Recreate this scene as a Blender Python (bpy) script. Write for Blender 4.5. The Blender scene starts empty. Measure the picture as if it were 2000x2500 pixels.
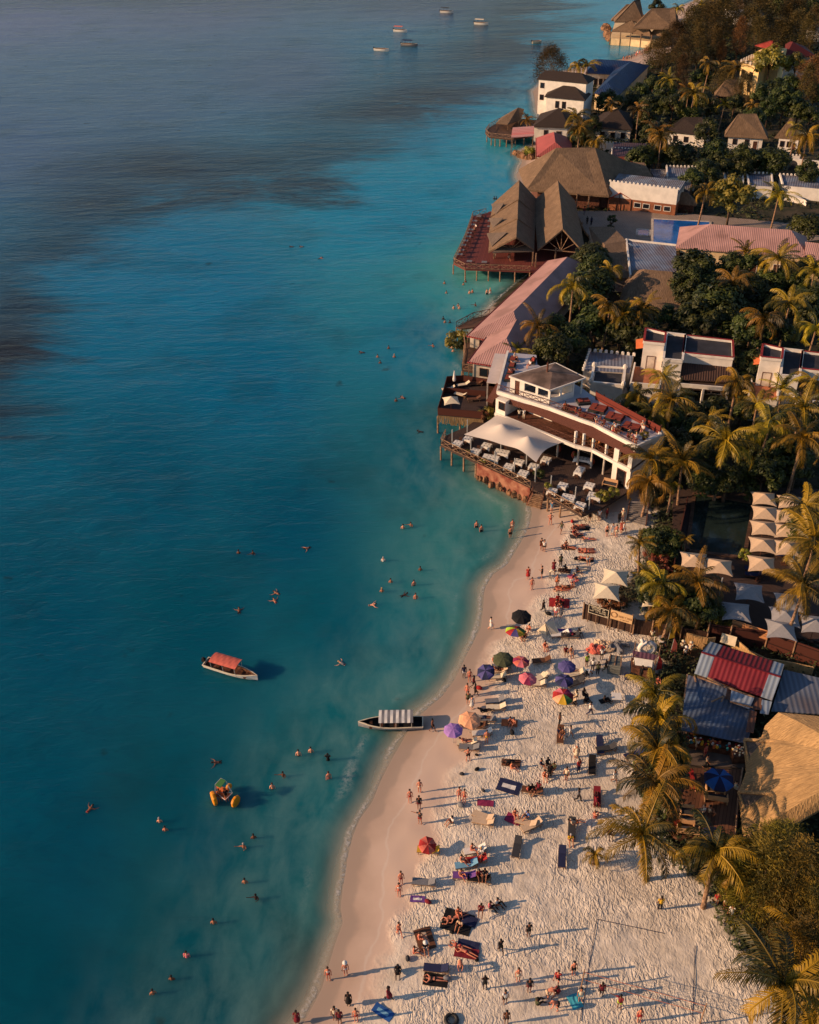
import bpy,math,random
import numpy as np
from mathutils import Vector,Matrix
random.seed(7)
rng=np.random.default_rng(5)
SC=bpy.context.scene
COL=SC.collection
rad=math.radians
CAM_H,PITCH,ROLL,FPX=74.0,rad(35.5),rad(1.3),2450.0
Fv=Vector((0,math.cos(PITCH),-math.sin(PITCH)))
R0=Vector((1,0,0));U0=Vector((0,math.sin(PITCH),math.cos(PITCH)))
Rv=R0*math.cos(ROLL)-U0*math.sin(ROLL)
Uv=R0*math.sin(ROLL)+U0*math.cos(ROLL)
cam_d=bpy.data.cameras.new("camera");cam=bpy.data.objects.new("camera",cam_d);COL.objects.link(cam)
cam_d.sensor_fit='HORIZONTAL';cam_d.sensor_width=36;cam_d.lens=FPX/2000*36
cam_d.clip_start=1;cam_d.clip_end=6000
M=Matrix.Identity(4)
for i in range(3):
 M[i][0]=Rv[i];M[i][1]=Uv[i];M[i][2]=-Fv[i]
M[2][3]=CAM_H
cam.matrix_world=M
SC.camera=cam
SUN_EL,SHADOW_AZ=rad(20),rad(6)
W=bpy.data.worlds.new("World");SC.world=W;W.use_nodes=True
nt=W.node_tree;bg=nt.nodes['Background']
sky=nt.nodes.new('ShaderNodeTexSky');sky.sky_type='NISHITA';sky.sun_disc=False
sky.sun_elevation=SUN_EL
sx,sy=-math.cos(SHADOW_AZ),-math.sin(SHADOW_AZ)
sky.sun_rotation=math.atan2(sx,sy)
sky.air_density=1.0;sky.dust_density=.8;sky.ozone_density=2.2
nt.links.new(sky.outputs[0],bg.inputs[0]);bg.inputs[1].default_value=0.088
sun_d=bpy.data.lights.new("sun",'SUN');sun_d.energy=4.9;sun_d.angle=rad(0.6);sun_d.color=(1.0,0.64,0.37)
sun=bpy.data.objects.new("sun",sun_d);COL.objects.link(sun)
ldir=Vector((math.cos(SHADOW_AZ)*math.cos(SUN_EL),math.sin(SHADOW_AZ)*math.cos(SUN_EL),-math.sin(SUN_EL)))
sun.rotation_euler=ldir.to_track_quat('-Z','Y').to_euler()
SC.view_settings.view_transform='Standard';SC.view_settings.look='None'
SC.view_settings.exposure=0.30;SC.view_settings.gamma=1
SC.render.engine='CYCLES'
SC.cycles.max_bounces=5;SC.cycles.diffuse_bounces=2;SC.cycles.glossy_bounces=2;SC.cycles.transparent_max_bounces=6
SC.cycles.use_denoising=True
CROP=dict(A=(1400,0,2.875),B=(1100,400,3.45),C=(1500,400,3.45),D=(1050,820,2.875),E=(1400,780,2.875),F=(1400,1180,2.875),G=(1100,1220,4.3125),H=(1400,1560,2.875),I=(1000,1560,3.8333),J=(900,2000,3.1364),K=(1400,2000,2.875),L=(350,1560,2.875),O=(0,0,.8625),M=(1160,90,3.75),N=(880,0,3.594),Q=(550,1250,2.875),R=(650,560,2.875),S=(150,1900,2.0294),T=(1480,540,3.3173),U=(1060,980,5.75),V=(1180,850,5.75),W=(1360,930,6.1607),X=(1420,1460,6.1607),Y=(1600,1780,6.6346),Z=(0,0,1.0),Z2=(1220,1850,6.6346),Z3=(1640,60,4.7917),Z4=(1425,1455,12.32))
def px(c,X,Y):
 a=CROP[c];return a[0]+X/a[2],a[1]+Y/a[2]
def ray(c,X,Y):
 x,y=px(c,X,Y)
 return Fv*FPX+Rv*(x-1000)-Uv*(y-1250)
def P(c,X,Y,z=0.0):
 r=ray(c,X,Y);t=(z-CAM_H)/r.z
 return Vector((r.x*t,r.y*t,z))
def proj(v):
 d=Vector(v)-Vector((0,0,CAM_H));k=FPX/d.dot(Fv)
 return 1000+d.dot(Rv)*k,1250-d.dot(Uv)*k
SHORE=[(560,2700),(741,2500),(785,2417),(822,2294),(838,2255),(832,2215),(838,2166),(849,2097),(863,2038),(880,1998),(909,1959),(933,1900),(962,1845),(1000,1780),(1034,1740),(1080,1700),(1108,1665),(1130,1620),(1150,1580),(1174,1535),(1180,1490),(1183,1440),(1204,1403),(1240,1378),(1260,1345),(1276,1318),(1292,1285),(1300,1255),(1293,1222),(1240,1190),(1175,1150),(1190,1080),(1215,1000),(1200,930),(1150,870),(1150,822),(1165,790),(1200,750),(1245,705),(1290,672),(1330,640),(1345,590),(1300,500),(1262,430),(1276,392),(1262,372),(1330,340),(1325,300),(1310,270),(1302,220),(1350,180),(1440,158),(1522,146),(1560,130),(1590,113),(1600,96),(1590,75),(1610,35),(1665,14),(1700,0),(1760,-30),(1900,-60),(2100,-90)]
SH=np.array([P('Z',a,b,0)[:2]for a,b in SHORE])
LANDPOLY=np.vstack([SH,[[900,SH[-1][1]]],[[900,0]],[[SH[0][0],0]]])
def seg_dist(x,y,pts,closed=False):
 p=np.asarray(pts);n=len(p)-(0 if closed else 1)
 d=np.full(x.shape,1e9)
 for i in range(n):
  a=p[i];b=p[(i+1)%len(p)];ab=b-a;L2=max(ab@ab,1e-9)
  t=np.clip(((x-a[0])*ab[0]+(y-a[1])*ab[1])/L2,0,1)
  d=np.minimum(d,np.hypot(x-a[0]-t*ab[0],y-a[1]-t*ab[1]))
 return d
def inside(x,y,poly):
 p=np.asarray(poly);r=np.zeros(x.shape,bool)
 for i in range(len(p)):
  a=p[i];b=p[i-1]
  c=(a[1]>y)!=(b[1]>y)
  with np.errstate(divide='ignore',invalid='ignore'):
   xi=(b[0]-a[0])*(y-a[1])/(b[1]-a[1]+1e-12)+a[0]
  r^=c&(x<xi)
 return r
def sstep(a,b,x):
 t=np.clip((x-a)/(b-a),0,1);return t*t*(3-2*t)
def shore_d(x,y):
 d=seg_dist(x,y,SH);return np.where(inside(x,y,LANDPOLY),d,-d)
def zland(d):
 return np.where(d>0,1.15*(1-np.exp(-np.maximum(d,0)/9))+.35*sstep(22,45,d),-2.4*(1-np.exp(np.minimum(d,0)/20)))
def zg(x,y):
 return float(zland(shore_d(np.array([x],float),np.array([y],float)))[0])
def G(c,X,Y,dz=0.0):
 z=.8
 for _ in range(5):
  p=P(c,X,Y,z+dz);z=.5*z+.5*zg(p.x,p.y)
 p=P(c,X,Y,z+dz);return Vector((p.x,p.y,z))
MATS={}
def srgb(r,g,b):
 f=lambda c:(c/255/12.92)if c/255<=.04045 else((c/255+.055)/1.055)**2.4
 return(f(r),f(g),f(b),1)
def mat(name,col,rough=.8,kind='plain',var=.15,scale=2.0,bump=.0,metal=0.0,col2=None,period=.4,spec=.3,trans=0):
 """procedural material; kinds: plain, noise, corr (corrugated), thatch, plank, tile, leaf"""
 if name in MATS:return MATS[name]
 m=bpy.data.materials.new(name);m.use_nodes=True;MATS[name]=m
 t=m.node_tree;N=t.nodes;Lk=t.links;b=N['Principled BSDF']
 c=col if len(col)==4 else(*col,1)
 b.inputs['Roughness'].default_value=rough;b.inputs['Metallic'].default_value=metal
 b.inputs['Specular IOR Level'].default_value=spec
 tc=N.new('ShaderNodeTexCoord')
 def noise(sc,vec=None,det=3,mapscale=None,src='Object'):
  n=N.new('ShaderNodeTexNoise');n.inputs['Scale'].default_value=sc;n.inputs['Detail'].default_value=det
  v=tc.outputs[src]
  if mapscale:
   mp=N.new('ShaderNodeMapping');mp.inputs['Scale'].default_value=mapscale;Lk.new(v,mp.inputs[0]);v=mp.outputs[0]
  Lk.new(v,n.inputs['Vector']);return n.outputs['Fac']
 def mixc(f,a,bb,mode='MIX'):
  x=N.new('ShaderNodeMix');x.data_type='RGBA';x.blend_type=mode
  if isinstance(f,(int,float)):x.inputs[0].default_value=f
  else:Lk.new(f,x.inputs[0])
  for i,s in((6,a),(7,bb)):
   if isinstance(s,tuple):x.inputs[i].default_value=s
   else:Lk.new(s,x.inputs[i])
  return x.outputs[2]
 def ramp(f,a,bb):
  r=N.new('ShaderNodeMapRange');r.inputs[1].default_value=a;r.inputs[2].default_value=bb;Lk.new(f,r.inputs[0]);return r.outputs[0]
 def math_(op,a,bb=0.0):
  x=N.new('ShaderNodeMath');x.operation=op
  for i,s in((0,a),(1,bb)):
   if isinstance(s,(int,float)):x.inputs[i].default_value=s
   else:Lk.new(s,x.inputs[i])
  return x.outputs[0]
 dark=tuple(v*(1-var*2)for v in c[:3])+(1,);lite=tuple(min(1,v*(1+var))for v in c[:3])+(1,)
 if col2:dark=(*col2[:3],1)
 h=None
 if kind=='plain':
  cc=mixc(ramp(noise(scale),.35,.65),c,tuple(v*(1-var)for v in c[:3])+(1,));h=noise(scale*6)
 elif kind=='noise':
  f=ramp(noise(scale,det=6),.35,.65);cc=mixc(f,dark,lite);h=f
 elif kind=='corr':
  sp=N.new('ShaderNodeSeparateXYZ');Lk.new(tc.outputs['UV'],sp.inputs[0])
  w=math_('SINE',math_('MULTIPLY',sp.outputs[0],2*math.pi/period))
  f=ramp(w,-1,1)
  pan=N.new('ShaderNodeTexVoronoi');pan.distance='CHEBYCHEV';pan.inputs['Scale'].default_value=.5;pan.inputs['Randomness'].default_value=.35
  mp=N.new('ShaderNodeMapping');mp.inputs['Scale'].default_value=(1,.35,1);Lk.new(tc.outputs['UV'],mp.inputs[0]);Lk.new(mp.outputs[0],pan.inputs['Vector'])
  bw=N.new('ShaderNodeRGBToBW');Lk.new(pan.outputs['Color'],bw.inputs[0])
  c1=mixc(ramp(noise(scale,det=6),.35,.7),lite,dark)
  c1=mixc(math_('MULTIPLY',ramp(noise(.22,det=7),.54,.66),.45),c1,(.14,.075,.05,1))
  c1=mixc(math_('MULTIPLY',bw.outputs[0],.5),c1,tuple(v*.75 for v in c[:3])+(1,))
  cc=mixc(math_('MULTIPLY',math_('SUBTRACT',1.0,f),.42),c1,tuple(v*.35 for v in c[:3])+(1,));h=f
 elif kind=='thatch':
  f=noise(1.0,det=5,mapscale=(9,1.2,1),src='UV');g=noise(.5,det=4)
  cc=mixc(ramp(f,.32,.68),dark,lite);cc=mixc(math_('MULTIPLY',ramp(g,.4,.7),.55),cc,tuple(v*.5 for v in c[:3])+(1,));h=f
 elif kind=='plank':
  sp=N.new('ShaderNodeSeparateXYZ');Lk.new(tc.outputs['UV'],sp.inputs[0])
  fr=math_('FRACT',math_('DIVIDE',sp.outputs[1],period));gap=math_('GREATER_THAN',fr,.88)
  st=math_('FLOOR',math_('DIVIDE',sp.outputs[1],period));wn=N.new('ShaderNodeTexWhiteNoise');wn.noise_dimensions='1D';Lk.new(st,wn.inputs['W'])
  cc=mixc(wn.outputs[0],dark,lite);cc=mixc(math_('MULTIPLY',ramp(noise(3,det=5,mapscale=(1,8,1),src='UV'),.3,.7),.5),cc,dark)
  cc=mixc(gap,cc,tuple(v*.25 for v in c[:3])+(1,));h=math_('SUBTRACT',1.0,gap)
 elif kind=='tile':
  br=N.new('ShaderNodeTexBrick');br.inputs['Scale'].default_value=1/period;br.inputs['Mortar Size'].default_value=.05
  br.inputs['Color1'].default_value=c;br.inputs['Color2'].default_value=lite;br.inputs['Mortar'].default_value=tuple(v*.35 for v in c[:3])+(1,)
  Lk.new(tc.outputs['UV'],br.inputs['Vector']);cc=mixc(math_('MULTIPLY',ramp(noise(scale,det=5),.4,.7),.7),br.outputs['Color'],dark);h=br.outputs['Fac']
 elif kind=='leaf':
  at=N.new('ShaderNodeAttribute');at.attribute_name='tone'
  oi=N.new('ShaderNodeObjectInfo')
  cc=mixc(at.outputs['Fac'],dark,c)
  hs=N.new('ShaderNodeHueSaturation');Lk.new(cc,hs.inputs['Color'])
  Lk.new(math_('ADD',math_('MULTIPLY',oi.outputs['Random'],.05),.475),hs.inputs['Hue'])
  Lk.new(math_('ADD',math_('MULTIPLY',oi.outputs['Random'],.5),.75),hs.inputs['Value'])
  cc=hs.outputs[0]
 Lk.new(cc,b.inputs['Base Color'])
 if trans:
  tr=N.new('ShaderNodeBsdfTranslucent');Lk.new(cc,tr.inputs['Color']);ms=N.new('ShaderNodeMixShader');ms.inputs[0].default_value=trans
  Lk.new(b.outputs[0],ms.inputs[1]);Lk.new(tr.outputs[0],ms.inputs[2]);Lk.new(ms.outputs[0],N['Material Output'].inputs[0])
 if bump and h is not None:
  bp=N.new('ShaderNodeBump');bp.inputs['Strength'].default_value=min(1,bump);bp.inputs['Distance'].default_value=.08*max(1,bump)
  Lk.new(h,bp.inputs['Height']);Lk.new(bp.outputs[0],b.inputs['Normal'])
 return m
class MB:
 def __init__(s):s.v=[];s.f=[];s.m=[]
 def face(s,pts,m=0):
  k=len(s.v);s.v+=[tuple(p)for p in pts];s.f.append(tuple(range(k,k+len(pts))));s.m.append(m);return s
 def add(s,verts,faces,m=0):
  k=len(s.v);s.v+=[tuple(p)for p in verts];s.f+=[tuple(i+k for i in f)for f in faces];s.m+=[m]*len(faces);return s
 def box(s,c,size,rz=0,m=0):
  cx,cy,cz=c;a,b,h=size[0]/2,size[1]/2,size[2]/2;co,si=math.cos(rz),math.sin(rz)
  v=[(cx+x*co-y*si,cy+x*si+y*co,cz+z)for z in(-h,h)for x,y in((-a,-b),(a,-b),(a,b),(-a,b))]
  return s.add(v,[(3,2,1,0),(4,5,6,7),(0,1,5,4),(1,2,6,5),(2,3,7,6),(3,0,4,7)],m)
 def slab(s,pts,th,m=0,ms=None,up=None):
  """thick sheet: pts is the top polygon (3D), th its thickness straight down (or along up)"""
  n=len(pts);d=Vector((0,0,-th))if up is None else up*(-th)
  top=[Vector(p)for p in pts]
  nz=sum((top[i].x-top[i-1].x)*(top[i].y+top[i-1].y)for i in range(n))
  if nz>0:top.reverse()
  bot=[p+d for p in top];ms=m if ms is None else ms
  s.face(top,m);s.face(bot[::-1],ms)
  for i in range(n):
   j=(i+1)%n;s.face([top[i],bot[i],bot[j],top[j]],ms)
  return s
 def beam(s,a,b,w=.1,h=None,m=0):
  """square bar from a to b"""
  a=Vector(a);b=Vector(b);h=w if h is None else h;d=(b-a)
  if d.length<1e-5:return s
  d.normalize();up=Vector((0,0,1))if abs(d.z)<.95 else Vector((0,1,0))
  x=d.cross(up).normalized()*(w/2);y=x.cross(d).normalized()*(h/2)
  v=[p+o for p in(a,b)for o in(-x-y,x-y,x+y,-x+y)]
  return s.add(v,[(3,2,1,0),(4,5,6,7),(0,1,5,4),(1,2,6,5),(2,3,7,6),(3,0,4,7)],m)
 def tube(s,pts,rads,n=8,m=0,cap=True):
  k=len(s.v);pts=[Vector(p)for p in pts]
  if isinstance(rads,(int,float)):rads=[rads]*len(pts)
  ref=None
  for i,p in enumerate(pts):
   d=(pts[min(i+1,len(pts)-1)]-pts[max(i-1,0)]).normalized()
   if ref is None:ref=Vector((1,0,0))if abs(d.x)<.8 else Vector((0,1,0))
   x=d.cross(ref).normalized();y=d.cross(x).normalized();ref=-x.cross(d)if False else ref
   for j in range(n):
    a=2*math.pi*j/n;s.v.append(tuple(p+(x*math.cos(a)+y*math.sin(a))*rads[i]))
  for i in range(len(pts)-1):
   for j in range(n):
    a=k+i*n+j;b=k+i*n+(j+1)%n;s.f.append((a,b,b+n,a+n));s.m.append(m)
  if cap:
   s.f.append(tuple(k+j for j in range(n))[::-1]);s.m.append(m)
   e=k+(len(pts)-1)*n;s.f.append(tuple(e+j for j in range(n)));s.m.append(m)
  return s
 def ell(s,c,r,n=8,k=5,m=0,rz=0,tilt=0):
  c=Vector(c);b0=len(s.v);R=Matrix.Rotation(rz,3,'Z')@Matrix.Rotation(tilt,3,'Y')
  for i in range(k+1):
   t=math.pi*i/k
   for j in range(n):
    a=2*math.pi*j/n
    s.v.append(tuple(c+R@Vector((r[0]*math.sin(t)*math.cos(a),r[1]*math.sin(t)*math.sin(a),r[2]*math.cos(t)))))
  for i in range(k):
   for j in range(n):
    a=b0+i*n+j;b=b0+i*n+(j+1)%n;s.f.append((a,a+n,b+n,b));s.m.append(m)
  return s
 def build(s,name,mats,parent=None,smooth=False,origin=None,tone=None):
  me=bpy.data.meshes.new(name);v=np.array(s.v,float).reshape(-1,3)
  if origin is None and parent is None and len(v):
   origin=Vector(((v[:,0].min()+v[:,0].max())/2,(v[:,1].min()+v[:,1].max())/2,v[:,2].min()))
  off=Vector((0,0,0))
  if parent is not None and parent.get('_world'):
   off=Vector(wloc(parent))
  elif origin is not None:off=Vector(origin)
  v=v-np.array(off[:])if len(v)else v
  me.from_pydata(v.tolist(),[],s.f)
  if not isinstance(mats,(list,tuple)):mats=[mats]
  for q in mats:me.materials.append(q)
  if len(mats)>1:me.polygons.foreach_set('material_index',s.m)
  if smooth:me.polygons.foreach_set('use_smooth',[True]*len(me.polygons))
  if len(me.polygons)and len(me.loops)<400000:
   uv=me.uv_layers.new(name='UVMap');buf=np.zeros((len(me.loops),2))
   for p in me.polygons:
    n=p.normal
    if abs(n.z)>.995:
     q0=Vector(me.vertices[p.vertices[0]].co);q1=Vector(me.vertices[p.vertices[1]].co);ud=(q1-q0);ud.z=0
     ud=ud.normalized()if ud.length>1e-6 else Vector((1,0,0));vd=Vector((-ud.y,ud.x,0))
    else:
     ud=Vector((-n.y,n.x,0)).normalized();vd=n.cross(ud)
    for li in p.loop_indices:
     co=me.vertices[me.loops[li].vertex_index].co;buf[li]=(co.dot(ud),co.dot(vd))
   uv.data.foreach_set('uv',buf.ravel())
  if tone is not None:
   at=me.attributes.new('tone','FLOAT','POINT');at.data.foreach_set('value',np.asarray(tone,np.float32))
  o=bpy.data.objects.new(name,me);COL.objects.link(o)
  if parent is not None:o.parent=parent
  else:o.location=off
  if parent is not None and parent.get('_world'):o['_world']=1
  elif parent is None:o['_world']=1
  return o
def wloc(o):
 v=Vector(o.location)
 while o.parent:o=o.parent;v+=Vector(o.location)
 return v
def tag(o,label,cat,group=None,kind=None):
 if label:o['label']=label
 if cat:o['category']=cat
 if group:o['group']=group
 if kind:o['kind']=kind
 return o
def thing(name,label,cat,loc,group=None,world=True,rz=0):
 """an Empty at the base of a thing; with world=True its parts are given in world coordinates"""
 o=bpy.data.objects.new(name,None);COL.objects.link(o);o.empty_display_size=.3
 o.location=loc;o.rotation_euler=(0,0,rz)
 if world:o['_world']=1
 return tag(o,label,cat,group)
def part(mb,name,mats,parent,label=None,**k):
 o=mb.build(name,mats,parent,**k)
 if label:o['label']=label
 return o
def struct(o,label=None):
 o['kind']='structure'
 if label:o['label']=label
 return o
def copy_tree(o,parent=None):
 c=o.copy();COL.objects.link(c);c.parent=parent
 for ch in list(o.children):copy_tree(ch,c)
 return c
def axis(dense,lo,hi,step,grow=1.12):
 a,b=dense;core=list(np.arange(a,b,step));s=step;x=a;left=[]
 while x>lo:s*=grow;x-=s;left.append(x)
 s=step;x=core[-1];right=[]
 while x<hi:s*=grow;x+=s;right.append(x)
 return np.array(left[::-1]+core+right)
def grid_mesh(name,xs,ys,zf,keep=None):
 X,Y=np.meshgrid(xs,ys);x=X.ravel();y=Y.ravel();z=zf(x,y);nx,ny=len(xs),len(ys)
 idx=np.arange(nx*ny).reshape(ny,nx)
 q=np.stack([idx[:-1,:-1],idx[:-1,1:],idx[1:,1:],idx[1:,:-1]],-1).reshape(-1,4)
 if keep is not None:
  k=keep(x,y);q=q[k[q].any(1)]
 me=bpy.data.meshes.new(name);me.vertices.add(len(x));me.vertices.foreach_set('co',np.stack([x,y,z],1).ravel())
 me.loops.add(q.size);me.loops.foreach_set('vertex_index',q.ravel());me.polygons.add(len(q))
 me.polygons.foreach_set('loop_start',np.arange(0,q.size,4));me.polygons.foreach_set('loop_total',np.full(len(q),4))
 me.update(calc_edges=True);me.validate();me.polygons.foreach_set('use_smooth',[True]*len(me.polygons))
 o=bpy.data.objects.new(name,me);COL.objects.link(o);return o,x,y
def attr(me,name,val):a=me.attributes.new(name,'FLOAT','POINT');a.data.foreach_set('value',val.astype(np.float32))
def cattr(me,name,val):a=me.attributes.new(name,'FLOAT_COLOR','POINT');a.data.foreach_set('color',np.hstack([val,np.ones((len(val),1))]).astype(np.float32).ravel())
DRY=[(820,2700),(880,2500),(906,2395),(919,2351),(940,2300),(964,2255),(1005,2143),(1030,2090),(1059,2048),(1052,2016),(1078,1951),(1104,1886),(1143,1834),(1156,1795),(1180,1740),(1195,1706),(1198,1672),(1183,1640),(1193,1591),(1230,1556),(1285,1498),(1320,1452),(1332,1417),(1355,1359),(1367,1317),(1385,1285),(1420,1250)]
DRYW=np.array([P('Z',a,b,.7)[:2]for a,b in DRY]);DRYPOLY=np.vstack([DRYW,[[60,DRYW[-1][1]]],[[300,120]],[[300,0]],[[DRYW[0][0],0]]])
GARD=[(1990,2560),(1820,2330),(1770,2240),(1700,2160),(1660,2100),(1600,2030),(1560,1930),(1560,1800),(1600,1620),(1600,1530),(1570,1470),(1500,1490),(1470,1440),(1530,1400),(1560,1370),(1570,1320),(1600,1280),(1560,1200),(1490,1180),(1290,1180),(1260,1100),(1190,870),(1200,700),(1340,590),(1400,200),(1520,168),(1580,160),(1640,120),(1660,60),(1720,10),(1800,-30),(2400,-60)]
GARDW=np.array([P('Z',a,b,1.2)[:2]for a,b in GARD]);GPOLY=np.vstack([GARDW,[[900,GARDW[-1][1]]],[[900,20]],[[GARDW[0][0],20]]])
xs=axis((-18,62),-700,900,.55);ys=axis((36,190),10,1500,.6,1.03)
ter,tx,ty=grid_mesh('ground',xs,ys,lambda x,y:zland(shore_d(x,y))+np.where(shore_d(x,y)>4,.05*np.sin(x*1.3+np.sin(y*.9))*np.sin(y*1.1+x*.2),0))
struct(ter,'pale sand beach and garden soil behind it')
td=shore_d(tx,ty);attr(ter.data,'shore',td)
dd=seg_dist(tx,ty,DRYW);attr(ter.data,'dry',np.where(inside(tx,ty,DRYPOLY),dd,-dd))
gd=seg_dist(tx,ty,GARDW);attr(ter.data,'garden',np.where(inside(tx,ty,GPOLY),gd,-gd))
def nodes(m):
 m.use_nodes=True;t=m.node_tree;N=t.nodes;Lk=t.links
 class H:pass
 h=H();h.N=N;h.L=Lk;h.b=N['Principled BSDF']
 def at(n,col=False):
  a=N.new('ShaderNodeAttribute');a.attribute_name=n;return a.outputs['Color' if col else 'Fac']
 def noise(scale,ms=(1,1,1),det=3,rot=0,rough=.5,src='Object',dist=0):
  tc=N.new('ShaderNodeTexCoord');mp=N.new('ShaderNodeMapping');mp.inputs['Scale'].default_value=ms;mp.inputs['Rotation'].default_value=(0,0,rot)
  n=N.new('ShaderNodeTexNoise');n.inputs['Scale'].default_value=scale;n.inputs['Detail'].default_value=det;n.inputs['Roughness'].default_value=rough
  n.inputs['Distortion'].default_value=dist
  Lk.new(tc.outputs[src],mp.inputs[0]);Lk.new(mp.outputs[0],n.inputs['Vector']);return n.outputs['Fac']
 def ma(op,a,b=0.0,c=None):
  x=N.new('ShaderNodeMath');x.operation=op
  for i,s in enumerate((a,b)if c is None else(a,b,c)):
   if isinstance(s,(int,float)):x.inputs[i].default_value=s
   else:Lk.new(s,x.inputs[i])
  return x.outputs[0]
 def rng_(f,a,b,c=0,d=1,sm=False):
  r=N.new('ShaderNodeMapRange');r.interpolation_type='SMOOTHSTEP' if sm else 'LINEAR'
  for i,v in enumerate((a,b,c,d)):r.inputs[i+1].default_value=v
  Lk.new(f,r.inputs[0]);return r.outputs[0]
 def mix(f,a,b):
  x=N.new('ShaderNodeMix');x.data_type='RGBA'
  if isinstance(f,(int,float)):x.inputs[0].default_value=f
  else:Lk.new(f,x.inputs[0])
  for i,s in((6,a),(7,b)):
   if isinstance(s,tuple):x.inputs[i].default_value=s
   else:Lk.new(s,x.inputs[i])
  return x.outputs[2]
 def bump(hh,st,dist,prev=None):
  bp=N.new('ShaderNodeBump');bp.inputs['Strength'].default_value=st;bp.inputs['Distance'].default_value=dist;Lk.new(hh,bp.inputs['Height'])
  if prev is not None:Lk.new(prev,bp.inputs['Normal'])
  return bp.outputs[0]
 h.at,h.noise,h.ma,h.rng,h.mix,h.bump=at,noise,ma,rng_,mix,bump
 return h
m=bpy.data.materials.new('beach_sand');h=nodes(m)
sh,dry,gar=h.at('shore'),h.at('dry'),h.at('garden')
nz=h.noise(.35,det=4)
dryf=h.rng(h.ma('ADD',dry,h.ma('MULTIPLY',h.ma('SUBTRACT',nz,.5),5.0)),-.6,1.2,sm=True)
wetf=h.rng(h.ma('ADD',sh,h.ma('MULTIPLY',h.ma('SUBTRACT',nz,.5),3.0)),.2,4.0,sm=True)
wet=h.mix(wetf,(.40,.29,.225,1),(.58,.435,.345,1))
dcol=h.mix(h.rng(h.noise(1.1,det=6),.3,.7),(.54,.47,.385,1),(.74,.65,.54,1))
wl_=h.ma('ADD',sh,h.ma('MULTIPLY',h.ma('SUBTRACT',h.noise(.22,det=4),.5),3.2))
wet=h.mix(h.ma('MULTIPLY',h.rng(wl_,1.0,1.5,1,0,sm=True),.45),wet,(.24,.20,.17,1))
wet=h.mix(h.ma('MULTIPLY',h.rng(h.ma('ABSOLUTE',h.ma('SUBTRACT',wl_,3.1)),.03,.16,1,0),.35),wet,(.62,.55,.48,1))
dcol=h.mix(h.ma('MULTIPLY',h.rng(h.noise(.22,det=5,rough=.65),.50,.62),.35),dcol,(.40,.33,.25,1))
sand=h.mix(dryf,wet,dcol)
sub=h.mix(h.rng(sh,-16,0,sm=True),(.16,.32,.28,1),(.50,.42,.32,1))
sand=h.mix(h.rng(sh,-.4,.1),sub,sand)
soil=h.mix(h.rng(h.noise(.5,det=6),.35,.65),(.022,.026,.012,1),(.075,.058,.036,1))
gf=h.rng(h.ma('ADD',gar,h.ma('MULTIPLY',h.ma('SUBTRACT',h.noise(.6,det=5),.5),5.0)),-.4,1.0,sm=True)
h.L.new(h.mix(gf,sand,soil),h.b.inputs['Base Color'])
h.b.inputs['Roughness'].default_value=.85;h.b.inputs['Specular IOR Level'].default_value=.2
foot=h.noise(1.0,ms=(3.8,2.0,1),det=2.0,rot=rad(28),rough=.5,dist=.9)
fh=h.ma('MULTIPLY',h.ma('MULTIPLY',h.rng(foot,.38,.62),dryf),h.rng(h.noise(.20,det=4),.38,.58,.15,1))
h.L.new(h.bump(h.ma('MULTIPLY',h.noise(.8,det=4),dryf),.6,.22,h.bump(fh,1.0,.08)),h.b.inputs['Normal'])
ter.data.materials.append(m)
WC=[(0,0,84,90,120),(400,0,80,90,114),(900,0,78,90,110),(1280,0,70,115,130),(1270,80,50,120,135),(0,300,62,88,112),(250,200,64,92,112),(600,150,66,88,108),(900,130,58,84,100),(1100,100,52,104,120),(200,560,24,92,116),(400,600,16,92,116),(800,450,24,106,126),(900,250,42,104,124),(1000,400,30,114,132),(1100,300,44,124,134),(150,700,18,88,110),(100,900,12,80,98),(500,800,6,84,106),(900,700,16,96,114),(960,640,60,118,116),(1020,600,110,135,122),(300,1000,6,72,90),(600,1100,4,70,86),(900,950,16,82,90),(1000,1100,62,102,98),(1060,1060,104,114,98),(100,1300,4,68,84),(400,1300,4,68,80),(700,1300,8,76,86),(850,1350,36,92,96),(950,1250,66,104,100),(100,1700,4,68,82),(400,1700,6,70,80),(600,1800,20,80,84),(750,1550,28,88,90),(680,1900,50,92,88),(740,1700,48,94,94),(100,2100,4,64,74),(400,2050,10,72,78),(550,2000,32,82,84),(620,2130,80,96,84),(1000,1330,100,112,100),(880,1500,80,104,98),(640,2060,66,92,84),(-500,0,80,86,116),(-800,800,14,80,100),(-300,1600,4,66,80),(0,-60,84,90,122),(1000,-60,78,90,112)]
def lp(x,y):return np.stack([x/np.maximum(y,1)*3.0,np.log(np.maximum(y,1))*1.6],1)
wp=np.array([P('O',a[0],a[1],0)[:2]for a in WC]);wl=lp(wp[:,0],wp[:,1]);wcol=np.array([np.array(srgb(*a[2:])[:3])*((1.15,1.2,1.4)if a[2]>61 and a[3]<100 and a[0]<1000 else(.6,1.55,1.8))for a in WC])  # blue-grey upper-left entries paint the sky's reflection into the water colour
sea,wx,wy=grid_mesh('sea',axis((-110,66),-1500,1500,1.0,1.08),axis((20,330),5,3500,1.0,1.06),lambda x,y:0*x,keep=lambda x,y:shore_d(x,y)<25)
struct(sea,'teal shallow sea with dark seagrass patches')
ql=lp(wx,wy);acc=np.zeros((len(wx),3));ws=np.zeros(len(wx))
for i in range(len(WC)):
 w=1/(np.sum((ql-wl[i])**2,1)+.004)**1.7;acc+=w[:,None]*wcol[i];ws+=w
cattr(sea.data,'bottom',acc/ws[:,None])  # water base colour, not seabed alone: far blue-grey is painted sky reflection
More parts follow.
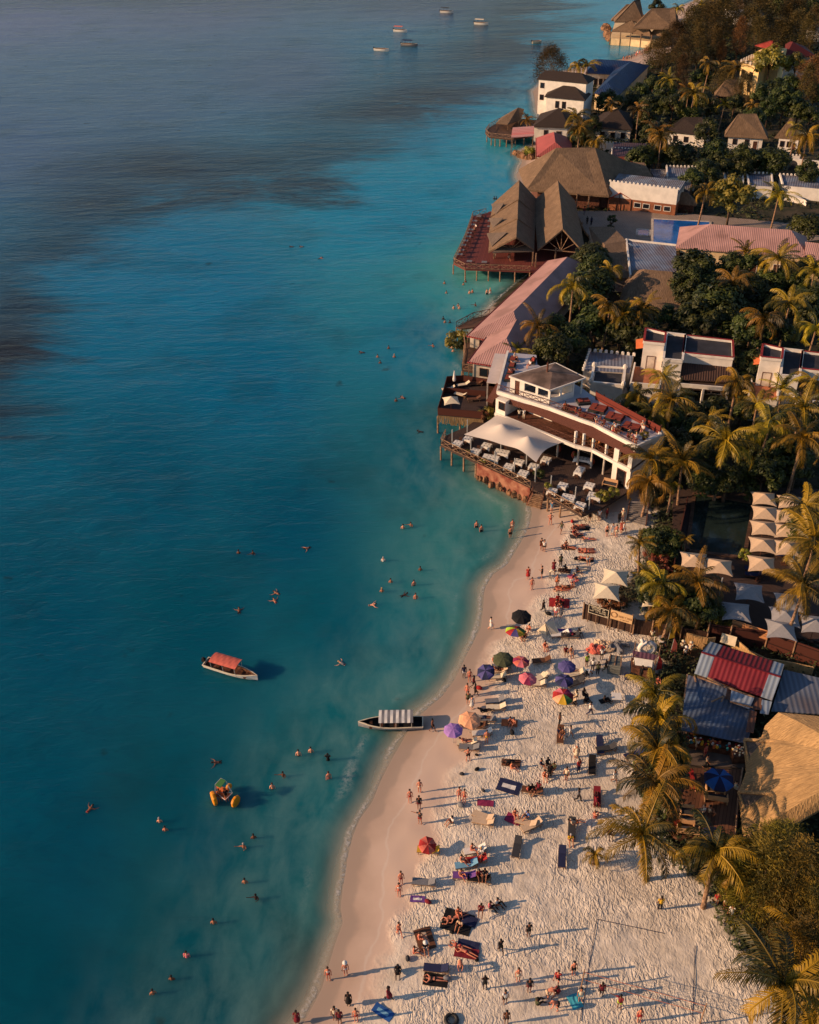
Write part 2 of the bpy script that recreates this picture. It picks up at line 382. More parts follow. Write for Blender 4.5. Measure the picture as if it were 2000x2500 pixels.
REEF=[(0,880),(60,835),(110,750),(160,640),(165,600),(230,530),(290,462),(380,430),(470,442),(520,425),(700,400),(740,360),(850,300),(1000,225),(1130,170),(1190,60),(1210,0),(1230,-60),(-900,-60),(-900,1050)]
RW=np.array([P('O',a,b,0)[:2]for a,b in REEF]);rl=lp(RW[:,0],RW[:,1])
rd=seg_dist(ql[:,0],ql[:,1],rl,True);rd=np.where(inside(ql[:,0],ql[:,1],rl),rd,-rd)
attr(sea.data,'reef',rd);attr(sea.data,'shore',-shore_d(wx,wy))
m=bpy.data.materials.new('sea_water');h=nodes(m)
reef,sh=h.at('reef'),h.at('shore')
n1=h.noise(.035,ms=(.6,1.5,1),det=9,rot=rad(12),rough=.72,dist=.8)
rf=h.rng(h.ma('ADD',reef,h.ma('MULTIPLY',h.ma('SUBTRACT',n1,.5),.85)),-.12,.13,sm=True)
fade=h.rng(reef,.14,.50,1,.06,sm=True)
patch=h.rng(h.noise(.02,ms=(.5,1.3,1),det=6,rot=rad(10)),.36,.58)
rf=h.ma('MULTIPLY',h.ma('MULTIPLY',rf,fade),h.rng(patch,0,1,.65,1))
base=h.mix(rf,h.at('bottom',True),(.020,.024,.030,1))
blot=h.rng(h.noise(.06,det=5,rough=.6),.50,.72)
base=h.mix(h.ma('MULTIPLY',blot,.35),base,(.008,.035,.042,1))
spot=h.rng(h.noise(.22,det=3,rough=.5),.70,.76);base=h.mix(h.ma('MULTIPLY',spot,.6),base,(.010,.028,.028,1))
fn=h.noise(.4,ms=(1,.5,1),det=6,rot=rad(-35),rough=.6,dist=.3)
milky=h.ma('MULTIPLY',h.rng(sh,2,19,1,0,sm=True),h.rng(fn,.35,.8));base=h.mix(h.ma('MULTIPLY',milky,.55),base,(.20,.35,.33,1))
wob=h.ma('MULTIPLY',h.ma('SUBTRACT',h.noise(.12,det=4),.5),3.2)
e1=h.ma('ABSOLUTE',h.ma('SUBTRACT',h.ma('ADD',sh,h.ma('MULTIPLY',h.ma('SUBTRACT',h.noise(.3,det=3),.5),1.2)),.35));f1=h.rng(e1,.08,.42,1,0,sm=True)
e2=h.ma('ABSOLUTE',h.ma('SUBTRACT',h.ma('ADD',sh,wob),3.0));f2=h.ma('MULTIPLY',h.rng(e2,.05,.7,1,0,sm=True),h.rng(h.noise(.11,det=4),.52,.66))
lace=h.rng(h.noise(2.2,det=6,rough=.75),.40,.56)
foam=h.ma('MULTIPLY',h.ma('MAXIMUM',h.ma('MULTIPLY',f1,1.0),h.ma('MULTIPLY',f2,.35)),lace)
foam=h.ma('MULTIPLY',foam,h.rng(h.noise(.07,det=2),.34,.50))
base=h.mix(foam,base,(.62,.60,.56,1))
h.L.new(base,h.b.inputs['Base Color'])
h.b.inputs['Subsurface Weight'].default_value=1;h.b.inputs['Subsurface Radius'].default_value=(1,1,1);h.b.inputs['Subsurface Scale'].default_value=5.0
h.b.inputs['Roughness'].default_value=.16;h.b.inputs['IOR'].default_value=1.33;h.b.inputs['Specular IOR Level'].default_value=.24
w1=h.noise(.42,ms=(.42,1.25,1),det=4,rot=rad(9),rough=.62,dist=.5);w2=h.noise(.09,ms=(.4,1.3,1),det=2,rot=rad(14));w3=h.noise(1.9,ms=(.6,1.2,1),det=3,rot=rad(-6))
calm=h.rng(sh,0,30,.12,1)
hh=h.ma('ADD',h.ma('ADD',h.ma('MULTIPLY',w1,1.0),h.ma('MULTIPLY',w2,1.6)),h.ma('MULTIPLY',w3,.16))
h.L.new(h.bump(h.ma('MULTIPLY',hh,calm),.62,.55),h.b.inputs['Normal'])
tr=h.N.new('ShaderNodeBsdfTransparent');ms_=h.N.new('ShaderNodeMixShader')
al=h.ma('MAXIMUM',h.rng(h.ma('ADD',sh,h.ma('MULTIPLY',wob,.5)),-.2,3.0,.12,.97),h.ma('MULTIPLY',foam,.9))
h.L.new(al,ms_.inputs[0]);h.L.new(tr.outputs[0],ms_.inputs[1]);h.L.new(h.b.outputs[0],ms_.inputs[2]);h.L.new(ms_.outputs[0],h.N['Material Output'].inputs[0])
sea.data.materials.append(m)
def fab(name,r,g,b,rough=.85):
 return mat('cloth_'+name,srgb(r,g,b),rough,'plain',.12,3.0,bump=.15)
COLS=dict(white=(225,220,212),black=(24,23,26),red=(164,42,42),navy=(34,40,74),blue=(40,92,160),sky=(110,160,190),green=(60,110,60),lime=(170,200,60),yellow=(214,170,50),orange=(200,108,62),pink=(228,120,130),purple=(110,70,140),grey=(120,120,124),charcoal=(58,58,62),brown=(96,62,44),tan=(206,178,148),cream=(222,206,178),maroon=(120,30,44),teal=(40,120,130),magenta=(140,40,80),salmon=(206,104,88),violet=(84,78,132),lilac=(160,120,190),olive=(74,78,54),peach=(236,170,128),turquoise=(70,170,190),rust=(150,66,44),palegrey=(150,148,150))
def C_(n):return fab(n,*COLS[n])
SKIN=dict(pale=mat('skin_pale',srgb(222,158,126),.6,'plain',.08),tan=mat('skin_tan',srgb(176,116,86),.6,'plain',.08),red=mat('skin_sunburnt',srgb(202,128,100),.6,'plain',.08),brown=mat('skin_brown',srgb(122,76,54),.55,'plain',.08),dark=mat('skin_dark',srgb(66,42,34),.5,'plain',.08))
HAIR=dict(k=mat('hair_black',srgb(22,18,18),.6,'plain',.2),b=mat('hair_brown',srgb(70,46,32),.6,'plain',.2),y=mat('hair_blond',srgb(196,156,96),.6,'plain',.2),g=mat('hair_grey',srgb(170,165,160),.6,'plain',.2))
WOOD=mat('wood_pole',srgb(150,118,92),.8,'noise',.22,3,bump=.3)
DWOOD=mat('wood_dark',srgb(88,54,38),.75,'noise',.25,3,bump=.3)
RWOOD=mat('wood_red',srgb(98,60,46),.75,'noise',.2,3,bump=.2)
DECK=mat('deck_planks',srgb(104,76,60),.75,'plank',.22,2,bump=.4,period=.22)
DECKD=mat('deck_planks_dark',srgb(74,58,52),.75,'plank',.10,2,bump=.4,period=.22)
DECKR=mat('deck_planks_red',srgb(118,60,54),.75,'plank',.10,2,bump=.4,period=.3)
PLAST=mat('white_plaster',srgb(226,218,206),.85,'noise',.06,.8,bump=.1)
PLASTD=mat('weathered_plaster',srgb(196,184,170),.9,'noise',.2,.7,bump=.15)
CREAM=mat('cream_plaster',srgb(226,196,150),.85,'noise',.08,.8)
THATCH=mat('palm_thatch',srgb(128,104,82),.95,'thatch',.26,bump=1.2)
THATCHL=mat('pale_thatch',srgb(190,152,104),.95,'thatch',.2,bump=1.2)
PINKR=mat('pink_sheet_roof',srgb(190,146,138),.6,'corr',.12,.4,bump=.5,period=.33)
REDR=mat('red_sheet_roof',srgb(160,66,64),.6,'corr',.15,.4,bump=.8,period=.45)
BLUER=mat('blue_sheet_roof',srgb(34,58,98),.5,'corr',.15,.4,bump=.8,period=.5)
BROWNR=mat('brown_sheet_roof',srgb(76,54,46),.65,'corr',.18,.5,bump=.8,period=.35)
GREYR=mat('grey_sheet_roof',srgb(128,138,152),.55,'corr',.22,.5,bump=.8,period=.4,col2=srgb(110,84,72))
TILE=mat('brown_roof_tiles',srgb(102,58,46),.8,'tile',.15,.6,bump=.6,period=.34)
DARKF=mat('dark_felt',srgb(52,52,58),.9,'noise',.15,.6)
GLASS=mat('dark_window',srgb(28,30,36),.15,'plain',.1,spec=.6)
RED_T=mat('red_coping',srgb(140,44,44),.8,'noise',.12,1)
CONC=mat('concrete',srgb(150,140,130),.9,'noise',.15,.8,bump=.1)
PAVE=mat('pale_paving',srgb(160,142,128),.85,'tile',.06,.5,bump=.1,period=1.1)
STONE=mat('coral_stone',srgb(140,104,76),.95,'noise',.3,1.2,bump=1.5)
METAL=mat('pale_metal',srgb(190,190,188),.4,'plain',.05,metal=.4)
TRUNK=mat('palm_trunk',srgb(150,118,92),.9,'noise',.25,4,bump=.6)
BARK=mat('tree_bark',srgb(92,72,56),.9,'noise',.25,3,bump=.6)
PALML=mat('palm_leaf',(.34,.205,.009),.5,'leaf',spec=.3,col2=(.006,.015,.004),trans=.10)
LEAFG=mat('leaf_green',(.075,.085,.013),.5,'leaf',spec=.3,col2=(.008,.016,.006),trans=.15)
LEAFC=mat('leaf_feathery',(.14,.085,.02),.7,'leaf',col2=(.022,.022,.009),trans=.15)
LEAFY=mat('leaf_yellow',(.34,.27,.025),.5,'leaf',spec=.4,col2=(.10,.11,.02),trans=.22)
LEAFR=mat('leaf_russet',(.30,.075,.035),.6,'leaf',col2=(.10,.03,.02),trans=.15)
def palm_meshes(seed,L=3.4,n=20,droop=1.0,hang=.35):
 r=random.Random(seed);mb=MB();tone=[]
 def tn(k,t):tone.extend([t]*(len(mb.v)-k))
 for i in range(n):
  az=i*2.39996+r.uniform(-.45,.45);age=i/n
  el=rad(80-100*age+r.uniform(-16,16));Lf=L*r.uniform(.72,1.12)*(1 if age>.15 else.7+age*2)
  ns=22;p=Vector((0,0,0));e=el;pts=[p.copy()];tz=max(.04,min(1,r.random()**1.3+(.2 if age>.8 else 0)))
  sway=r.uniform(-.6,.6)
  for k in range(ns):
   st=Lf/ns;a2=az+sway*k/ns
   p=p+Vector((math.cos(a2)*math.cos(e),math.sin(a2)*math.cos(e),math.sin(e)))*st;pts.append(p.copy())
   e-=droop*(.035+.065*k/ns)*(1+.4*(1-abs(math.sin(el))))
  k0=len(mb.v);mb.tube(pts[::3]+[pts[-1]],[.045*(1-j/9)+.008 for j in range(len(pts[::3])+1)],4,cap=False);tn(k0,min(1,tz+.25))
  for k in range(2,ns+1):
   t=k/ns;d=(pts[k]-pts[k-1]).normalized();side=d.cross(Vector((0,0,1)));side=side.normalized()if side.length>.01 else Vector((math.sin(az),-math.cos(az),0))
   up=side.cross(d)
   ll=(.74*math.sin(math.pi*min(1,.12+.80*t))**.7)*L/3.4*r.uniform(.85,1.1)
   for s in(-1,1):
    for q in(0,.5):
     b=pts[k-1].lerp(pts[k],q)
     if r.random()<.06:continue
     v=(side*s*.8+d*(.45+.6*t+r.uniform(-.15,.15))+up*r.uniform(-.15,.12)).normalized()
     mid=b+v*ll*.5+Vector((0,0,-hang*ll*.18));tip=b+v*ll*.86+Vector((0,0,-hang*ll*(.8+r.uniform(0,.5))))
     w=d*.036
     k1=len(mb.v);mb.face([b-w*.6,b+w*.6,mid+w,mid-w*.9]);mb.face([mid-w*.9,mid+w,tip]);tn(k1,max(0,min(1,tz+r.uniform(-.15,.15))))
 k0=len(mb.v)
 for i in range(7):
  a=i*.9;mb.ell((math.cos(a)*.22,math.sin(a)*.22,-.18-.05*(i%3)),(.12,.12,.15),6,4)
 tn(k0,.5)
 return mb,tone
def trunk_mb(h,lean,r0=.2,r1=.12):
 mb=MB();pts=[(lean*((1-t)**1.6-0)*-1,0,-.3+(h+.3)*t)for t in[i/8 for i in range(9)]]
 mb.tube(pts,[r0*1.25]+[r0+(r1-r0)*i/8 for i in range(1,9)],8);return mb
PROTO={}
def reg(key,objs):
 for o in objs:o.hide_render=False
 PROTO[key]=objs
def mesh_of(mb,name,mats,tone=None,smooth=False):
 o=mb.build(name,mats,None,origin=Vector((0,0,0)),tone=tone,smooth=smooth);me=o.data;bpy.data.objects.remove(o);return me
def child(name,me,parent,loc=(0,0,0),label=None):
 o=bpy.data.objects.new(name,me);COL.objects.link(o);o.parent=parent;o.location=loc
 if label:o['label']=label
 return o
PALM=[]
for sd,L,n,dr,hg in((1,3.5,16,1.0,.5),(2,3.4,14,1.3,.8),(3,3.6,17,.8,.45),(4,3.5,15,1.15,.6),(5,3.3,13,1.6,.9),(6,3.6,18,.65,.4)):
 mb,tn_=palm_meshes(sd,L,n,dr,hg);PALM.append(mesh_of(mb,'crown',PALML,tn_))
TRK=[mesh_of(trunk_mb(1.0,0),'trunk',TRUNK,smooth=True)]
TMESH={}
def palm(c,X,Y,h,D=6.0,v=0,rz=0,lean=0.0,la=0,label=None,group='coconut palms among the hotels',yellow=False):
 """crown centre seen at X,Y of a crop; h trunk height; D crown spread"""
 q=P(c,X,Y,1.3+h);bx,by=q.x,q.y;z=zg(bx,by)
 t=thing('palm_tree',label,'palm tree',(bx,by,z),group,world=False)
 key=(round(h,1),round(lean,1))
 if key not in TMESH:TMESH[key]=mesh_of(trunk_mb(key[0],key[1],.17+.006*h,.11),'trunk',TRUNK,smooth=True)
 tk=child('trunk',TMESH[key],t);tk.rotation_euler=(0,0,la)
 cr=child('crown',PALM[v%len(PALM)],t,(0,0,key[0]));cr.rotation_euler=(rad(random.uniform(-6,6)),rad(random.uniform(-6,6)),rz);s=D/5.3;cr.scale=(s,s,s*.92)
 if yellow:cr.material_slots[0].link='OBJECT';cr.material_slots[0].material=LEAFY
 return t
def leafcard(mb,p,n,s,r,thin=1.0):
 n=n.normalized();a=n.cross(Vector((r.uniform(-1,1),r.uniform(-1,1),r.uniform(-1,1))))
 if a.length<.05:a=n.cross(Vector((1,.3,.2)))
 a=a.normalized()*s;b=n.cross(a).normalized()*s*.55*thin;f=n*s*.18
 mb.face([p-a,p+b-f*.2,p+a+f,p-b-f*.2])
def broad_mesh(seed,R=2.6,H=2.2,clumps=22,leaves=120,ls=.22):
 r=random.Random(seed);mb=MB();tone=[]
 for i in range(clumps):
  a=i*2.4+r.uniform(-.3,.3);u=r.uniform(-.35,1);q=math.sqrt(max(0,1-u*u*.9))*r.uniform(.55,1)
  c=Vector((math.cos(a)*q*R*.8,math.sin(a)*q*R*.8,u*H*.8));cr=r.uniform(.28,.5)*R*.8;tb=r.uniform(.1,.9)
  for k in range(leaves):
   d=Vector((r.gauss(0,1),r.gauss(0,1),r.gauss(0,1)*.8+.25)).normalized();rr=cr*(r.random()**.35)
   k0=len(mb.v);leafcard(mb,c+Vector((d.x,d.y,d.z*.8))*rr,d+Vector((0,0,.6))+Vector((r.uniform(-.5,.5),r.uniform(-.5,.5),0)),ls*r.uniform(.7,1.25),r)
   tone+=[max(0,min(1,tb+r.uniform(-.3,.3)))]*(len(mb.v)-k0)
 return mesh_of(mb,'crown',LEAFG,tone)
def casu_mesh(seed,R=2.2,H=5.0,sprays=260,tall=1.0):
 r=random.Random(seed);mb=MB();tone=[]
 for i in range(sprays):
  u=r.random()**.8;a=r.uniform(0,6.283);prof=math.sin(math.pi*min(1,.12+.84*u))**.7*(1-.35*u)
  q=prof*R*(r.random()**.4)*(1+.25*math.sin(3*a+seed));c=Vector((math.cos(a)*q,math.sin(a)*q,u*H));tb=.5+.5*math.sin(3.1*a+seed)*math.cos(u*6)+r.uniform(-.25,.25)
  out=Vector((math.cos(a),math.sin(a),.9)).normalized()
  for k in range(24):
   p=c+Vector((r.gauss(0,.2),r.gauss(0,.2),r.gauss(0,.22)))*(R/2.2+.3);d=(out+Vector((r.uniform(-.7,.7),r.uniform(-.7,.7),r.uniform(-.6,.5)))).normalized();s=r.uniform(.16,.30)
   w=d.cross(Vector((r.uniform(-1,1),r.uniform(-1,1),r.uniform(-1,1)))).normalized()*.028
   k0=len(mb.v);mb.face([p-w,p+w,p+d*s+w*.4-Vector((0,0,.08)),p+d*s-w*.4-Vector((0,0,.08))]);tone+=[max(0,min(1,tb+r.uniform(-.3,.3)))]*(len(mb.v)-k0)
 return mesh_of(mb,'crown',LEAFC,tone)
BROAD=[broad_mesh(11),broad_mesh(12,2.8,1.7,26),broad_mesh(13,2.3,2.4,20,130,.18)]
CASU=[casu_mesh(21),casu_mesh(22,2.6,4.2,300),casu_mesh(23,1.5,5.5,240)]
SHRUB=[broad_mesh(31,1.5,1.0,12,90,.15),broad_mesh(32,1.3,1.2,10,90,.12)]
def branch_mb(h,R,H,seed):
 r=random.Random(seed);mb=MB();mb.tube([(0,0,-.3),(r.uniform(-.1,.1),.05,h*.5),(0,0,h)],[.26,.2,.15],7)
 for i in range(7):
  a=i*.95+r.uniform(-.2,.2);q=R*r.uniform(.4,.75);mb.tube([(0,0,h*.8),(math.cos(a)*q*.5,math.sin(a)*q*.5,h+H*.25),(math.cos(a)*q,math.sin(a)*q,h+H*r.uniform(.3,.8))],[.12,.07,.03],5)
 return mb
def tree(kind,c,X,Y,h,D,v=0,rz=None,label=None,group=None,name=None,sz=1.0,leaf=None):
 """crown centre at X,Y; h height of the crown's middle; D its spread"""
 q=P(c,X,Y,1.3+h);z=zg(q.x,q.y);rz=random.uniform(0,6.28)if rz is None else rz
 ms,base,nm,H={'broad':(BROAD,5.2,'broadleaf_tree',2.2),'casu':(CASU,4.6,'casuarina_tree',4.6),'shrub':(SHRUB,2.8,'shrub',1.0)}[kind]
 t=thing(name or nm,label,{'broad':'tree','casu':'tree','shrub':'shrub'}[kind],(q.x,q.y,z),group or{'broad':'leafy trees around the hotels','casu':'feathery casuarina trees','shrub':'garden shrubs'}[kind],world=False)
 s=D/base;th=h if kind!='casu' else h-H*s*sz*.5
 th=max(.25,th);key=(kind,round(th,0),round(s,1))
 if key not in TMESH:TMESH[key]=mesh_of(branch_mb(th,D*.42,H*s*(.6 if kind!='casu' else.8),int(th*7)),'trunk',BARK,smooth=True)
 child('trunk',TMESH[key],t);cr=child('crown',ms[v%len(ms)],t,(0,0,th));cr.scale=(s,s,s*sz);cr.rotation_euler=(0,0,rz)
 if leaf is not None:cr.material_slots[0].link='OBJECT';cr.material_slots[0].material=leaf
 return t
def J(**k):return{a:Vector(b)for a,b in k.items()}
def mirror(d):
 o={}
 for k,v in d.items():
  if k.startswith('_'):o['L'+k]=Vector(v);o['R'+k]=Vector((-v[0],v[1],v[2]))
  else:o[k]=Vector(v)
 return o
POSES={'stand':mirror(dict(pel=(0,0,.93),wst=(0,.01,1.08),cst=(0,0,1.28),nek=(0,.01,1.46),hd0=(0,-.01,1.56),hd1=(0,-.015,1.68),_sh=(.17,0,1.40),_el=(.235,.02,1.12),_wr=(.25,-.05,.88),_hp=(.09,0,.88),_kn=(.10,-.02,.49),_an=(.10,.03,.09),_to=(.115,-.13,.035))),'hips':mirror(dict(pel=(0,0,.93),wst=(0,.01,1.08),cst=(0,0,1.28),nek=(0,.01,1.46),hd0=(0,-.01,1.56),hd1=(0,-.015,1.68),_sh=(.17,0,1.40),_el=(.36,.08,1.20),_wr=(.20,-.02,1.03),_hp=(.09,0,.88),_kn=(.13,-.02,.49),_an=(.16,.03,.09),_to=(.18,-.13,.035))),'lie':mirror(dict(pel=(0,0,.11),wst=(0,.15,.12),cst=(0,.34,.13),nek=(0,.52,.12),hd0=(0,.62,.13),hd1=(0,.74,.14),_sh=(.17,.46,.12),_el=(.33,.62,.08),_wr=(.20,.82,.05),_hp=(.09,-.04,.10),_kn=(.11,-.45,.09),_an=(.10,-.85,.06),_to=(.12,-.98,.03))),'swim':mirror(dict(pel=(0,0,-.05),wst=(0,.15,.0),cst=(0,.32,.03),nek=(0,.48,.08),hd0=(0,.58,.12),hd1=(0,.68,.17),_sh=(.18,.42,.04),_el=(.42,.52,.0),_wr=(.56,.74,-.02),_hp=(.09,-.05,-.06),_kn=(.20,-.40,-.10),_an=(.34,-.74,-.12),_to=(.38,-.86,-.14))),'sit':mirror(dict(pel=(0,0,.13),wst=(0,.04,.27),cst=(0,.04,.46),nek=(0,.0,.63),hd0=(0,-.03,.73),hd1=(0,-.04,.85),_sh=(.17,.02,.57),_el=(.26,-.12,.38),_wr=(.16,-.36,.40),_hp=(.09,-.04,.12),_kn=(.16,-.36,.46),_an=(.14,-.62,.09),_to=(.15,-.78,.04))),'lounge':mirror(dict(pel=(0,0,.10),wst=(0,.14,.16),cst=(0,.32,.27),nek=(0,.46,.38),hd0=(0,.53,.46),hd1=(0,.60,.56),_sh=(.17,.40,.33),_el=(.30,.24,.14),_wr=(.22,.0,.14),_hp=(.09,-.05,.10),_kn=(.12,-.44,.22),_an=(.11,-.84,.07),_to=(.13,-.90,.19))),'chair':mirror(dict(pel=(0,0,.50),wst=(0,.04,.65),cst=(0,.04,.84),nek=(0,.02,1.01),hd0=(0,-.01,1.11),hd1=(0,-.02,1.23),_sh=(.17,.03,.95),_el=(.24,-.05,.70),_wr=(.16,-.28,.66),_hp=(.09,-.03,.49),_kn=(.12,-.45,.50),_an=(.12,-.48,.09),_to=(.13,-.62,.04))),'bend':mirror(dict(pel=(0,.08,.90),wst=(0,-.04,1.02),cst=(0,-.24,1.10),nek=(0,-.42,1.12),hd0=(0,-.52,1.12),hd1=(0,-.63,1.08),_sh=(.17,-.36,1.08),_el=(.20,-.42,.82),_wr=(.14,-.50,.60),_hp=(.09,.08,.86),_kn=(.12,-.02,.48),_an=(.13,.08,.09),_to=(.14,-.08,.035))),}
w={k:v.copy()for k,v in POSES['stand'].items()}
w['L_kn']+=Vector((0,-.16,.03));w['L_an']+=Vector((0,-.30,0));w['L_to']+=Vector((0,-.30,.03));w['R_kn']+=Vector((0,.04,0));w['R_an']+=Vector((0,.30,.06));w['R_to']+=Vector((0,.28,.0))
w['L_el']+=Vector((0,.10,0));w['L_wr']+=Vector((0,.22,.05));w['R_el']+=Vector((0,-.10,.02));w['R_wr']+=Vector((0,-.26,.08));POSES['walk']=w
w={k:v.copy()for k,v in POSES['stand'].items()}
w['R_el']=Vector((-.42,-.03,1.36));w['R_wr']=Vector((-.66,-.06,1.42));w['L_el']=Vector((.22,-.14,1.16));w['L_wr']=Vector((.1,-.32,1.26));w['L_an']+=Vector((.06,0,0));w['L_to']+=Vector((.06,0,0));POSES['reach']=w
w={k:v.copy()for k,v in POSES['stand'].items()}
w['R_el']=Vector((-.30,-.10,1.52));w['R_wr']=Vector((-.14,-.12,1.74));w['L_el']=Vector((.30,-.10,1.50));w['L_wr']=Vector((.12,-.10,1.72));POSES['arms_up']=w
RADS=dict(pel=(.145,.105),wst=(.12,.09),cst=(.15,.105),nek=(.06,.055),hd0=(.075,.085),hd1=(.078,.09),sh=(.062,.058),el=(.042,.042),wr=(.028,.028),hp=(.09,.09),kn=(.058,.058),an=(.038,.04),to=(.042,.03))
def finger_mb(j):
 mb=MB()
 for s in 'LR':
  e,wr=j[s+'_el'],j[s+'_wr'];d=(wr-e).normalized();sd=1 if s=='L' else-1
  a=d.cross(Vector((0,1,.1)));a=a.normalized()if a.length>.1 else Vector((1,0,0));n=a.cross(d).normalized()
  mb.tube([wr-d*.01,wr+d*.045,wr+d*.085],[.028,.036,.03],6)
  for i,l in enumerate((.062,.074,.07,.052)):
   b=wr+d*.08+a*(-.027+.018*i);mb.tube([b,b+d*l*.55,b+d*l*.9-n*l*.3],[.0095,.009,.006],4)
  b=wr+d*.03+a*-.03;mb.tube([b,b-a*.03+d*.03,b-a*.035+d*.058],[.012,.011,.007],4)
 return mb
def body_mesh(pose):
 j=POSES[pose];names=['pel','wst','cst','nek','hd0','hd1'];ed=[(0,1),(1,2),(2,3),(3,4),(4,5)];pts=[j[n]for n in names];rr=[RADS[n]for n in names]
 for s in 'LR':
  for ch,root in((('_sh','_el','_wr'),2),(('_hp','_kn','_an','_to'),0)):
   pv=root
   for n in ch:
    pts.append(j[s+n]);rr.append(RADS[n[1:]]);ed.append((pv,len(pts)-1));pv=len(pts)-1
 me=bpy.data.meshes.new('sk');me.from_pydata([tuple(p)for p in pts],ed,[]);o=bpy.data.objects.new('sk',me);COL.objects.link(o)
 sk=o.modifiers.new('s','SKIN');sk.use_smooth_shade=True
 for i,r_ in enumerate(rr):me.skin_vertices[0].data[i].radius=r_;me.skin_vertices[0].data[i].use_root=(i==0)
 o.modifiers.new('u','SUBSURF').levels=1
 dg=bpy.context.evaluated_depsgraph_get();ev=o.evaluated_get(dg).to_mesh()
 v=[tuple(p.co)for p in ev.vertices];f=[tuple(p.vertices)for p in ev.polygons];o.to_mesh_clear()if False else None
 bpy.data.objects.remove(o)
 mb=finger_mb(j);mb.add(v,f)
 hd=j['hd1'];hz=(j['hd1']-j['nek']).normalized();fwd=Vector((0,-1,0));fwd=(fwd-hz*fwd.dot(hz)).normalized();sd=hz.cross(fwd)
 c0=hd-hz*.03
 mb.tube([c0+fwd*.075+hz*.03,c0+fwd*.112-hz*.005],[.008,.013],5)
 for s in(-1,1):mb.ell(c0+sd*s*.082,(.012,.018,.026),6,4)
 return mesh_of(mb,'body',SKIN['tan'],smooth=True)
def loft(mb,rings,n=10,m=0,cap=True):
 """rings: (centre, xdir, ydir) ellipses"""
 k=len(mb.v)
 for c,xd,yd in rings:
  for i in range(n):
   a=2*math.pi*i/n;mb.v.append(tuple(Vector(c)+Vector(xd)*math.cos(a)+Vector(yd)*math.sin(a)))
 for r_ in range(len(rings)-1):
  for i in range(n):
   a=k+r_*n+i;b=k+r_*n+(i+1)%n;mb.f.append((a,b,b+n,a+n));mb.m.append(m)
 if cap:
  mb.f.append(tuple(range(k,k+n))[::-1]);mb.m.append(m);e=k+(len(rings)-1)*n;mb.f.append(tuple(range(e,e+n)));mb.m.append(m)
 return mb
def garment(pose,kind):
 j=POSES[pose];mb=MB();X=Vector((1,0,0))
 def yd(a,b):d=(b-a).normalized();return d.cross(X).normalized()
 sp=[j['pel'],j['wst'],j['cst'],j['nek']];g=.022
 def torso(lo,hi,w0=.165,w1=.15):
  a=sp[0].lerp(sp[1],lo);y=yd(sp[0],sp[2])
  loft(mb,[(a,X*w0,y*(.12+g)),(sp[1],X*.145,y*.115),(sp[2],X*(.175),y*(.125)),(sp[2].lerp(sp[3],hi),X*.15,y*.09)])
 if kind in('s','d','l'):
  torso(-.15,.72)
  for s in 'LR':
   a,b=j[s+'_sh'],j[s+'_el'];e=b if kind=='l' else a.lerp(b,.6)
   q=[a.lerp(j['cst'],.25),a,e]+([j[s+'_wr'].lerp(b,.15)]if kind=='l' else[]);mb.tube(q,[.075,.078,.062]+([.045]if kind=='l' else[]),8)
 if kind in('h','p'):
  y=yd(sp[0],sp[2]);lf=sp[0]-(sp[1]-sp[0])*.45
  loft(mb,[(sp[0].lerp(sp[1],.65),X*.145,y*.115),(sp[0],X*.17,y*.13),(lf,X*.165,y*.125)])
  for s in 'LR':
   a,b=j[s+'_hp'],j[s+'_kn'];q=[a,a.lerp(b,.5 if kind=='h' else.95)];r_=[.108,.10 if kind=='h' else.075]
   if kind=='p':q.append(b.lerp(j[s+'_an'],.92));r_.append(.06)
   mb.tube(q,r_,8)
 if kind=='k':
  y=yd(sp[0],sp[2]);loft(mb,[(sp[0].lerp(sp[1],.25),X*.165,y*.125),(sp[0]-(sp[1]-sp[0])*.3,X*.165,y*.125),(sp[0]-(sp[1]-sp[0])*.75,X*.07,y*.10)])
 if kind=='b':
  y=yd(sp[0],sp[2]);loft(mb,[(sp[2].lerp(sp[1],.35),X*.168,y*.125),(sp[2].lerp(sp[3],.15),X*.172,y*.128)])
 if kind=='d':
  a=sp[0];k=j['L_kn'].lerp(j['R_kn'],.5);y=yd(k,a);loft(mb,[(a.lerp(sp[1],.3),X*.165,y*.13),(a.lerp(k,.45),X*.21,y*.19),(k,X*.26,y*.23)])
 hd=j['hd1'];hz=(j['hd1']-j['nek']).normalized();fw=Vector((0,-1,0));fw=(fw-hz*fw.dot(hz)).normalized();sd=hz.cross(fw)
 if kind=='hair':
  c=hd-fw*.022+hz*.022;loft(mb,[(c-hz*.11,sd*.075,fw*.06),(c-hz*.05,sd*.097,fw*.092),(c+hz*.01,sd*.100,fw*.105),(c+hz*.055,sd*.08,fw*.085),(c+hz*.078,sd*.035,fw*.04)])
 if kind=='long':
  c=hd-fw*.022+hz*.022;loft(mb,[(c-hz*.26-fw*.09,sd*.07,fw*.03),(c-hz*.16-fw*.06,sd*.10,fw*.05),(c-hz*.05,sd*.10,fw*.092),(c+hz*.01,sd*.102,fw*.105),(c+hz*.055,sd*.08,fw*.085),(c+hz*.078,sd*.035,fw*.04)])
 if kind=='hat':
  c=hd+hz*.03;loft(mb,[(c,sd*.20,fw*.20),(c+hz*.015,sd*.19,fw*.19),(c+hz*.02,sd*.105,fw*.115),(c+hz*.08,sd*.09,fw*.10),(c+hz*.10,sd*.05,fw*.05)])
 return mesh_of(mb,kind,C_('white'),smooth=True)
PM={}
def pm(pose,kind):
 if(pose,kind)not in PM:PM[(pose,kind)]=body_mesh(pose)if kind=='body' else garment(pose,kind)
 return PM[(pose,kind)]
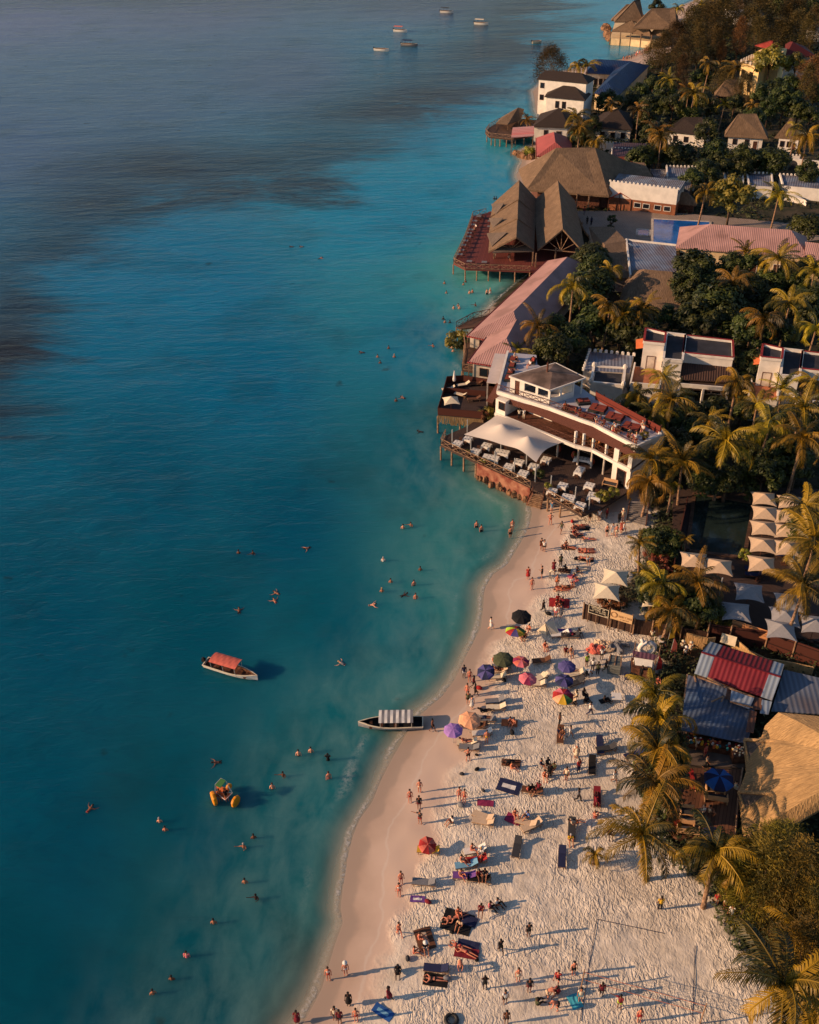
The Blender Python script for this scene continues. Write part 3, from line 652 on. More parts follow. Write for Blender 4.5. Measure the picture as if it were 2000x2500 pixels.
GN=dict(s='shirt',l='long_sleeved_shirt',d='dress',h='shorts',p='trousers',k='swim_briefs',b='bikini_top')
def person_at(loc,pose,skin,wear,hair,rz,label,group,scale=1.0):
 t=thing('person',label,'person',loc,group,world=False,rz=rad(rz));t.scale=(scale,)*3
 def add(kind,nm,mt):
  o=child(nm,pm(pose,kind),t);o.material_slots[0].link='OBJECT';o.material_slots[0].material=mt;return o
 add('body','body',SKIN[skin])
 for wv in wear.split(','):
  if wv!='-':k,c=wv.split(':');add(k,GN[k],C_(c))
 if hair.startswith('H:'):add('hat','hat',C_(hair[2:]))
 elif hair.isupper():add('long','hair',HAIR[hair.lower()])
 else:add('hair','hair',HAIR[hair])
 return t
def people(txt,group,z=None,dz=0.0,scale=1.0,feet=True):
 """one row a person: crop X Y pose skin wear hair rz [zoff] | label ; X,Y is where the feet (or the middle of a lying body) are"""
 for ln in txt.strip().splitlines():
  if not ln.strip():continue
  a,lab=ln.split('|');q=a.split();c,X,Y,pose,sk,wear,hr,rz=q[:8];off=float(q[8])if len(q)>8 else 0.0
  X,Y=float(X),float(Y)
  if z is None:p=G(c,X,Y);zz=p.z+.02
  else:p=P(c,X,Y,z);zz=z
  person_at((p.x,p.y,zz+off+dz),pose,sk,wear,hr,float(rz),lab.strip(),group,scale)
def umb_mesh(R,H,n=8,cols=(0,),sag=.0,dome=.26):
 mb=MB();K=4
 for i in range(n):
  for k in range(K):
   for s in range(3):
    def pt(kk,ss):
     t=kk/K;a=2*math.pi*(i+ss/3)/n;rr=R*math.sin(t*1.25)/math.sin(1.25)*(math.cos(math.pi/n)/math.cos((ss/3-.5)*2*math.pi/n)if kk else 1)
     return(rr*math.cos(a),rr*math.sin(a),H-R*dome*2*(1-math.cos(t*1.25))-.03*R*math.sin(math.pi*ss/3)*t)
    pts=[pt(k,s),pt(k+1,s),pt(k+1,s+1)]+([pt(k,s+1)]if k else[]);mb.face(pts,cols[i%len(cols)])
  a=2*math.pi*i/n;mb.tube([(0,0,H-.05),(R*.97*math.cos(a),R*.97*math.sin(a),H-R*dome*2*(1-math.cos(1.25))-.02)],.012,4,m=cols[i%len(cols)])
 mb.ell((0,0,H+.05),(.04,.04,.08),6,4)
 return mb
def parasol(c,X,Y,R,cols,label,tilt=(0,0),H=2.1,z=None,group='round beach umbrellas on the sand',rz=.2,n=8):
 """X,Y: middle of the canopy as seen"""
 z0=1.0 if z is None else z
 q=P(c,X,Y,z0+H-.25)
 zz=zg(q.x,q.y)if z is None else z
 t=thing('beach_umbrella',label,'umbrella',(q.x,q.y,zz),group,world=False)
 cn=child('canopy',mesh_of(umb_mesh(R,0,n,tuple(range(len(cols)))),'canopy',[C_(k)for k in cols]),t,(0,0,H));cn.rotation_euler=(tilt[0],tilt[1],rz)
 pk='pole%.1f'%H
 if pk not in TMESH:TMESH[pk]=mesh_of(MB().tube([(0,0,-.3),(0,0,H-.04)],.025,6),'pole',METAL)
 child('pole',TMESH[pk],t)
 return t
def sq_mesh(R,H,rise=.62):
 mb=MB();n=7
 def pt(k,t,s):
  e=1-.13*(1-s*s)*t;x,y=t*R*e,t*R*s*(1-.02*t);z=H+.05+rise*(1-t)**1.2-.14*t*t*s*s
  a=k*math.pi/2;return(x*math.cos(a)-y*math.sin(a),x*math.sin(a)+y*math.cos(a),z)
 for k in range(4):
  for i in range(n):
   for j in range(n):
    s0,s1=j/n*2-1,(j+1)/n*2-1;t0,t1=i/n,(i+1)/n
    mb.face([pt(k,t0,s0),pt(k,t1,s0),pt(k,t1,s1)]+([pt(k,t0,s1)]if i else[]))
 for s,t in((1,1),(1,-1),(-1,1),(-1,-1)):mb.tube([(0,0,H+rise),(s*R*.96,t*R*.94,H-.12)],.015,4)
 return mb
SQ={}
def sqparasol(c,X,Y,R,label,rz=-.12,col='tan',H=2.3,z=None,group='square parasols on the terrace',tilt=(0,0)):
 z0=1.4 if z is None else z;q=P(c,X,Y,z0+H+.3);zz=zg(q.x,q.y)if z is None else z
 t=thing('square_parasol',label,'parasol',(q.x,q.y,zz),group,world=False,rz=rz)
 k=(round(R,1),round(H,1))
 if k not in SQ:SQ[k]=(mesh_of(sq_mesh(R,H),'canopy',C_('tan')),mesh_of(MB().tube([(0,0,0),(0,0,H+.6)],.03,6).box((0,0,.05),(.6,.6,.1)),'pole',DWOOD))
 cn=child('canopy',SQ[k][0],t);cn.material_slots[0].link='OBJECT';cn.material_slots[0].material=C_(col);cn.rotation_euler=(tilt[0],tilt[1],0)
 child('pole',SQ[k][1],t);return t
def lounger_meshes():
 fr=MB()
 for y in(-.3,.3):fr.beam((-1.0,y,.30),(.35,y,.30),.06,.07);fr.beam((.35,y,.30),(.95,y,.30),.05,.06)
 for x in(-.95,.34,.93):fr.beam((x,-.27,.29),(x,.27,.29),.05)
 legs=MB()
 for x in(-.85,.75):
  for y in(-.3,.3):legs.beam((x,y,0),(x,y,.27),.06)
 seat=MB();seat.box((-.33,0,.37),(1.3,.62,.07));back=MB();back.slab([(.34,-.31,.40),(.34,.31,.40),(.92,.31,.78),(.92,-.31,.78)],.06)
 return{k:mesh_of(m_,k,WOOD)for k,m_ in(('frame',fr),('legs',legs),('seat',seat),('backrest',back))}
LG=lounger_meshes()
LEG1=mesh_of(MB().beam((0,0,0),(0,0,.27),.06),'leg',WOOD)
def lounger(c,X,Y,rz,col,label,group='sun loungers on the beach',z=None,frame=None,cover=True):
 p=G(c,X,Y)if z is None else P(c,X,Y,z)
 t=thing('sun_lounger',label,'sun lounger',p,group,world=False,rz=rad(rz))
 def ad(n,mt):
  o=child(n,LG[n],t)
  if mt:o.material_slots[0].link='OBJECT';o.material_slots[0].material=mt
 ad('frame',frame);ad('seat',C_(col));ad('backrest',C_(col))
 for x in(-.85,.75):
  for y in(-.3,.3):
   o=child('leg',LEG1,t,(x,y,0))
   if frame:o.material_slots[0].link='OBJECT';o.material_slots[0].material=frame
 return t
def towel(c,X,Y,rz,L,Wd,col,label,group='towels and blankets spread on the sand',name='towel',z=None,col2=None):
 p=G(c,X,Y)if z is None else P(c,X,Y,z);mb=MB();n=5;r=random.Random(int(X*7+Y));zz={}
 for i in range(n+1):
  for k in range(4):zz[i,k]=.05+r.uniform(0,.06)
 f=lambda i,k,d:(-L/2+L*i/n,-Wd/2+Wd*k/3,zz[i,k]-d)
 for i in range(n):
  for k in range(3):
   m_=1 if(col2 and(i in(1,2,3))and k==1)else 0
   mb.face([f(i,k,0),f(i+1,k,0),f(i+1,k+1,0),f(i,k+1,0)],m_);mb.face([f(i,k+1,.02),f(i+1,k+1,.02),f(i+1,k,.02),f(i,k,.02)],0)
 o=mb.build(name,[C_(col)]+([C_(col2)]if col2 else[]),None,origin=Vector((0,0,0)));o.location=p;o.rotation_euler=(0,0,rad(rz));return tag(o,label,'towel' if name=='towel' else name.replace('_',' '),group)
def bag(c,X,Y,col,label,s=1.0,name='bag',z=None,group='bags left on the beach'):
 p=G(c,X,Y)if z is None else P(c,X,Y,z);mb=MB();mb.ell((0,0,.16*s),(.28*s,.18*s,.17*s),9,6);mb.tube([(-.14*s,0,.26*s),(-.1*s,.02,.42*s),(.1*s,.02,.42*s),(.14*s,0,.26*s)],.018,5)
 o=mb.build(name,C_(col),None,smooth=True,origin=Vector((0,0,0)));o.location=p;o.rotation_euler=(0,0,X);return tag(o,label,name.replace('_',' '),group)
def hull_mesh(L,B,H,th=.09):
 K=13;n=7;outer=[];inner=[]
 for i in range(K):
  t=i/(K-1);x=-L/2+L*t;w_=B/2*((.86+.28*t)if t<.45 else.986*(1-((t-.45)/.55)**2.3));w_=max(w_,.02);sh=H*(1+.35*max(0,t-.5)**1.5*2);kz=-.35*H*(1-max(0,(t-.7)/.3)**2)
  ro=[];ri=[]
  for k in range(n):
   a=k/(n-1)*2-1;yy=math.copysign(abs(a)**.55,a);zz=kz+(sh-kz)*abs(a)**1.7;ro.append((x,yy*w_,zz));ri.append((x-(.1 if t>.9 else 0),yy*max(w_-th,.005),max(zz,H*.35)if abs(a)<.99 else sh))
  outer.append(ro);inner.append(ri)
 mb=MB();fl=MB();rim=MB()
 for i in range(K-1):
  for k in range(n-1):
   mb.face([outer[i][k],outer[i+1][k],outer[i+1][k+1],outer[i][k+1]]);fl.face([inner[i][k+1],inner[i+1][k+1],inner[i+1][k],inner[i][k]])
 mb.face(outer[0][::-1]);fl.face(inner[0])
 for k in(0,n-1):
  for i in range(K-1):
   a,b,c2,d=Vector(outer[i][k]),Vector(outer[i+1][k]),Vector(inner[i+1][k]),Vector(inner[i][k]);u=Vector((0,0,.035));rim.face([a+u,b+u,c2+u,d+u]);rim.face([a-u,b-u,b+u,a+u])
 a=outer[0];rim.beam(Vector(a[0])+Vector((0,0,.01)),Vector(a[-1])+Vector((0,0,.01)),.1,.06)
 return mb,fl,rim
def boat(c,X,Y,L,B,rz,hullc,deckc,canopy,label,z=0.0,name='motor_boat',group=None,stripes=False,top=1.75,cx=(-.42,.18),engine=True,small=False,rim='cream',H=.55):
 p=P(c,X,Y,z);t=thing(name,label,'boat',(p.x,p.y,z),group,world=False,rz=rad(rz));mb,fl,rm=hull_mesh(L,B,H)
 child('hull',mesh_of(mb,'hull',C_(hullc),smooth=True),t);child('deck',mesh_of(fl,'deck',C_(deckc)),t);child('gunwale',mesh_of(rm,'gunwale',C_(rim)),t)
 bn=MB()
 for k in((-.3,-.08,.14,.3)if not small else(-.2,.1)):bn.box((L*k,0,H*.72),(.28,B*.8,.06))
 child('bench',mesh_of(bn,'bench',DWOOD),t)
 if canopy:
  x0,x1=L*cx[0],L*cx[1];w_=B*.47;fr=MB()
  for x in(x0,(x0+x1)/2,x1):
   for s in(-1,1):fr.tube([(x,s*w_*.92,H*.9),(x,s*w_,top-.05)],.025,5)
   fr.tube([(x,-w_,top-.05),(x,-w_*.6,top+.1),(x,w_*.6,top+.1),(x,w_,top-.05)],.025,5)
  child('canopy_frame',mesh_of(fr,'canopy_frame',METAL),t)
  cv=MB();n=12;ny=6
  z_=lambda k:top+.17*(1-(k/ny*2-1)**2)**.7
  for i in range(n):
   for k in range(ny):
    f=lambda a,b:(x0-.15+(x1-x0+.3)*a/n,-w_-.05+(2*w_+.1)*b/ny,z_(b)+.012*math.sin(a*2.3+b))
    cv.face([f(i,k),f(i+1,k),f(i+1,k+1),f(i,k+1)],(i%2)if stripes else 0)
  child('canopy',mesh_of(cv,'canopy',[C_(canopy),C_('white')]),t)
 if engine:
  e=MB();e.box((-L/2-.22,0,H+.12),(.34,.32,.42));e.ell((-L/2-.22,0,H+.35),(.2,.18,.14),8,4);e.tube([(-L/2-.22,0,H),(-L/2-.24,0,-.3)],.06,6)
  child('outboard_engine',mesh_of(e,'outboard_engine',C_('black')),t)
 return t
def table(c,X,Y,z,rz,L,Wd,label,col='white',group='cloth covered dining tables',H=.75):
 p=P(c,X,Y,z+H);t=thing('dining_table',label,'table',(p.x,p.y,z),group,world=False,rz=rad(rz));key=('tb',L,Wd)
 if key not in TMESH:
  mb=MB();n=16;top=[];lo=[];r=random.Random(3)
  for i in range(n):
   a=2*math.pi*i/n;cx_,cy_=math.cos(a),math.sin(a);k=1/max(abs(cx_),abs(cy_));x,y=cx_*k*L/2,cy_*k*Wd/2;cor=abs(abs(cx_)-abs(cy_))<.2
   top.append((x,y,H));lo.append((x*(1.10 if cor else 1.04),y*(1.10 if cor else 1.04),H-(.60 if cor else.30)))
  mb.face(top)
  for i in range(n):j=(i+1)%n;mb.face([top[i],lo[i],lo[j],top[j]])
  lg=MB().box((0,0,H-.03),(L*.96,Wd*.96,.04))
  TMESH[key]=(mesh_of(mb,'tablecloth',C_('white')),mesh_of(lg,'tabletop',DWOOD));TMESH['tleg']=mesh_of(MB().beam((0,0,0),(0,0,H-.05),.06),'leg',DWOOD)
  pl=MB()
  for i in range(3 if L>1.2 else 2):
   for s in(-1,1):pl.tube([((i-.5*(2 if L>1.2 else 1))*.45,s*Wd*.26,H+.004),((i-.5*(2 if L>1.2 else 1))*.45,s*Wd*.26,H+.02)],[.07,.10],8)
  TMESH[key+(1,)]=mesh_of(pl,'plates',C_('grey'))
 for nm,me in(('tablecloth',TMESH[key][0]),('tabletop',TMESH[key][1])):
  o=child(nm,me,t)
  if nm=='tablecloth' and col!='white':o.material_slots[0].link='OBJECT';o.material_slots[0].material=C_(col)
 child('place_settings',TMESH[key+(1,)],t)
 for sx_ in(-1,1):
  for sy_ in(-1,1):child('leg',TMESH['tleg'],t,(sx_*L*.42,sy_*Wd*.42,0))
 return t
def chair_meshes():
 d={};d['seat']=MB().box((0,0,.45),(.44,.44,.05));b=MB()
 for x in(-.19,.19):b.beam((x,.2,.47),(x,.25,.92),.04)
 for z in(.6,.72,.86):b.beam((-.19,.225,z),(.19,.225,z),.03,.08)
 d['backrest']=b;return{k:mesh_of(m_,k,DWOOD)for k,m_ in d.items()}
CHM=chair_meshes();CLEG=mesh_of(MB().beam((0,0,0),(0,0,.43),.04),'leg',DWOOD)
def chair_at(p,rz,label,group,mt=None):
 t=thing('dining_chair',label,'chair',p,group,world=False,rz=rz)
 for k in CHM:
  o=child(k,CHM[k],t)
  if mt:o.material_slots[0].link='OBJECT';o.material_slots[0].material=mt
 for x in(-.19,.19):
  for y in(-.19,.19):
   o=child('leg',CLEG,t,(x,y,0))
   if mt:o.material_slots[0].link='OBJECT';o.material_slots[0].material=mt
 return t
def V2(p):return Vector((p.x,p.y))
def cen(pts):return sum((Vector(p)for p in pts),Vector((0,0,0)))/len(pts)
def win(parent,a,b,t,w,z0,z1,name='window',pane=None,frame=None,out=None,fr=.09):
 """opening on the wall a-b (world, plan) at fraction t; frame is the part, the pane its sub-part"""
 a=Vector((a[0],a[1],0));b=Vector((b[0],b[1],0));u=(b-a).normalized();n=Vector((u.y,-u.x,0))
 if out is not None and n.dot(Vector((out[0],out[1],0))-(a+b)/2)>0:n=-n
 c=a.lerp(b,t);mb=MB();o=n*.04
 def bar(x0,x1,y0,y1,th,off):p=c+u*((x0+x1)/2)+n*off;mb2 .box((p.x,p.y,(y0+y1)/2),(x1-x0,th,y1-y0),math.atan2(u.y,u.x))
 mb2=MB();h=w/2
 bar(-h-fr,-h,z0-fr,z1+fr,.08,.03);bar(h,h+fr,z0-fr,z1+fr,.08,.03);bar(-h,h,z1,z1+fr,.08,.03)
 if name!='door':bar(-h,h,z0-fr,z0,.08,.03)
 f=part(mb2,name,frame or DWOOD,parent)
 mb2=MB();bar(-h,h,z0,z1,.05,.02);part(mb2,'pane' if name!='door' else 'door_leaf',pane or GLASS,f)
def outline_walls(mb,pts,z0,z1,m=0):
 mb.slab([(p[0],p[1],z1)for p in pts],z1-z0,m)
def inset(pts,d):
 c=cen([Vector((p[0],p[1],0))for p in pts]);r=[]
 for p in pts:
  v=Vector((p[0],p[1],0))-c;r.append(c+v*max(.1,(v.length-d)/v.length))
 return r
def hip(mb,e,r,ze,zr,th=.18,m=0,m_side=None):
 """e: four eave corners in order, r: two ridge ends (r[0] between e[3],e[0]; r[1] between e[1],e[2])"""
 e=[Vector((p[0],p[1],ze if len(p)<3 or p[2]==0 else p[2]))for p in e];r=[Vector((p[0],p[1],zr))for p in r]
 for f in((e[0],e[1],r[1],r[0]),(e[2],e[3],r[0],r[1]),(e[3],e[0],r[0]),(e[1],e[2],r[1])):
  if cen(f[:2])is not None and(f[0]-f[1]).length>.05:mb.slab(list(f),th,m if m_side is None or len(f)==4 else m_side)
def back(fl,fr_,R1,R2):
 u=(fr_-fl);u.z=0;u.normalize();n=Vector((-u.y,u.x,0));w=((R1-fl).dot(n)+(R2-fr_).dot(n));return fr_+n*w,fl+n*w
def house(name,label,c,fl,fr_,r1,r2,ze,zr,roofm,wallm,bk=None,z0=None,ins=.5,group=None,wins=(),cat='building',doors=(),th=.18,hipr=True,wwin=(),rail=False):
 FL,FR=P(c,*fl,ze),P(c,*fr_,ze);R1,R2=P(c,*r1,zr),P(c,*r2,zr)
 if bk:BR,BL=bk
 else:BR,BL=back(FL,FR,R1,R2)
 E=[FL,FR,BR,BL];cc=cen(E);zb=(zg(cc.x,cc.y)if z0 is None else z0)
 t=thing(name,label,cat,(cc.x,cc.y,zb),group)
 w_=inset(E,ins);mb=MB();outline_walls(mb,w_,zb-.6,ze-th+.02);part(mb,'wall',wallm,t)
 mb=MB();hip(mb,E,[R1,R2],ze,zr,th);part(mb,'roof',roofm,t)
 for tt,ww,a,b in wins:win(t,w_[0],w_[1],tt,ww,zb+a,zb+b,out=cc)
 for tt,ww,b in doors:win(t,w_[0],w_[1],tt,ww,zb,zb+b,'door',pane=DWOOD,frame=PLAST,out=cc)
 for tt,ww,a,b in wwin:win(t,w_[3],w_[0],tt,ww,zb+a,zb+b,out=cc)
 return t,E,w_
def crenel(mb,a,b,z,w=.25,h=.35,step=.7,m=0,rnd=True):
 a=Vector((a[0],a[1],0));b=Vector((b[0],b[1],0));L=(b-a).length;n=max(2,int(L/step));an=math.atan2(b.y-a.y,b.x-a.x)
 for i in range(n+1):
  p=a.lerp(b,i/n);mb.box((p.x,p.y,z+h/2-.03),(step*.55,w,h),an,m)
  if rnd:mb.ell((p.x,p.y,z+h*.9),(step*.24,w*.5,h*.35),6,4,m)
def wallthing(name,label,c,pts,z1,z0=None,w=.25,mt=None,cren=True,group='white crenellated garden walls',h=.35,step=.75):
 q=[P(c,x,y,z1)for x,y in pts];cc=cen(q);zb=zg(cc.x,cc.y)if z0 is None else z0;t=thing(name,label,'wall',(cc.x,cc.y,zb),group);mb=MB()
 for a,b in zip(q,q[1:]):
  m_=(a+b)/2;mb.box((m_.x,m_.y,(z1+zb-.5)/2),((b-a).length+w*.5,w,z1-zb+.5),math.atan2(b.y-a.y,b.x-a.x))
 part(mb,'wall',mt or PLAST,t);mb=MB()
 if cren:
  for a,b in zip(q,q[1:]):crenel(mb,a,b,z1,w,h,step)
  part(mb,'battlement',mt or PLAST,t)
 return t
def rail(mb,q,h=1.0,xb=True,step=1.5,th=.06):
 """timber railing along world points q with crossed braces"""
 for a,b in zip(q,q[1:]):
  L=(b-a).length;n=max(1,round(L/step));up=Vector((0,0,1))
  mb.beam(a+up*h,b+up*h,th*1.3);mb.beam(a+up*.12,b+up*.12,th)
  for i in range(n+1):p=a.lerp(b,i/n);mb.beam(p,p+up*h,th*1.2)
  if xb:
   for i in range(n):p,r_=a.lerp(b,i/n),a.lerp(b,(i+1)/n);mb.beam(p+up*.12,r_+up*h,th*.8);mb.beam(p+up*h,r_+up*.12,th*.8)
def deckthing(name,label,pts,z,mt,railpts=None,piles=(),railm=None,cat='deck',group=None,th=.3,rh=1.0,pz=-2.0):
 cc=cen(pts);t=thing(name,label,cat,(cc.x,cc.y,z),group);mb=MB();mb.slab([(p.x,p.y,z)for p in pts],th);part(mb,'floor',mt,t)
 if railpts:
  for rp in railpts:mb=MB();rail(mb,rp,rh);part(mb,'railing',railm or WOOD,t)
 for i,p in enumerate(piles):
  mb=MB();mb.tube([(p.x,p.y,z-th+.05),(p.x+.08*math.sin(i*3),p.y,pz)],.13,7);part(mb,'pile',WOOD,t)
 return t
def along(q,step):
 r=[]
 for a,b in zip(q,q[1:]):
  n=max(1,int((b-a).length/step))
  for i in range(n):r.append(a.lerp(b,i/n))
 return r+[q[-1]]
ZD=2.4
edge=[P('D',110,700,ZD),P('U',95,610,ZD),P('U',250,690,ZD),P('U',590,850,ZD),P('U',960,1020,ZD),P('U',1350,1212,ZD)]
front2=[P('D',800,1112,ZD),P('D',930,1185,ZD),P('D',1065,1262,ZD)]
dk=edge+front2+[P('D',1220,1200,ZD),P('D',1420,1075,ZD),P('D',1400,900,ZD),P('D',980,690,ZD),P('D',470,470,ZD),P('D',270,630,ZD)]
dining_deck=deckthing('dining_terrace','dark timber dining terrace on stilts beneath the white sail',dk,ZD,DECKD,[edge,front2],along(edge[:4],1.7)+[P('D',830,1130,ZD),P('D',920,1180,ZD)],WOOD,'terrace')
mb=MB();q=[P('U',600,862,ZD-.05),P('U',960,1030,ZD-.05),P('U',1345,1216,ZD-.05)]
for a,b in zip(q,q[1:]):mb.slab([a,b,b+Vector((-.02,-.12,0)),a+Vector((-.02,-.12,0))],3.0)
RUST=mat('rusty_red_wall',srgb(100,46,36),.85,'noise',.3,1.0,bump=.5,col2=srgb(160,112,88));part(mb,'retaining_wall',RUST,dining_deck,'rusty red boarded wall with peeling pale patches')
mb=MB();r_=random.Random(4)
for a,b in zip(q,q[1:]):
 for i in range(7):
  p=a.lerp(b,(i+.5)/7)+Vector((-.06,-.22,-1.9+r_.uniform(-.2,.2)));k0=len(mb.v);sc=r_.uniform(.5,1.3);mb.ell(p+Vector((r_.uniform(-.3,.3),r_.uniform(-.2,.1),0)),(.38*sc,.28,.5*sc),7,5);mb.v[k0:]=[(v[0]+r_.uniform(-.08,.08),v[1]+r_.uniform(-.08,.08),v[2]+r_.uniform(-.1,.1))for v in mb.v[k0:]]
part(mb,'footing_rocks',STONE,dining_deck)
st=thing('beach_stair','timber stair from the dining terrace down to the sand','stairs',G('D',720,1180));a,b=P('D',722,1102,ZD),P('D',800,1118,ZD)
a2,b2=G('D',680,1190),G('D',775,1215);mb=MB()
for i in range(8):
 f=(i+.5)/8;p,r2=a.lerp(a2,f),b.lerp(b2,f);mb.beam(p,r2,.26,.06)
part(mb,'tread',WOOD,st);mb=MB();mb.beam(a,a2,.06,.25);mb.beam(b,b2,.06,.25);up=Vector((0,0,.95));mb.beam(a+up,a2+up,.07);mb.beam(b+up,b2+up,.07)
for p in(a,a2,b,b2):mb.beam(p,p+up,.08)
part(mb,'handrail',RWOOD,st)
ZU,ZT=5.5,8.2
rest=thing('restaurant_building','white two-storey restaurant with brown tiled awning and roof terrace','building',P('D',1000,700,ZD))
FLn=[P('V',170,905,ZU),P('V',860,1185,ZU),P('V',1300,1365,ZU),P('W',540,1030,ZU),P('W',860,1200,ZU),P('W',1115,1325,ZU)]
TP=[P('V',200,625,ZT),P('V',920,850,ZT),P('V',1400,1030,ZT),P('W',560,670,ZT),P('W',860,830,ZT),P('W',1190,1000,ZT),P('W',1555,835,ZT),P('W',1540,790,ZT),P('W',580,262,ZT),P('V',1390,560,ZT),P('V',760,230,ZT),P('V',745,95,ZT),P('V',345,60,ZT)]
mb=MB();mb.slab(TP,.35);part(mb,'roof_terrace',mat('terrace_screed',srgb(176,174,182),.8,'noise',.06,.5),rest)
mb=MB()
for a,b in list(zip(TP,TP[1:]))[:7]+[(TP[-1],TP[0])]:
 n_=Vector((0,0,.0));mb.beam(a+Vector((0,0,.08)),b+Vector((0,0,.08)),.3,.5)
part(mb,'coping',PLAST,rest)
bu=Vector((FLn[-1].x-FLn[0].x,FLn[-1].y-FLn[0].y,0)).normalized();bn=Vector((-bu.y,bu.x,0))
if bn.y<0:bn=-bn
mb=MB();bk_=[p+bn*7.5 for p in FLn[::-1]];mb.slab(FLn+bk_,.35);part(mb,'upper_floor',RWOOD,rest)
mb=MB()
for a,b in zip(FLn,FLn[1:]):mb.beam(a+Vector((-.02,-.05,-.12)),b+Vector((-.02,-.05,-.12)),.34,.42)
part(mb,'floor_band',PLAST,rest)
mb=MB()
for dz0,dz1,off in((ZU,ZT-.36,4.2),(ZD,ZU-.36,3.6)):
 for a,b in zip(FLn,FLn[1:]):
  A_,B_=a+bn*off,b+bn*off;mb.slab([Vector((p.x,p.y,dz1))for p in(A_,B_,B_+bn*.3,A_+bn*.3)],dz1-dz0)
part(mb,'back_wall',PLASTD,rest)
mb=MB()
def pier(a,b,z0,z1,d=.5,m=0):
 A_=Vector((a.x,a.y,z1));B_=Vector((b.x,b.y,z1));mb.slab([A_,B_,B_+bn*d,A_+bn*d],z1-z0,m)
e0,e1=FLn[-2],FLn[-1]
pier(e0-bu*.15,e0 .lerp(e1,.22),ZD,ZT-.9);pier(e0 .lerp(e1,.78),e1,ZD,ZT-.9);pier(e0 .lerp(e1,.22),e0 .lerp(e1,.78),ZD+2.4,ZU-.2)
pier(FLn[0],FLn[0].lerp(FLn[1],.20),ZD,ZT-.5,4.0);pier(FLn[0],FLn[0].lerp(FLn[1],.05),ZD,ZU,6.5)
A_,B_=e1+bn*.5,e1+bn*7.5;mb.slab([Vector((p.x,p.y,ZT-.4))for p in(A_,B_,B_-bu*.3,A_-bu*.3)],ZT-.4-ZD)
part(mb,'wall',PLAST,rest)
for t_,i in((.93,1),(.35,2),(.92,2),(.55,3)):
 p=FLn[i].lerp(FLn[i+1],t_)+bn*.35;mb=MB();mb.box((p.x,p.y,(ZU+7.3)/2),(.3,.3,7.3-ZU),.3);part(mb,'column',PLAST,rest)
for t_,i in((.4,1),(.1,2),(.9,2),(.5,3),(.98,3)):
 p=FLn[i].lerp(FLn[i+1],t_)+bn*.4;mb=MB();mb.tube([(p.x,p.y,ZD),(p.x,p.y,ZU-.3)],.14,8);part(mb,'post',PLASTD,rest)
mb=MB();inn=[P('V',280,632,ZT-.12),P('V',920,868,ZT-.12),P('V',1400,1050,ZT-.12),P('W',555,690,ZT-.12),P('W',860,850,ZT-.12),P('W',1188,1012,ZT-.12)]
outr=[P('V',225,722,ZT-.95),P('V',800,945,ZT-.95),P('V',1240,1120,ZT-.95),P('W',420,800,ZT-.95),P('W',760,950,ZT-.95),P('W',1182,1170,ZT-.95)]
for i in range(5):mb.slab([inn[i],outr[i],outr[i+1],inn[i+1]],.1)
part(mb,'awning',TILE,rest);mb=MB()
lft=[P('V',200,625,ZT-.1),P('V',90,680,ZT-.9),P('V',215,722,ZT-.95),P('V',282,634,ZT-.1)];mb.slab(lft,.1)
lf2=[P('V',195,480,ZT-.3),P('V',40,735,ZT-1.6),P('V',130,770,ZT-1.6),P('V',230,560,ZT-.3)];mb.slab(lf2,.1);part(mb,'side_awning',TILE,rest)
mb=MB();q=[P('V',640,905,ZU),P('V',965,1030,ZU)];mb.slab([Vector((p.x,p.y,ZU+1.1))for p in(q[0],q[1],q[1]+bn*.5,q[0]+bn*.5)],1.1);part(mb,'bar_counter',PLAST,rest)
mb=MB();rail(mb,[p+bn*.18 for p in FLn[0:6]][1:],.9,True,1.3,.045);part(mb,'gallery_railing',RWOOD,rest)
mb=MB();rail(mb,[p+Vector((.1,.25,0))+Vector((0,0,.3))for p in TP[0:6]],.8,True,1.3,.045);part(mb,'terrace_railing',RWOOD,rest)
REDC=mat('red_screen_cloth',srgb(112,48,38),.85,'plank',.12,1,period=.9)
mb=MB();a,b=P('W',1548,800,ZT),P('W',580,275,ZT);d_=(b-a).normalized();n_=Vector((-d_.y,d_.x,0))*.08
mb.slab([Vector((p.x,p.y,ZT+1.15))for p in(a,b,b+n_,a+n_)],1.12);part(mb,'red_screen',REDC,rest)
mb=MB()
for i in range(9):p=a.lerp(b,i/8)-n_;part(MB().beam(Vector((p.x,p.y,ZT)),Vector((p.x,p.y,ZT+1.3)),.12),'screen_post',RWOOD,rest)
win(rest,FLn[0],FLn[1],.13,.9,ZU+.9,ZU+1.9,out=cen(FLn)+bn*5);win(rest,e0,e1,.5,1.2,ZD,ZD+2.3,'door',pane=GLASS,frame=RWOOD,out=cen(FLn)+bn*5)
for i in range(6):
 f=(i+.5)/6;a_,b_=FLn[1]+bn*3.6,FLn[4]+bn*3.6;win(rest,a_,b_,f,1.9,ZD+.2,ZD+2.2,out=cen(FLn)+bn*9,frame=RWOOD)
for i in range(5):
 f=(i+.5)/5;a_,b_=FLn[1]+bn*4.2,FLn[4]+bn*4.2;win(rest,a_,b_,f,1.5,ZU+.5,ZU+1.9,out=cen(FLn)+bn*9,frame=RWOOD)
kb=[P('V',378,615,ZT),P('V',935,785,ZT),P('V',1245,690,ZT),None];kb[3]=kb[0]+(kb[2]-kb[1]);ZK=ZT+2.3
ksk=thing('rooftop_bar','white rooftop bar with stained grey hipped roof on the restaurant terrace','building',cen(kb))
mb=MB()
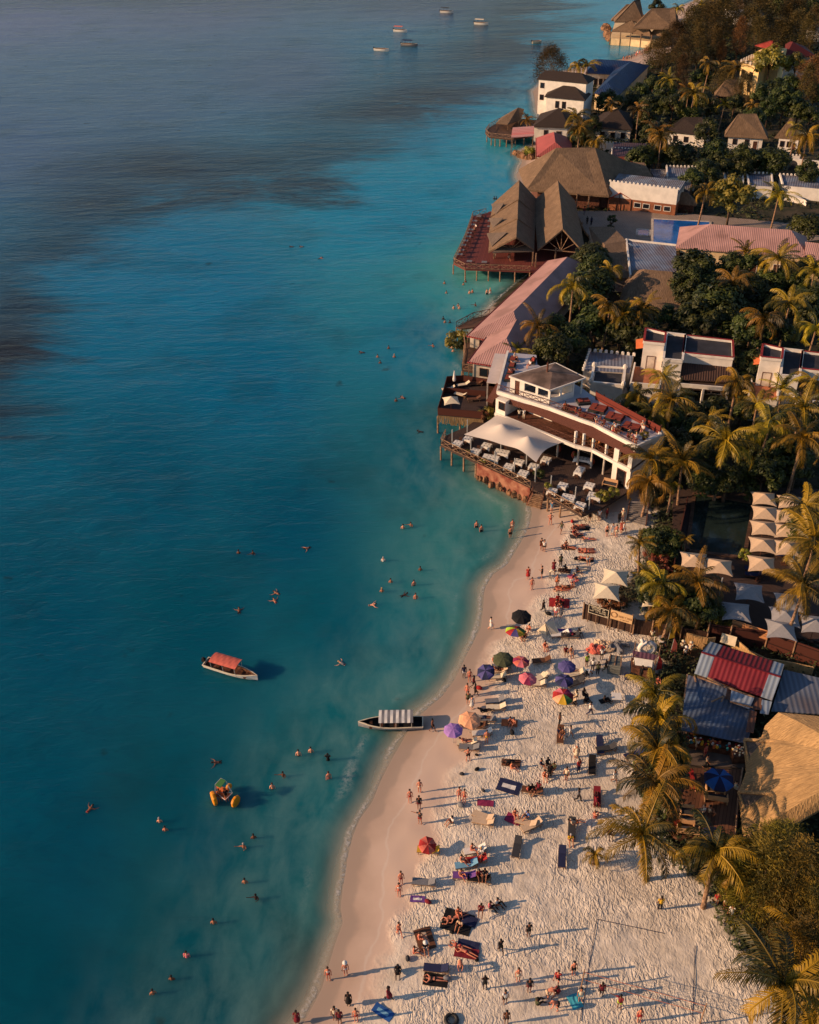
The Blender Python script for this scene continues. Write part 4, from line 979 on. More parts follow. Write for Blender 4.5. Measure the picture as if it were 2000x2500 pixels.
def wl(a,b,z0,z1,w=.2):
 a=Vector((a.x,a.y,0));b=Vector((b.x,b.y,0));m_=(a+b)/2;mb.box((m_.x,m_.y,(z0+z1)/2),((b-a).length,w,z1-z0),math.atan2(b.y-a.y,b.x-a.x))
wl(kb[0],kb[0].lerp(kb[1],.12),ZT,ZK);wl(kb[0].lerp(kb[1],.24),kb[0].lerp(kb[1],.36),ZT,ZK);wl(kb[0].lerp(kb[1],.36),kb[1],ZT,ZT+.9);wl(kb[0].lerp(kb[1],.64),kb[0].lerp(kb[1],.70),ZT+.9,ZK);wl(kb[0].lerp(kb[1],.95),kb[1],ZT+.9,ZK)
wl(kb[0],kb[1],ZK-.25,ZK-.002,.22);wl(kb[1],kb[2],ZT,ZT+.85);wl(kb[1].lerp(kb[2],.42),kb[1].lerp(kb[2],.5),ZT+.85,ZK-.25);wl(kb[1],kb[2],ZK-.25,ZK-.004);wl(kb[2],kb[3],ZT,ZK-.006,.18);wl(kb[3],kb[0],ZT,ZK-.008,.18)
part(mb,'wall',PLAST,ksk);mb=MB();p=kb[2];wl(p,p+Vector((.2,0,0)),ZT,ZK);p2=P('V',1360,640,ZT);wl(p2,p2+Vector((.2,0,0)),ZT,ZK);part(mb,'post',PLAST,ksk)
win(ksk,kb[0],kb[1],.18,.75,ZT,ZT+1.9,'door',pane=RWOOD,frame=DWOOD,out=cen(kb));mb=MB();ke=[P('V',365,392,ZK),P('V',935,592,ZK),P('V',1440,415,ZK),P('V',1015,205,ZK)]
ap=cen(ke);ap=Vector((ap.x,ap.y,0));STAIN=mat('stained_roof',srgb(120,100,90),.9,'noise',.28,.5,bump=.2);hip(mb,ke,[ap-bu*.3,ap+bu*.3],ZK,ZK+.75,.12);part(mb,'roof',STAIN,ksk)
mb=MB();
for i in range(4):mb.beam(Vector((ke[i].x,ke[i].y,ZK-.06)),Vector((ke[(i+1)%4].x,ke[(i+1)%4].y,ZK-.06)),.14,.2)
part(mb,'eave_board',PLAST,ksk);mb=MB();mb.tube([(ap.x-.4,ap.y+.1,ZK+.5),(ap.x-.4,ap.y+.1,ZK+2.0)],.13,8);part(mb,'flue',RWOOD,ksk)
cn_=thing('flat_canopy','pale flat canopy beside the rooftop terrace and the pink roof','canopy',P('D',450,400,2.0));q=[P('D',455,122,7.4),P('D',545,128,7.4),P('D',495,335,7.4),P('D',398,325,7.4)]
mb=MB();mb.slab(q,.12);part(mb,'canopy_sheet',mat('pale_canopy',srgb(200,186,180),.8,'noise',.05,.8),cn_);mb=MB()
for p in inset(q,.4):part(MB().beam(Vector((p.x,p.y,2.0)),Vector((p.x,p.y,7.3)),.14),'post',PLASTD,cn_);mb=MB();outline_walls(mb,inset(q,.8),1.5,6.4);part(mb,'wall',RWOOD,cn_)
sail=thing('shade_sail','large white two-peaked sail stretched over the dining terrace','sail',P('D',620,850,ZD));n=26
cA,cB,cC,cD=P('U',880,195,5.3),P('D',962,742,5.2),P('D',745,908,4.9),P('D',238,698,4.8)
pk=[P('D',505,620,6.7),P('D',688,700,7.3)]
def sp_(u,v):
 s=.10;uu=u+s*(.5-u)*4*v*(1-v)*.9;vv=v+s*(.5-v)*4*u*(1-u)*.9
 p=cA*(1-uu)*(1-vv)+cB*uu*(1-vv)+cC*uu*vv+cD*(1-uu)*vv;z=p.z-.5*4*u*(1-u)*4*v*(1-v)*.3
 for k in pk:d=math.hypot(p.x-k.x,p.y-k.y);z+=(k.z-4.9)*math.exp(-(d*d+.02)**.5/1.9)
 return Vector((p.x,p.y,z))
mb=MB();gv=[[sp_(i/n,j/n)for j in range(n+1)]for i in range(n+1)]
flat=[gv[i][j]for i in range(n+1)for j in range(n+1)];mb.add(flat,[(i*(n+1)+j,i*(n+1)+j+1,(i+1)*(n+1)+j+1,(i+1)*(n+1)+j)for i in range(n)for j in range(n)])
o=part(mb,'membrane',mat('sail_fabric',srgb(208,196,184),.8,'plain',.04,1.0),sail,smooth=True)
for k in pk:mb=MB();mb.tube([(k.x,k.y,ZD),(k.x,k.y,k.z-.6)],.08,8);part(mb,'mast',METAL,sail)
mb=MB();mb.tube([cC,(cC.x,cC.y-.05,ZD)],.09,8);part(mb,'mast',METAL,sail)
for(x,y,lb)in((255,395,'at the left tip of the dining terrace'),(470,255,'between the sun deck and the sail corner'),(518,520,'under the left end of the sail'),(858,690,'beside the long table at the rail'),(1135,795,'beside the tables above the rusty wall'),(1650,1040,'just right of the beach stair top')):
 top=P('U',x,y,ZD+2.4);o=MB().tube([(top.x,top.y,ZD),(top.x,top.y,ZD+2.4)],.07,8).build('terrace_pole',METAL);tag(o,'pale bare pole '+lb,'pole','poles round the dining terrace')
for(x,y,lb)in((290,1590,'between two cloth tables of the right half'),(505,1690,'beside the wide table near the golden plants')):
 top=P('W',x,y,ZD+2.4);o=MB().tube([(top.x,top.y,ZD),(top.x,top.y,ZD+2.4)],.07,8).build('terrace_pole',METAL);tag(o,'pale bare pole '+lb,'pole','poles round the dining terrace')
ZS=3.0;sd=[P('D',55,552,ZS),P('D',215,566,ZS),P('D',370,580,ZS),P('D',455,545,ZS),P('D',430,470,ZS),P('D',415,350,ZS),P('D',235,322,ZS),P('D',118,330,ZS),P('D',95,420,ZS)]
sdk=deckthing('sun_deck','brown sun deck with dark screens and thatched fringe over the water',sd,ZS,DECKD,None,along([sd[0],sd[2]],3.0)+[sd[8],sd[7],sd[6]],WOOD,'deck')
SCR=mat('brown_screen',srgb(84,44,34),.9,'plank',.12,1,period=1.2)
for seg in([sd[0],sd[1],sd[2]],[sd[0],sd[8],sd[7],sd[6],sd[5]]):
 mb=MB()
 for a,b in zip(seg,seg[1:]):m_=(a+b)/2;mb.box((m_.x,m_.y,ZS+.55),((b-a).length,.06,1.1),math.atan2(b.y-a.y,b.x-a.x))
 part(mb,'screen',SCR,sdk)
mb=MB();a,b=P('D',100,400,ZS),P('D',390,425,ZS);m_=(a+b)/2;mb.box((m_.x,m_.y,ZS+.45),((b-a).length,.06,.9),math.atan2(b.y-a.y,b.x-a.x));part(mb,'screen',SCR,sdk)
mb=MB();r_=random.Random(9);q=along([sd[0],sd[2]],.09)
for p in q:L_=r_.uniform(1.0,1.5);mb.face([p+Vector((-.06,-.1,-.1)),p+Vector((.06,-.1,-.1)),p+Vector((.08+r_.uniform(-.2,.2),-.14,-L_)),p+Vector((-.03+r_.uniform(-.2,.2),-.14,-L_))])
part(mb,'thatch_fringe',THATCHL,sdk)
def westroof(name,label,W1,W2,R1,R2,ze,zr,z0,wallm,roofm=PINKR,z_side=None):
 """W1,W2: seaward eave (far, near); R1,R2: ridge (far, near)"""
 u=(W2-W1);u.z=0;u.normalize();n=Vector((-u.y,u.x,0))
 if n.x<0:n=-n
 w_=(R1-W1).dot(n)+(R2-W2).dot(n);E1,E2=W1+n*w_,W2+n*w_
 t=thing(name,label,'building',cen([W1,W2,E1,E2])+Vector((0,0,z0-ze)))
 mb=MB();hip(mb,[W1,W2,E2,E1],[R1,R2],ze,zr,.15);part(mb,'roof',roofm,t)
 ww=inset([W1,W2,E2,E1],.9);mb=MB();outline_walls(mb,ww,z0,ze-.12);part(mb,'wall',wallm,t)
 for p in along([W1,W2],3.2)+along([W2,E2],3.0)[1:]:part(MB().beam(Vector((p.x+.2,p.y+.15,z0-3)),Vector((p.x+.2,p.y+.15,ze-.1)),.16),'veranda_post',WOOD,t)
 mb=MB()
 for a,b in((W1,W2),(W2,E2)):mb.beam(a+Vector((0,0,.02)),b+Vector((0,0,.02)),.08,.22)
 part(mb,'fascia',REDR,t)
 for i in range(4):win(t,ww[0],ww[1],(i+.5)/4,1.3,z0+.6,z0+1.8,out=cen(ww))
 for i in range(2):win(t,ww[1],ww[2],(i+.5)/2,1.2,z0+.6,z0+1.8,out=cen(ww))
 return t
westroof('long_pink_building','long building with pale pink sheet roof beside the water',P('B',815,815,4.2),P('B',135,1452,4.2),P('B',985,783,6.6),P('B',532,1242,6.6),4.2,6.6,1.8,PLASTD)
westroof('short_pink_building','smaller pink roofed building in front of the long pink roof',P('B',300,1462,4.6),P('D',265,186,4.6),P('B',560,1308,6.8),P('D',537,16,6.8),4.6,6.8,1.8,PLASTD)
q=[P('R',1388,770,2.0),P('R',1400,870,2.0),P('R',1375,985,2.0),P('R',1560,1010,2.0),P('R',1620,820,2.0),P('R',1560,700,2.0)]
deckthing('wooden_walkway','timber walkway on stilts below the pink roofed buildings',q,2.0,DECK,[[q[0],q[1],q[2],q[3]]],along([q[0],q[1],q[2],q[3]],1.6),WOOD,'walkway')
q=[P('B',50,1375,2.0),P('B',190,1300,2.3),P('B',330,1270,2.4)];w2=[P('B',340,1330,2.4),P('B',210,1375,2.2),P('B',90,1390,2.0)]
fb=thing('footbridge','small footbridge with dark railing over the water by the pink roof','bridge',q[1]);mb=MB();mb.slab([q[0],q[1],w2[1],w2[2]],.2);mb.slab([q[1],q[2],w2[0],w2[1]],.2);part(mb,'deck',DECK,fb)
mb=MB();rail(mb,q,1.0,True,1.4,.06);part(mb,'railing',DWOOD,fb);mb=MB()
for p in q+w2:mb.tube([p,(p.x,p.y,-2)],.1,6)
part(mb,'piles',WOOD,fb)
ZR=2.2
rd_=[P('B',190,440,ZR),P('B',120,640,ZR),P('B',25,835,ZR),P('B',125,885,ZR),P('B',420,895,ZR),P('B',670,905,ZR),P('B',860,900,ZR),P('B',1180,800,ZR),P('B',1000,380,ZR),P('B',330,400,ZR),P('B',300,415,ZR)]
deckthing('red_plank_deck','reddish plank deck on stilts around the thatched restaurant',rd_,ZR,DECKR,[[rd_[0],rd_[1],rd_[2],rd_[3],rd_[4],rd_[5]],[rd_[0],rd_[10]]],along(rd_[2:6],1.9)+along(rd_[:3],3.5)[:-1],WOOD,'deck')
tr_=thing('thatched_restaurant','huge brown thatched restaurant with twin gables facing the sea','building',P('B',750,600,ZR));ZE,ZG=4.6,8.4
def gable(mbr,rf,rn,wf,wn,ef,en,th=.35):
 mbr.slab([wf,wn,rn,rf],th);mbr.slab([ef,en,rn,rf],th)
mb=MB();val_f,val_n=P('B',722,290,ZE+.2),P('B',706,722,ZE+.2)
ls=[((580,135),(574,295)),((570,297),(566,455)),((563,460),(555,612))];lw=[((360,330),(338,440)),((345,450),(325,575)),((332,580),(320,737))]
for i,(a,b)in enumerate(ls):
 z_=ZG-.28*i;rf,rn=P('B',*a,z_),P('B',*b,z_);wf,wn=P('B',*lw[i][0],ZE-.12*i),P('B',*lw[i][1],ZE-.12*i)
 ef,en=val_f.lerp(val_n,i/3),val_f.lerp(val_n,(i+1)/3);gable(mb,rf,rn,wf,wn,ef,en)
rf,rm,rn=P('B',905,140,ZG+.9),P('B',930,350,ZG+.3),P('B',947,547,ZG);gable(mb,rf,rm,val_f,val_f.lerp(val_n,.5),P('B',1050,310,ZE),P('B',1100,540,ZE));gable(mb,rm,rn,val_f.lerp(val_n,.5),P('B',735,724,ZE),P('B',1100,540,ZE),P('B',1142,765,ZE))
part(mb,'gabled_roof',THATCH,tr_)
GREYTH=mat('grey_thatch',srgb(112,98,88),.95,'thatch',.25,bump=1.2)
for(a,b,cc2)in(((345,335),(452,330),(378,432)),((325,455),(445,452),(360,535)),((308,583),(478,574),(350,690))):
 mb=MB();z_=ZE+.9;A1,B1,C1=P('B',*a,z_+.3),P('B',*b,z_+1.6),P('B',*cc2,z_-.5);mb.slab([A1,B1,C1],.25);part(mb,'dormer',GREYTH,tr_)
mb=MB();ee=[P('B',640,215,5.0),P('B',1335,268,5.0),P('M',1500,1180,5.0),P('M',400,1212,5.0)];hip(mb,ee,[P('M',745,1015,12.0),P('M',1100,1012,12.0)],5.0,12.0,.4);part(mb,'main_roof',THATCH,tr_)
mb=MB();mb.slab([P('M',1180,1135,7.0),P('M',1550,1150,7.0),P('M',1665,1340,5.2),P('M',1230,1345,5.2)],.35);part(mb,'rear_roof',THATCH,tr_)
mb=MB();outline_walls(mb,inset([P('M',1180,1135,5),P('M',1550,1150,5),P('M',1665,1340,5),P('M',1230,1345,5)],1),1.2,5.0);outline_walls(mb,inset(ee,3),1.2,4.8);part(mb,'wall',RWOOD,tr_)
mb=MB()
for(x,y)in((365,800),(500,800),(690,860),(715,870),(880,830),(1060,850),(1100,600),(1060,360),(1160,370)):p=P('B',x,y,ZR);part(MB().beam(Vector((p.x,p.y,ZR)),Vector((p.x,p.y,ZE+.3)),.22),'post',WOOD,tr_)
mb=MB();
for(a,pk_,b,zz)in(((330,737),(555,625),(700,727),ZG-.7),((740,727),(946,560),(1130,765),ZG-.3)):
 A1,B1,K1=P('B',*a,ZE-.1),P('B',*b,ZE-.1),P('B',*pk_,zz);off=Vector((0,.8,0));A1+=off;B1+=off;K1+=off;mb.beam(A1,B1,.14);mb.beam(A1,K1,.14);mb.beam(B1,K1,.14)
 M1=A1 .lerp(B1,.5)
 for f in(.2,.35,.5,.65,.8):mb.beam(M1,(A1 .lerp(K1,f*2)if f<.5 else(K1 .lerp(B1,f*2-1))),.09)
part(mb,'truss',WOOD,tr_)
mb=MB();mb.slab([P('B',350,745,ZE-.1),P('B',700,735,ZE-.1),P('B',690,690,ZE+.5),P('B',430,680,ZE+.5)],.15);part(mb,'fringe',GREYTH,tr_)
mb=MB();outline_walls(mb,[P('B',430,640,ZR),P('B',1050,640,ZR),P('B',1000,420,ZR),P('B',480,420,ZR)],ZR,ZE-.2);part(mb,'inner_wall',DWOOD,tr_)
hall=thing('white_hall','long low hall with white crenellated parapet above brown wall by the pool','building',P('C',150,380,1.6));za=7.2
a,b=P('B',1345,148,za),P('C',538,215,za);u_=(b-a).normalized();n_=Vector((-u_.y,u_.x,0));n_=n_ if n_.y>0 else-n_;mb=MB()
mb.slab([a,b,b+n_*.35,a+n_*.35],3.2);part(mb,'parapet',PLAST,hall);mb=MB();crenel(mb,a+n_*.17,b+n_*.17,za,.3,.3,.8);part(mb,'battlement',PLAST,hall)
mb=MB();lo=[Vector((p.x,p.y,3.98))for p in(a+n_*.02,b+n_*.02,b+n_*7,a+n_*7)];outline_walls(mb,lo,1.2,3.98);part(mb,'wall',mat('brown_wall',srgb(140,88,62),.9,'noise',.15,1),hall)
mb=MB();mb.slab([a+n_*.36+Vector((0,0,-.9)),b+n_*.36+Vector((0,0,-.9)),b+n_*7+Vector((0,0,-.3)),a+n_*7+Vector((0,0,-.3))],.15);part(mb,'roof',GREYR,hall);mb=MB();outline_walls(mb,[p for p in(a+n_*.4,b+n_*.4,b+n_*6.9,a+n_*6.9)],3.9,6.0);part(mb,'upper_wall',PLASTD,hall)
for f in(.44,.57,.74,.88):win(hall,lo[0],lo[1],f,1.3,2.5,3.4,frame=PLAST,out=cen(lo))
pc=thing('orange_porch','small open porch with orange red gabled roof against the white hall','porch',P('B',1430,385,1.7));mb=MB();pr,pw,pe=P('B',1430,242,5.2),P('B',1335,300,4.0),P('B',1525,300,4.0)
mb.slab([pw,pr,pr+n_*2.5,pw+n_*2.5],.1);mb.slab([pr,pe,pe+n_*2.5,pr+n_*2.5],.1);part(mb,'roof',mat('orange_roof',srgb(190,76,44),.7,'corr',.12,.5,bump=.6),pc)
for p in(pw,pr,pe,pw+n_*2.2,pe+n_*2.2):mb=MB();mb.beam(Vector((p.x,p.y,1.5)),Vector((p.x,p.y,p.z-.1)),.15);part(mb,'post',RWOOD,pc)
o=MB().slab([P('B',1225,270,3.8),P('B',1335,275,3.8),P('B',1335,262,3.8),P('B',1225,258,3.8)],2.5).build('wooden_screen',RWOOD);tag(o,'upright orange brown wooden screen left of the orange porch','screen')
struct(MB().slab([P('B',1060,395,1.75),P('B',1725,395,1.75),P('C',860,440,1.75),P('C',1725,520,1.75),P('C',1725,640,1.75),P('C',800,720,1.75),P('C',90,700,1.75),P('B',1250,700,1.75),P('B',1130,560,1.75)],.5).build('pool_court',PAVE),'pale paved court round the blue pool')
POOLW=mat('pool_water',srgb(24,92,168),.12,'noise',.15,.4,bump=.25,spec=.5)
def pool(label,pts,c,z,wm,rimm,d=.6,rimw=.45):
 q=[P(c,x,y,z)for x,y in pts];t=thing('swimming_pool',label,'pool',cen(q),'swimming pools');mb=MB();mb.slab(q,.3);part(mb,'water',wm,t);mb=MB()
 for a_,b_ in zip(q,q[1:]+q[:1]):mb.beam(a_+Vector((0,0,-.03)),b_+Vector((0,0,-.03)),rimw,.16)
 part(mb,'coping',rimm,t);return t
pool('bright blue swimming pool beside the pink hipped roof',[(322,462),(812,487),(780,700),(318,668)],'C',1.86,POOLW,PLASTD)
pool('small blue paddling pool left of the large blue pool',[(196,548),(302,556),(296,606),(188,598)],'C',1.86,POOLW,PLASTD)
house('pink_hip_building','broad hotel block under a striped pink hipped roof beside the pool','C',(520,703),(1640,793),(812,507),(1490,557),5.4,8.3,PINKR,CREAM,None,ins=.9,wins=[(t_,1.2,1.6,2.9)for t_ in(.03,.2,.55,.68,.86,.95)],doors=[(.62,1.0,2.2),(.8,1.0,2.2)],group=None)
house('pink_wing','pink roofed side wing behind the palms right of the hipped block','C',(1605,800),(1900,840),(1610,655),(1900,690),5.4,7.2,PINKR,CREAM,None,ins=.7)
pt=thing('patchwork_shed','shed with flat patchwork of grey and rusty roof sheets and white gable edge','shed',P('C',300,800,1.5));q=[P('C',100,645,5.2),P('C',520,690,5.2),P('C',525,925,4.6),P('C',135,950,4.6)]
PATCH=mat('patchwork_sheets',srgb(120,132,152),.6,'corr',.25,.35,bump=.5,period=.5,col2=srgb(104,74,62));mb=MB();mb.slab(q,.15);part(mb,'roof',PATCH,pt);mb=MB();outline_walls(mb,inset(q,.4),1,4.5);part(mb,'wall',PLASTD,pt)
mb=MB();mb.beam(q[0]+Vector((0,0,.15)),q[3]+Vector((0,0,.15)),.3,.5);mb.beam(q[0]+Vector((0,0,.1)),q[1]+Vector((0,0,.1)),.25,.4);part(mb,'coping',PLAST,pt)
mb=MB();p=P('C',140,680,5.6);mb.ell(p,(.6,.5,.12),10,4,tilt=.5);mb.beam(p,p-Vector((0,0,.5)),.06);part(mb,'satellite_dish',METAL,pt)
house('thatched_hut','grey thatched roof catching orange light left of the patchwork roof','B',(1290,960),(1515,960),(1300,680),(1480,645),4.0,5.6,THATCH,PLASTD,None,ins=.8,group='thatched huts in the gardens')
house('thatched_hut','large dark thatched hipped roof below the patchwork roof','C',(30,1190),(580,1245),(258,887),(488,908),3.6,7.2,THATCH,DWOOD,None,ins=1.0,group='thatched huts in the gardens')
def flat_block(t,q,z0,z1,roofm=DARKF,par=.45,wallm=PLAST,cop=RED_T,copname='coping'):
 """q: plan corners at roof level"""
 mb=MB();outline_walls(mb,q,z0,z1);part(mb,'wall',wallm,t);mb=MB()
 for a_,b_ in zip(q,q[1:]+q[:1]):
  m_=(a_+b_)/2;mb.box((m_.x,m_.y,z1+par/2-.01),((b_-a_).length+.05,.28,par),math.atan2(b_.y-a_.y,b_.x-a_.x))
 part(mb,'parapet',wallm,t);mb=MB();mb.slab([Vector((p.x,p.y,z1+.06))for p in inset(q,.2)],.05);part(mb,'flat_roof',roofm,t)
 mb=MB()
 for a_,b_ in zip(q,q[1:]+q[:1]):mb.beam(Vector((a_.x,a_.y,z1+par)),Vector((b_.x,b_.y,z1+par)),.32,.05)
 part(mb,copname,cop,t)
def villa(label,ox,oy,s=1.0,dx=0):
 X_=lambda x,y:(x+ox,y+oy);Pz=lambda x,y,z:P('E',*X_(x,y),z);z0=1.2
 t=thing('white_villa',label,'house',Pz(760,480,1.5),'flat roofed white villas')
 flat_block(t,[Pz(495,158,8.6),Pz(640,172,8.6),Pz(648,100,8.6),Pz(508,68,8.6)],z0,8.4)
 flat_block(t,[Pz(632,285,7.2),Pz(765,295,7.2),Pz(790,115,7.2),Pz(655,100,7.2)],z0,7.0,cop=PLAST)
 flat_block(t,[Pz(770,240,7.2),Pz(1122,275,7.2),Pz(1118,155,7.2),Pz(785,118,7.2)],z0,7.0)
 mb=MB();mb.slab([Pz(768,262,6.2),Pz(1122,300,6.2),Pz(1100,440,4.6),Pz(748,420,4.6)],.14);part(mb,'lean_to_roof',BROWNR,t)
 q=[Pz(738,470,4.2),Pz(1090,500,4.2),Pz(1110,420,4.2),Pz(755,395,4.2)];mb=MB();mb.slab(q,.35);part(mb,'balcony_floor',DECKD,t)
 mb=MB()
 for a_,b_ in((q[0],q[1]),(q[0],q[3])):m_=(a_+b_)/2;mb.box((m_.x,m_.y,4.45),((b_-a_).length,.2,.6),math.atan2(b_.y-a_.y,b_.x-a_.x))
 part(mb,'balcony_wall',PLAST,t)
 for f in(0.02,.5,.98):p=q[0].lerp(q[1],f);mb=MB();mb.box((p.x,p.y,2.7),(.3,.3,3.0));part(mb,'column',PLAST,t)
 mb=MB();iw=[q[0].lerp(q[3],.55),q[1].lerp(q[2],.55),q[2],q[3]];iw=[p+Vector((0,2.0,0))for p in iw];outline_walls(mb,iw,z0,4.0);part(mb,'ground_floor',PLASTD,t)
 for f in(.12,.3,.48,.66,.84):win(t,iw[0],iw[1],f,1.3,1.5,3.6,out=cen(iw),frame=PLAST)
 tq=[Pz(400,460,4.4),Pz(605,478,4.4),Pz(625,330,4.4),Pz(430,320,4.4)];mb=MB();outline_walls(mb,tq,z0,4.2);part(mb,'terrace_block',PLAST,t);mb=MB();mb.slab([Vector((p.x,p.y,4.26))for p in inset(tq,.2)],.05);part(mb,'terrace_floor',mat('terracotta_floor',srgb(170,106,74),.8,'noise',.15,1),t)
 mb=MB()
 for a_,b_ in((tq[0],tq[1]),(tq[3],tq[0]),(tq[1],tq[2])):m_=(a_+b_)/2;mb.box((m_.x,m_.y,4.5),((b_-a_).length,.22,.75),math.atan2(b_.y-a_.y,b_.x-a_.x))
 part(mb,'terrace_parapet',PLAST,t)
 mb=MB();mb.slab([Pz(440,200,6.3),Pz(490,195,7.0),Pz(495,130,7.0),Pz(440,140,6.3)],.12);part(mb,'side_awning',mat('orange_awning',srgb(196,104,60),.8,'plain'),t)
 a_,b_=Pz(495,158,8.6),Pz(640,172,8.6);win(t,a_,b_,.45,1.1,4.3,6.4,'door',pane=PLASTD,frame=RWOOD,out=a_+Vector((0,5,0)))
 for x,y in((505,320),(600,330)):p=Pz(x,y,4.3);mb=MB();mb.box((p.x,p.y+.6,5.3),(1.1,.12,2.0),.3 if x<550 else 1.2);part(mb,'shutter_door',RWOOD,t)
villa('white villa with dark flat roofs and orange terrace left of the palm row',0,0)
villa('second white villa at the picture edge right of the tall dark palm',822,112)
sw=thing('arched_outbuilding','small white outbuilding with curved parapet frame and patched roof','building',P('E',240,470,1.5));q=[P('E',70,350,4.6),P('E',400,370,4.6),P('E',425,248,4.6),P('E',115,218,4.6)]
mb=MB();outline_walls(mb,q,1,4.4);part(mb,'wall',PLASTD,sw);mb=MB();mb.slab([Vector((p.x,p.y,4.5))for p in inset(q,.1)],.08);part(mb,'roof',PATCH,sw);mb=MB();crenel(mb,q[2],q[3],4.5,.3,.4,.8);crenel(mb,q[3],q[0],4.5,.3,.4,.8);part(mb,'battlement',PLAST,sw)
q=[P('E',122,445,4.4),P('E',350,470,4.4),P('E',362,350,4.4),P('E',145,335,4.4)];mb=MB();outline_walls(mb,q,1,4.2);part(mb,'porch_block',PLAST,sw);mb=MB();mb.slab([Vector((p.x,p.y,4.27))for p in inset(q,.5)],.05);part(mb,'dark_roof',DARKF,sw);mb=MB()
for a_,b_ in zip(q,q[1:]+q[:1]):
 m_=(a_+b_)/2;mb.box((m_.x,m_.y,4.45),((b_-a_).length,.35,.5),math.atan2(b_.y-a_.y,b_.x-a_.x));mb.ell((a_.x,a_.y,4.8),(.35,.3,.5),8,5)
part(mb,'curved_parapet',PLAST,sw)
o=MB().slab([P('E',60,420,2.6),P('E',370,470,2.6),P('E',400,560,1.9),P('E',250,560,1.9)],.5).build('pale_slope',PLASTD);tag(o,'pale rendered slope below the arched white outbuilding','wall')
DROOF=mat('dark_shingle',srgb(62,50,44),.8,'tile',.15,.5,bump=.3,period=.5)
house('tower_house','tall white seaside house under a dark hipped roof beside the casuarina','M',(565,382),(1035,425),(640,305),(975,330),12.0,13.6,DROOF,PLAST,None,z0=1.2,ins=.6,group='white houses by the sea',wins=[(.08,1.0,8.6,9.8),(.08,1.0,5.6,6.8)],wwin=[(.3,1.3,2,3.6),(.7,1.3,2,3.6),(.3,1.3,5.2,6.6),(.7,1.3,5.2,6.6)])
house('white_house','middle white house with two dark windows and peaked dark roof','M',(635,545),(1010,580),(868,408),(880,410),8.8,11.6,DROOF,PLAST,[P('M',1060,520,8.8),P('M',700,450,8.8)],z0=1.2,ins=.6,group='white houses by the sea',wins=[(.30,.9,5.0,6.6),(.48,.9,5.0,6.6),(.3,.9,2,3.4)])
house('white_house','lower white house with broad dark pyramid roof above the pink awning','M',(525,820),(860,830),(772,650),(782,650),4.6,8.2,DROOF,PLAST,[P('M',930,715,4.6),P('M',600,700,4.6)],z0=1.2,ins=.7,group='white houses by the sea',wins=[(.36,.9,.8,2.4),(.75,1.2,.8,2.2)])
house('garden_house','house with wide dark pyramid roof among the trees behind the crenellated walls','M',(1090,830),(1440,850),(1295,655),(1305,655),4.4,8.0,DROOF,PLASTD,[P('M',1470,720,4.4),P('M',1130,710,4.4)],ins=.8,wins=[(.2,1,1,2.3),(.5,1,1,2.3),(.8,1,1,2.3)])
house('blue_roof_building','long building with blue sheet roof and cream end wall','M',(1090,512),(1315,535),(1215,415),(1217,415),5.4,7.6,BLUER,CREAM,None,ins=.5,group='blue roofed buildings',wins=[(.3,.9,1.6,2.8),(.3,.9,4,4.1)])if 0 else None
t=thing('blue_roof_building','long building with blue sheet roof and cream end wall','building',P('M',1200,600,1.5),'blue roofed buildings')
W1,W2,R1,R2=P('M',1330,235,5.6),P('M',1090,515,5.6),P('M',1430,222,8.0),P('M',1212,413,8.0);E2=P('M',1318,535,5.6);E1=P('M',1595,262,5.6)
mb=MB();hip(mb,[W1,W2,E2,E1],[R1,R2],5.6,8.0,.15);part(mb,'roof',BLUER,t);mb=MB();ww=inset([W1,W2,E2,E1],.8);outline_walls(mb,ww,1,5.5);part(mb,'wall',CREAM,t)
win(t,ww[1],ww[2],.3,1.0,3.4,4.6,out=cen(ww));win(t,ww[1],ww[2],.7,1.0,3.4,4.6,out=cen(ww))
house('blue_roof_building','second blue roof lying crosswise behind the long blue roof','M',(1010,330),(1330,345),(1130,203),(1425,220),5.2,8.0,BLUER,PLASTD,[P('M',1420,235,5.2),P('M',1060,215,5.2)],ins=.6,group='blue roofed buildings',wins=[(t_,.9,1,2.6)for t_ in(.3,.45,.6,.75)])
t=thing('pink_awning','pink and white striped flat awning on posts over the small jetty','awning',P('M',440,900,2.0));q=[P('M',345,828,5.0),P('M',540,815,5.0),P('M',542,905,4.6),P('M',330,920,4.6)]
mb=MB();mb.slab(q,.1);part(mb,'roof',mat('striped_awning',srgb(214,96,88),.7,'plank',.2,1,period=1.1,col2=srgb(206,170,160)),t)
for p in inset(q,.3):mb=MB();mb.beam(Vector((p.x,p.y,-1)),Vector((p.x,p.y,4.7)),.15);part(mb,'post',WOOD,t)
westroof('red_roof_house','house with bright pink red gabled roof just above the big thatch',P('M',555,925,5.0),P('M',560,1095,4.6),P('M',722,868,7.2),P('M',735,962,7.2),4.8,7.2,1.5,PLASTD,mat('salmon_roof',srgb(180,92,86),.6,'corr',.1,.4,bump=.5,period=.5))
t_,=[deckthing('round_jetty_bar','round timber jetty bar on stilts at the sea edge',[P('M',95,880,2.0),P('M',130,915,2.0),P('M',330,935,2.0),P('M',545,900,2.0),P('M',560,760,2.0),P('M',360,740,2.0),P('M',220,780,2.0),P('M',130,830,2.0)],2.0,DECK,[[P('M',130,830,2.0),P('M',95,880,2.0),P('M',130,915,2.0),P('M',330,935,2.0)],[P('M',360,740,2.0),P('M',220,780,2.0),P('M',130,830,2.0)]],[P('M',x,y,2.0)for x,y in((110,890),(150,920),(185,925),(230,930),(290,935),(370,930),(450,920))],WOOD,'jetty')]
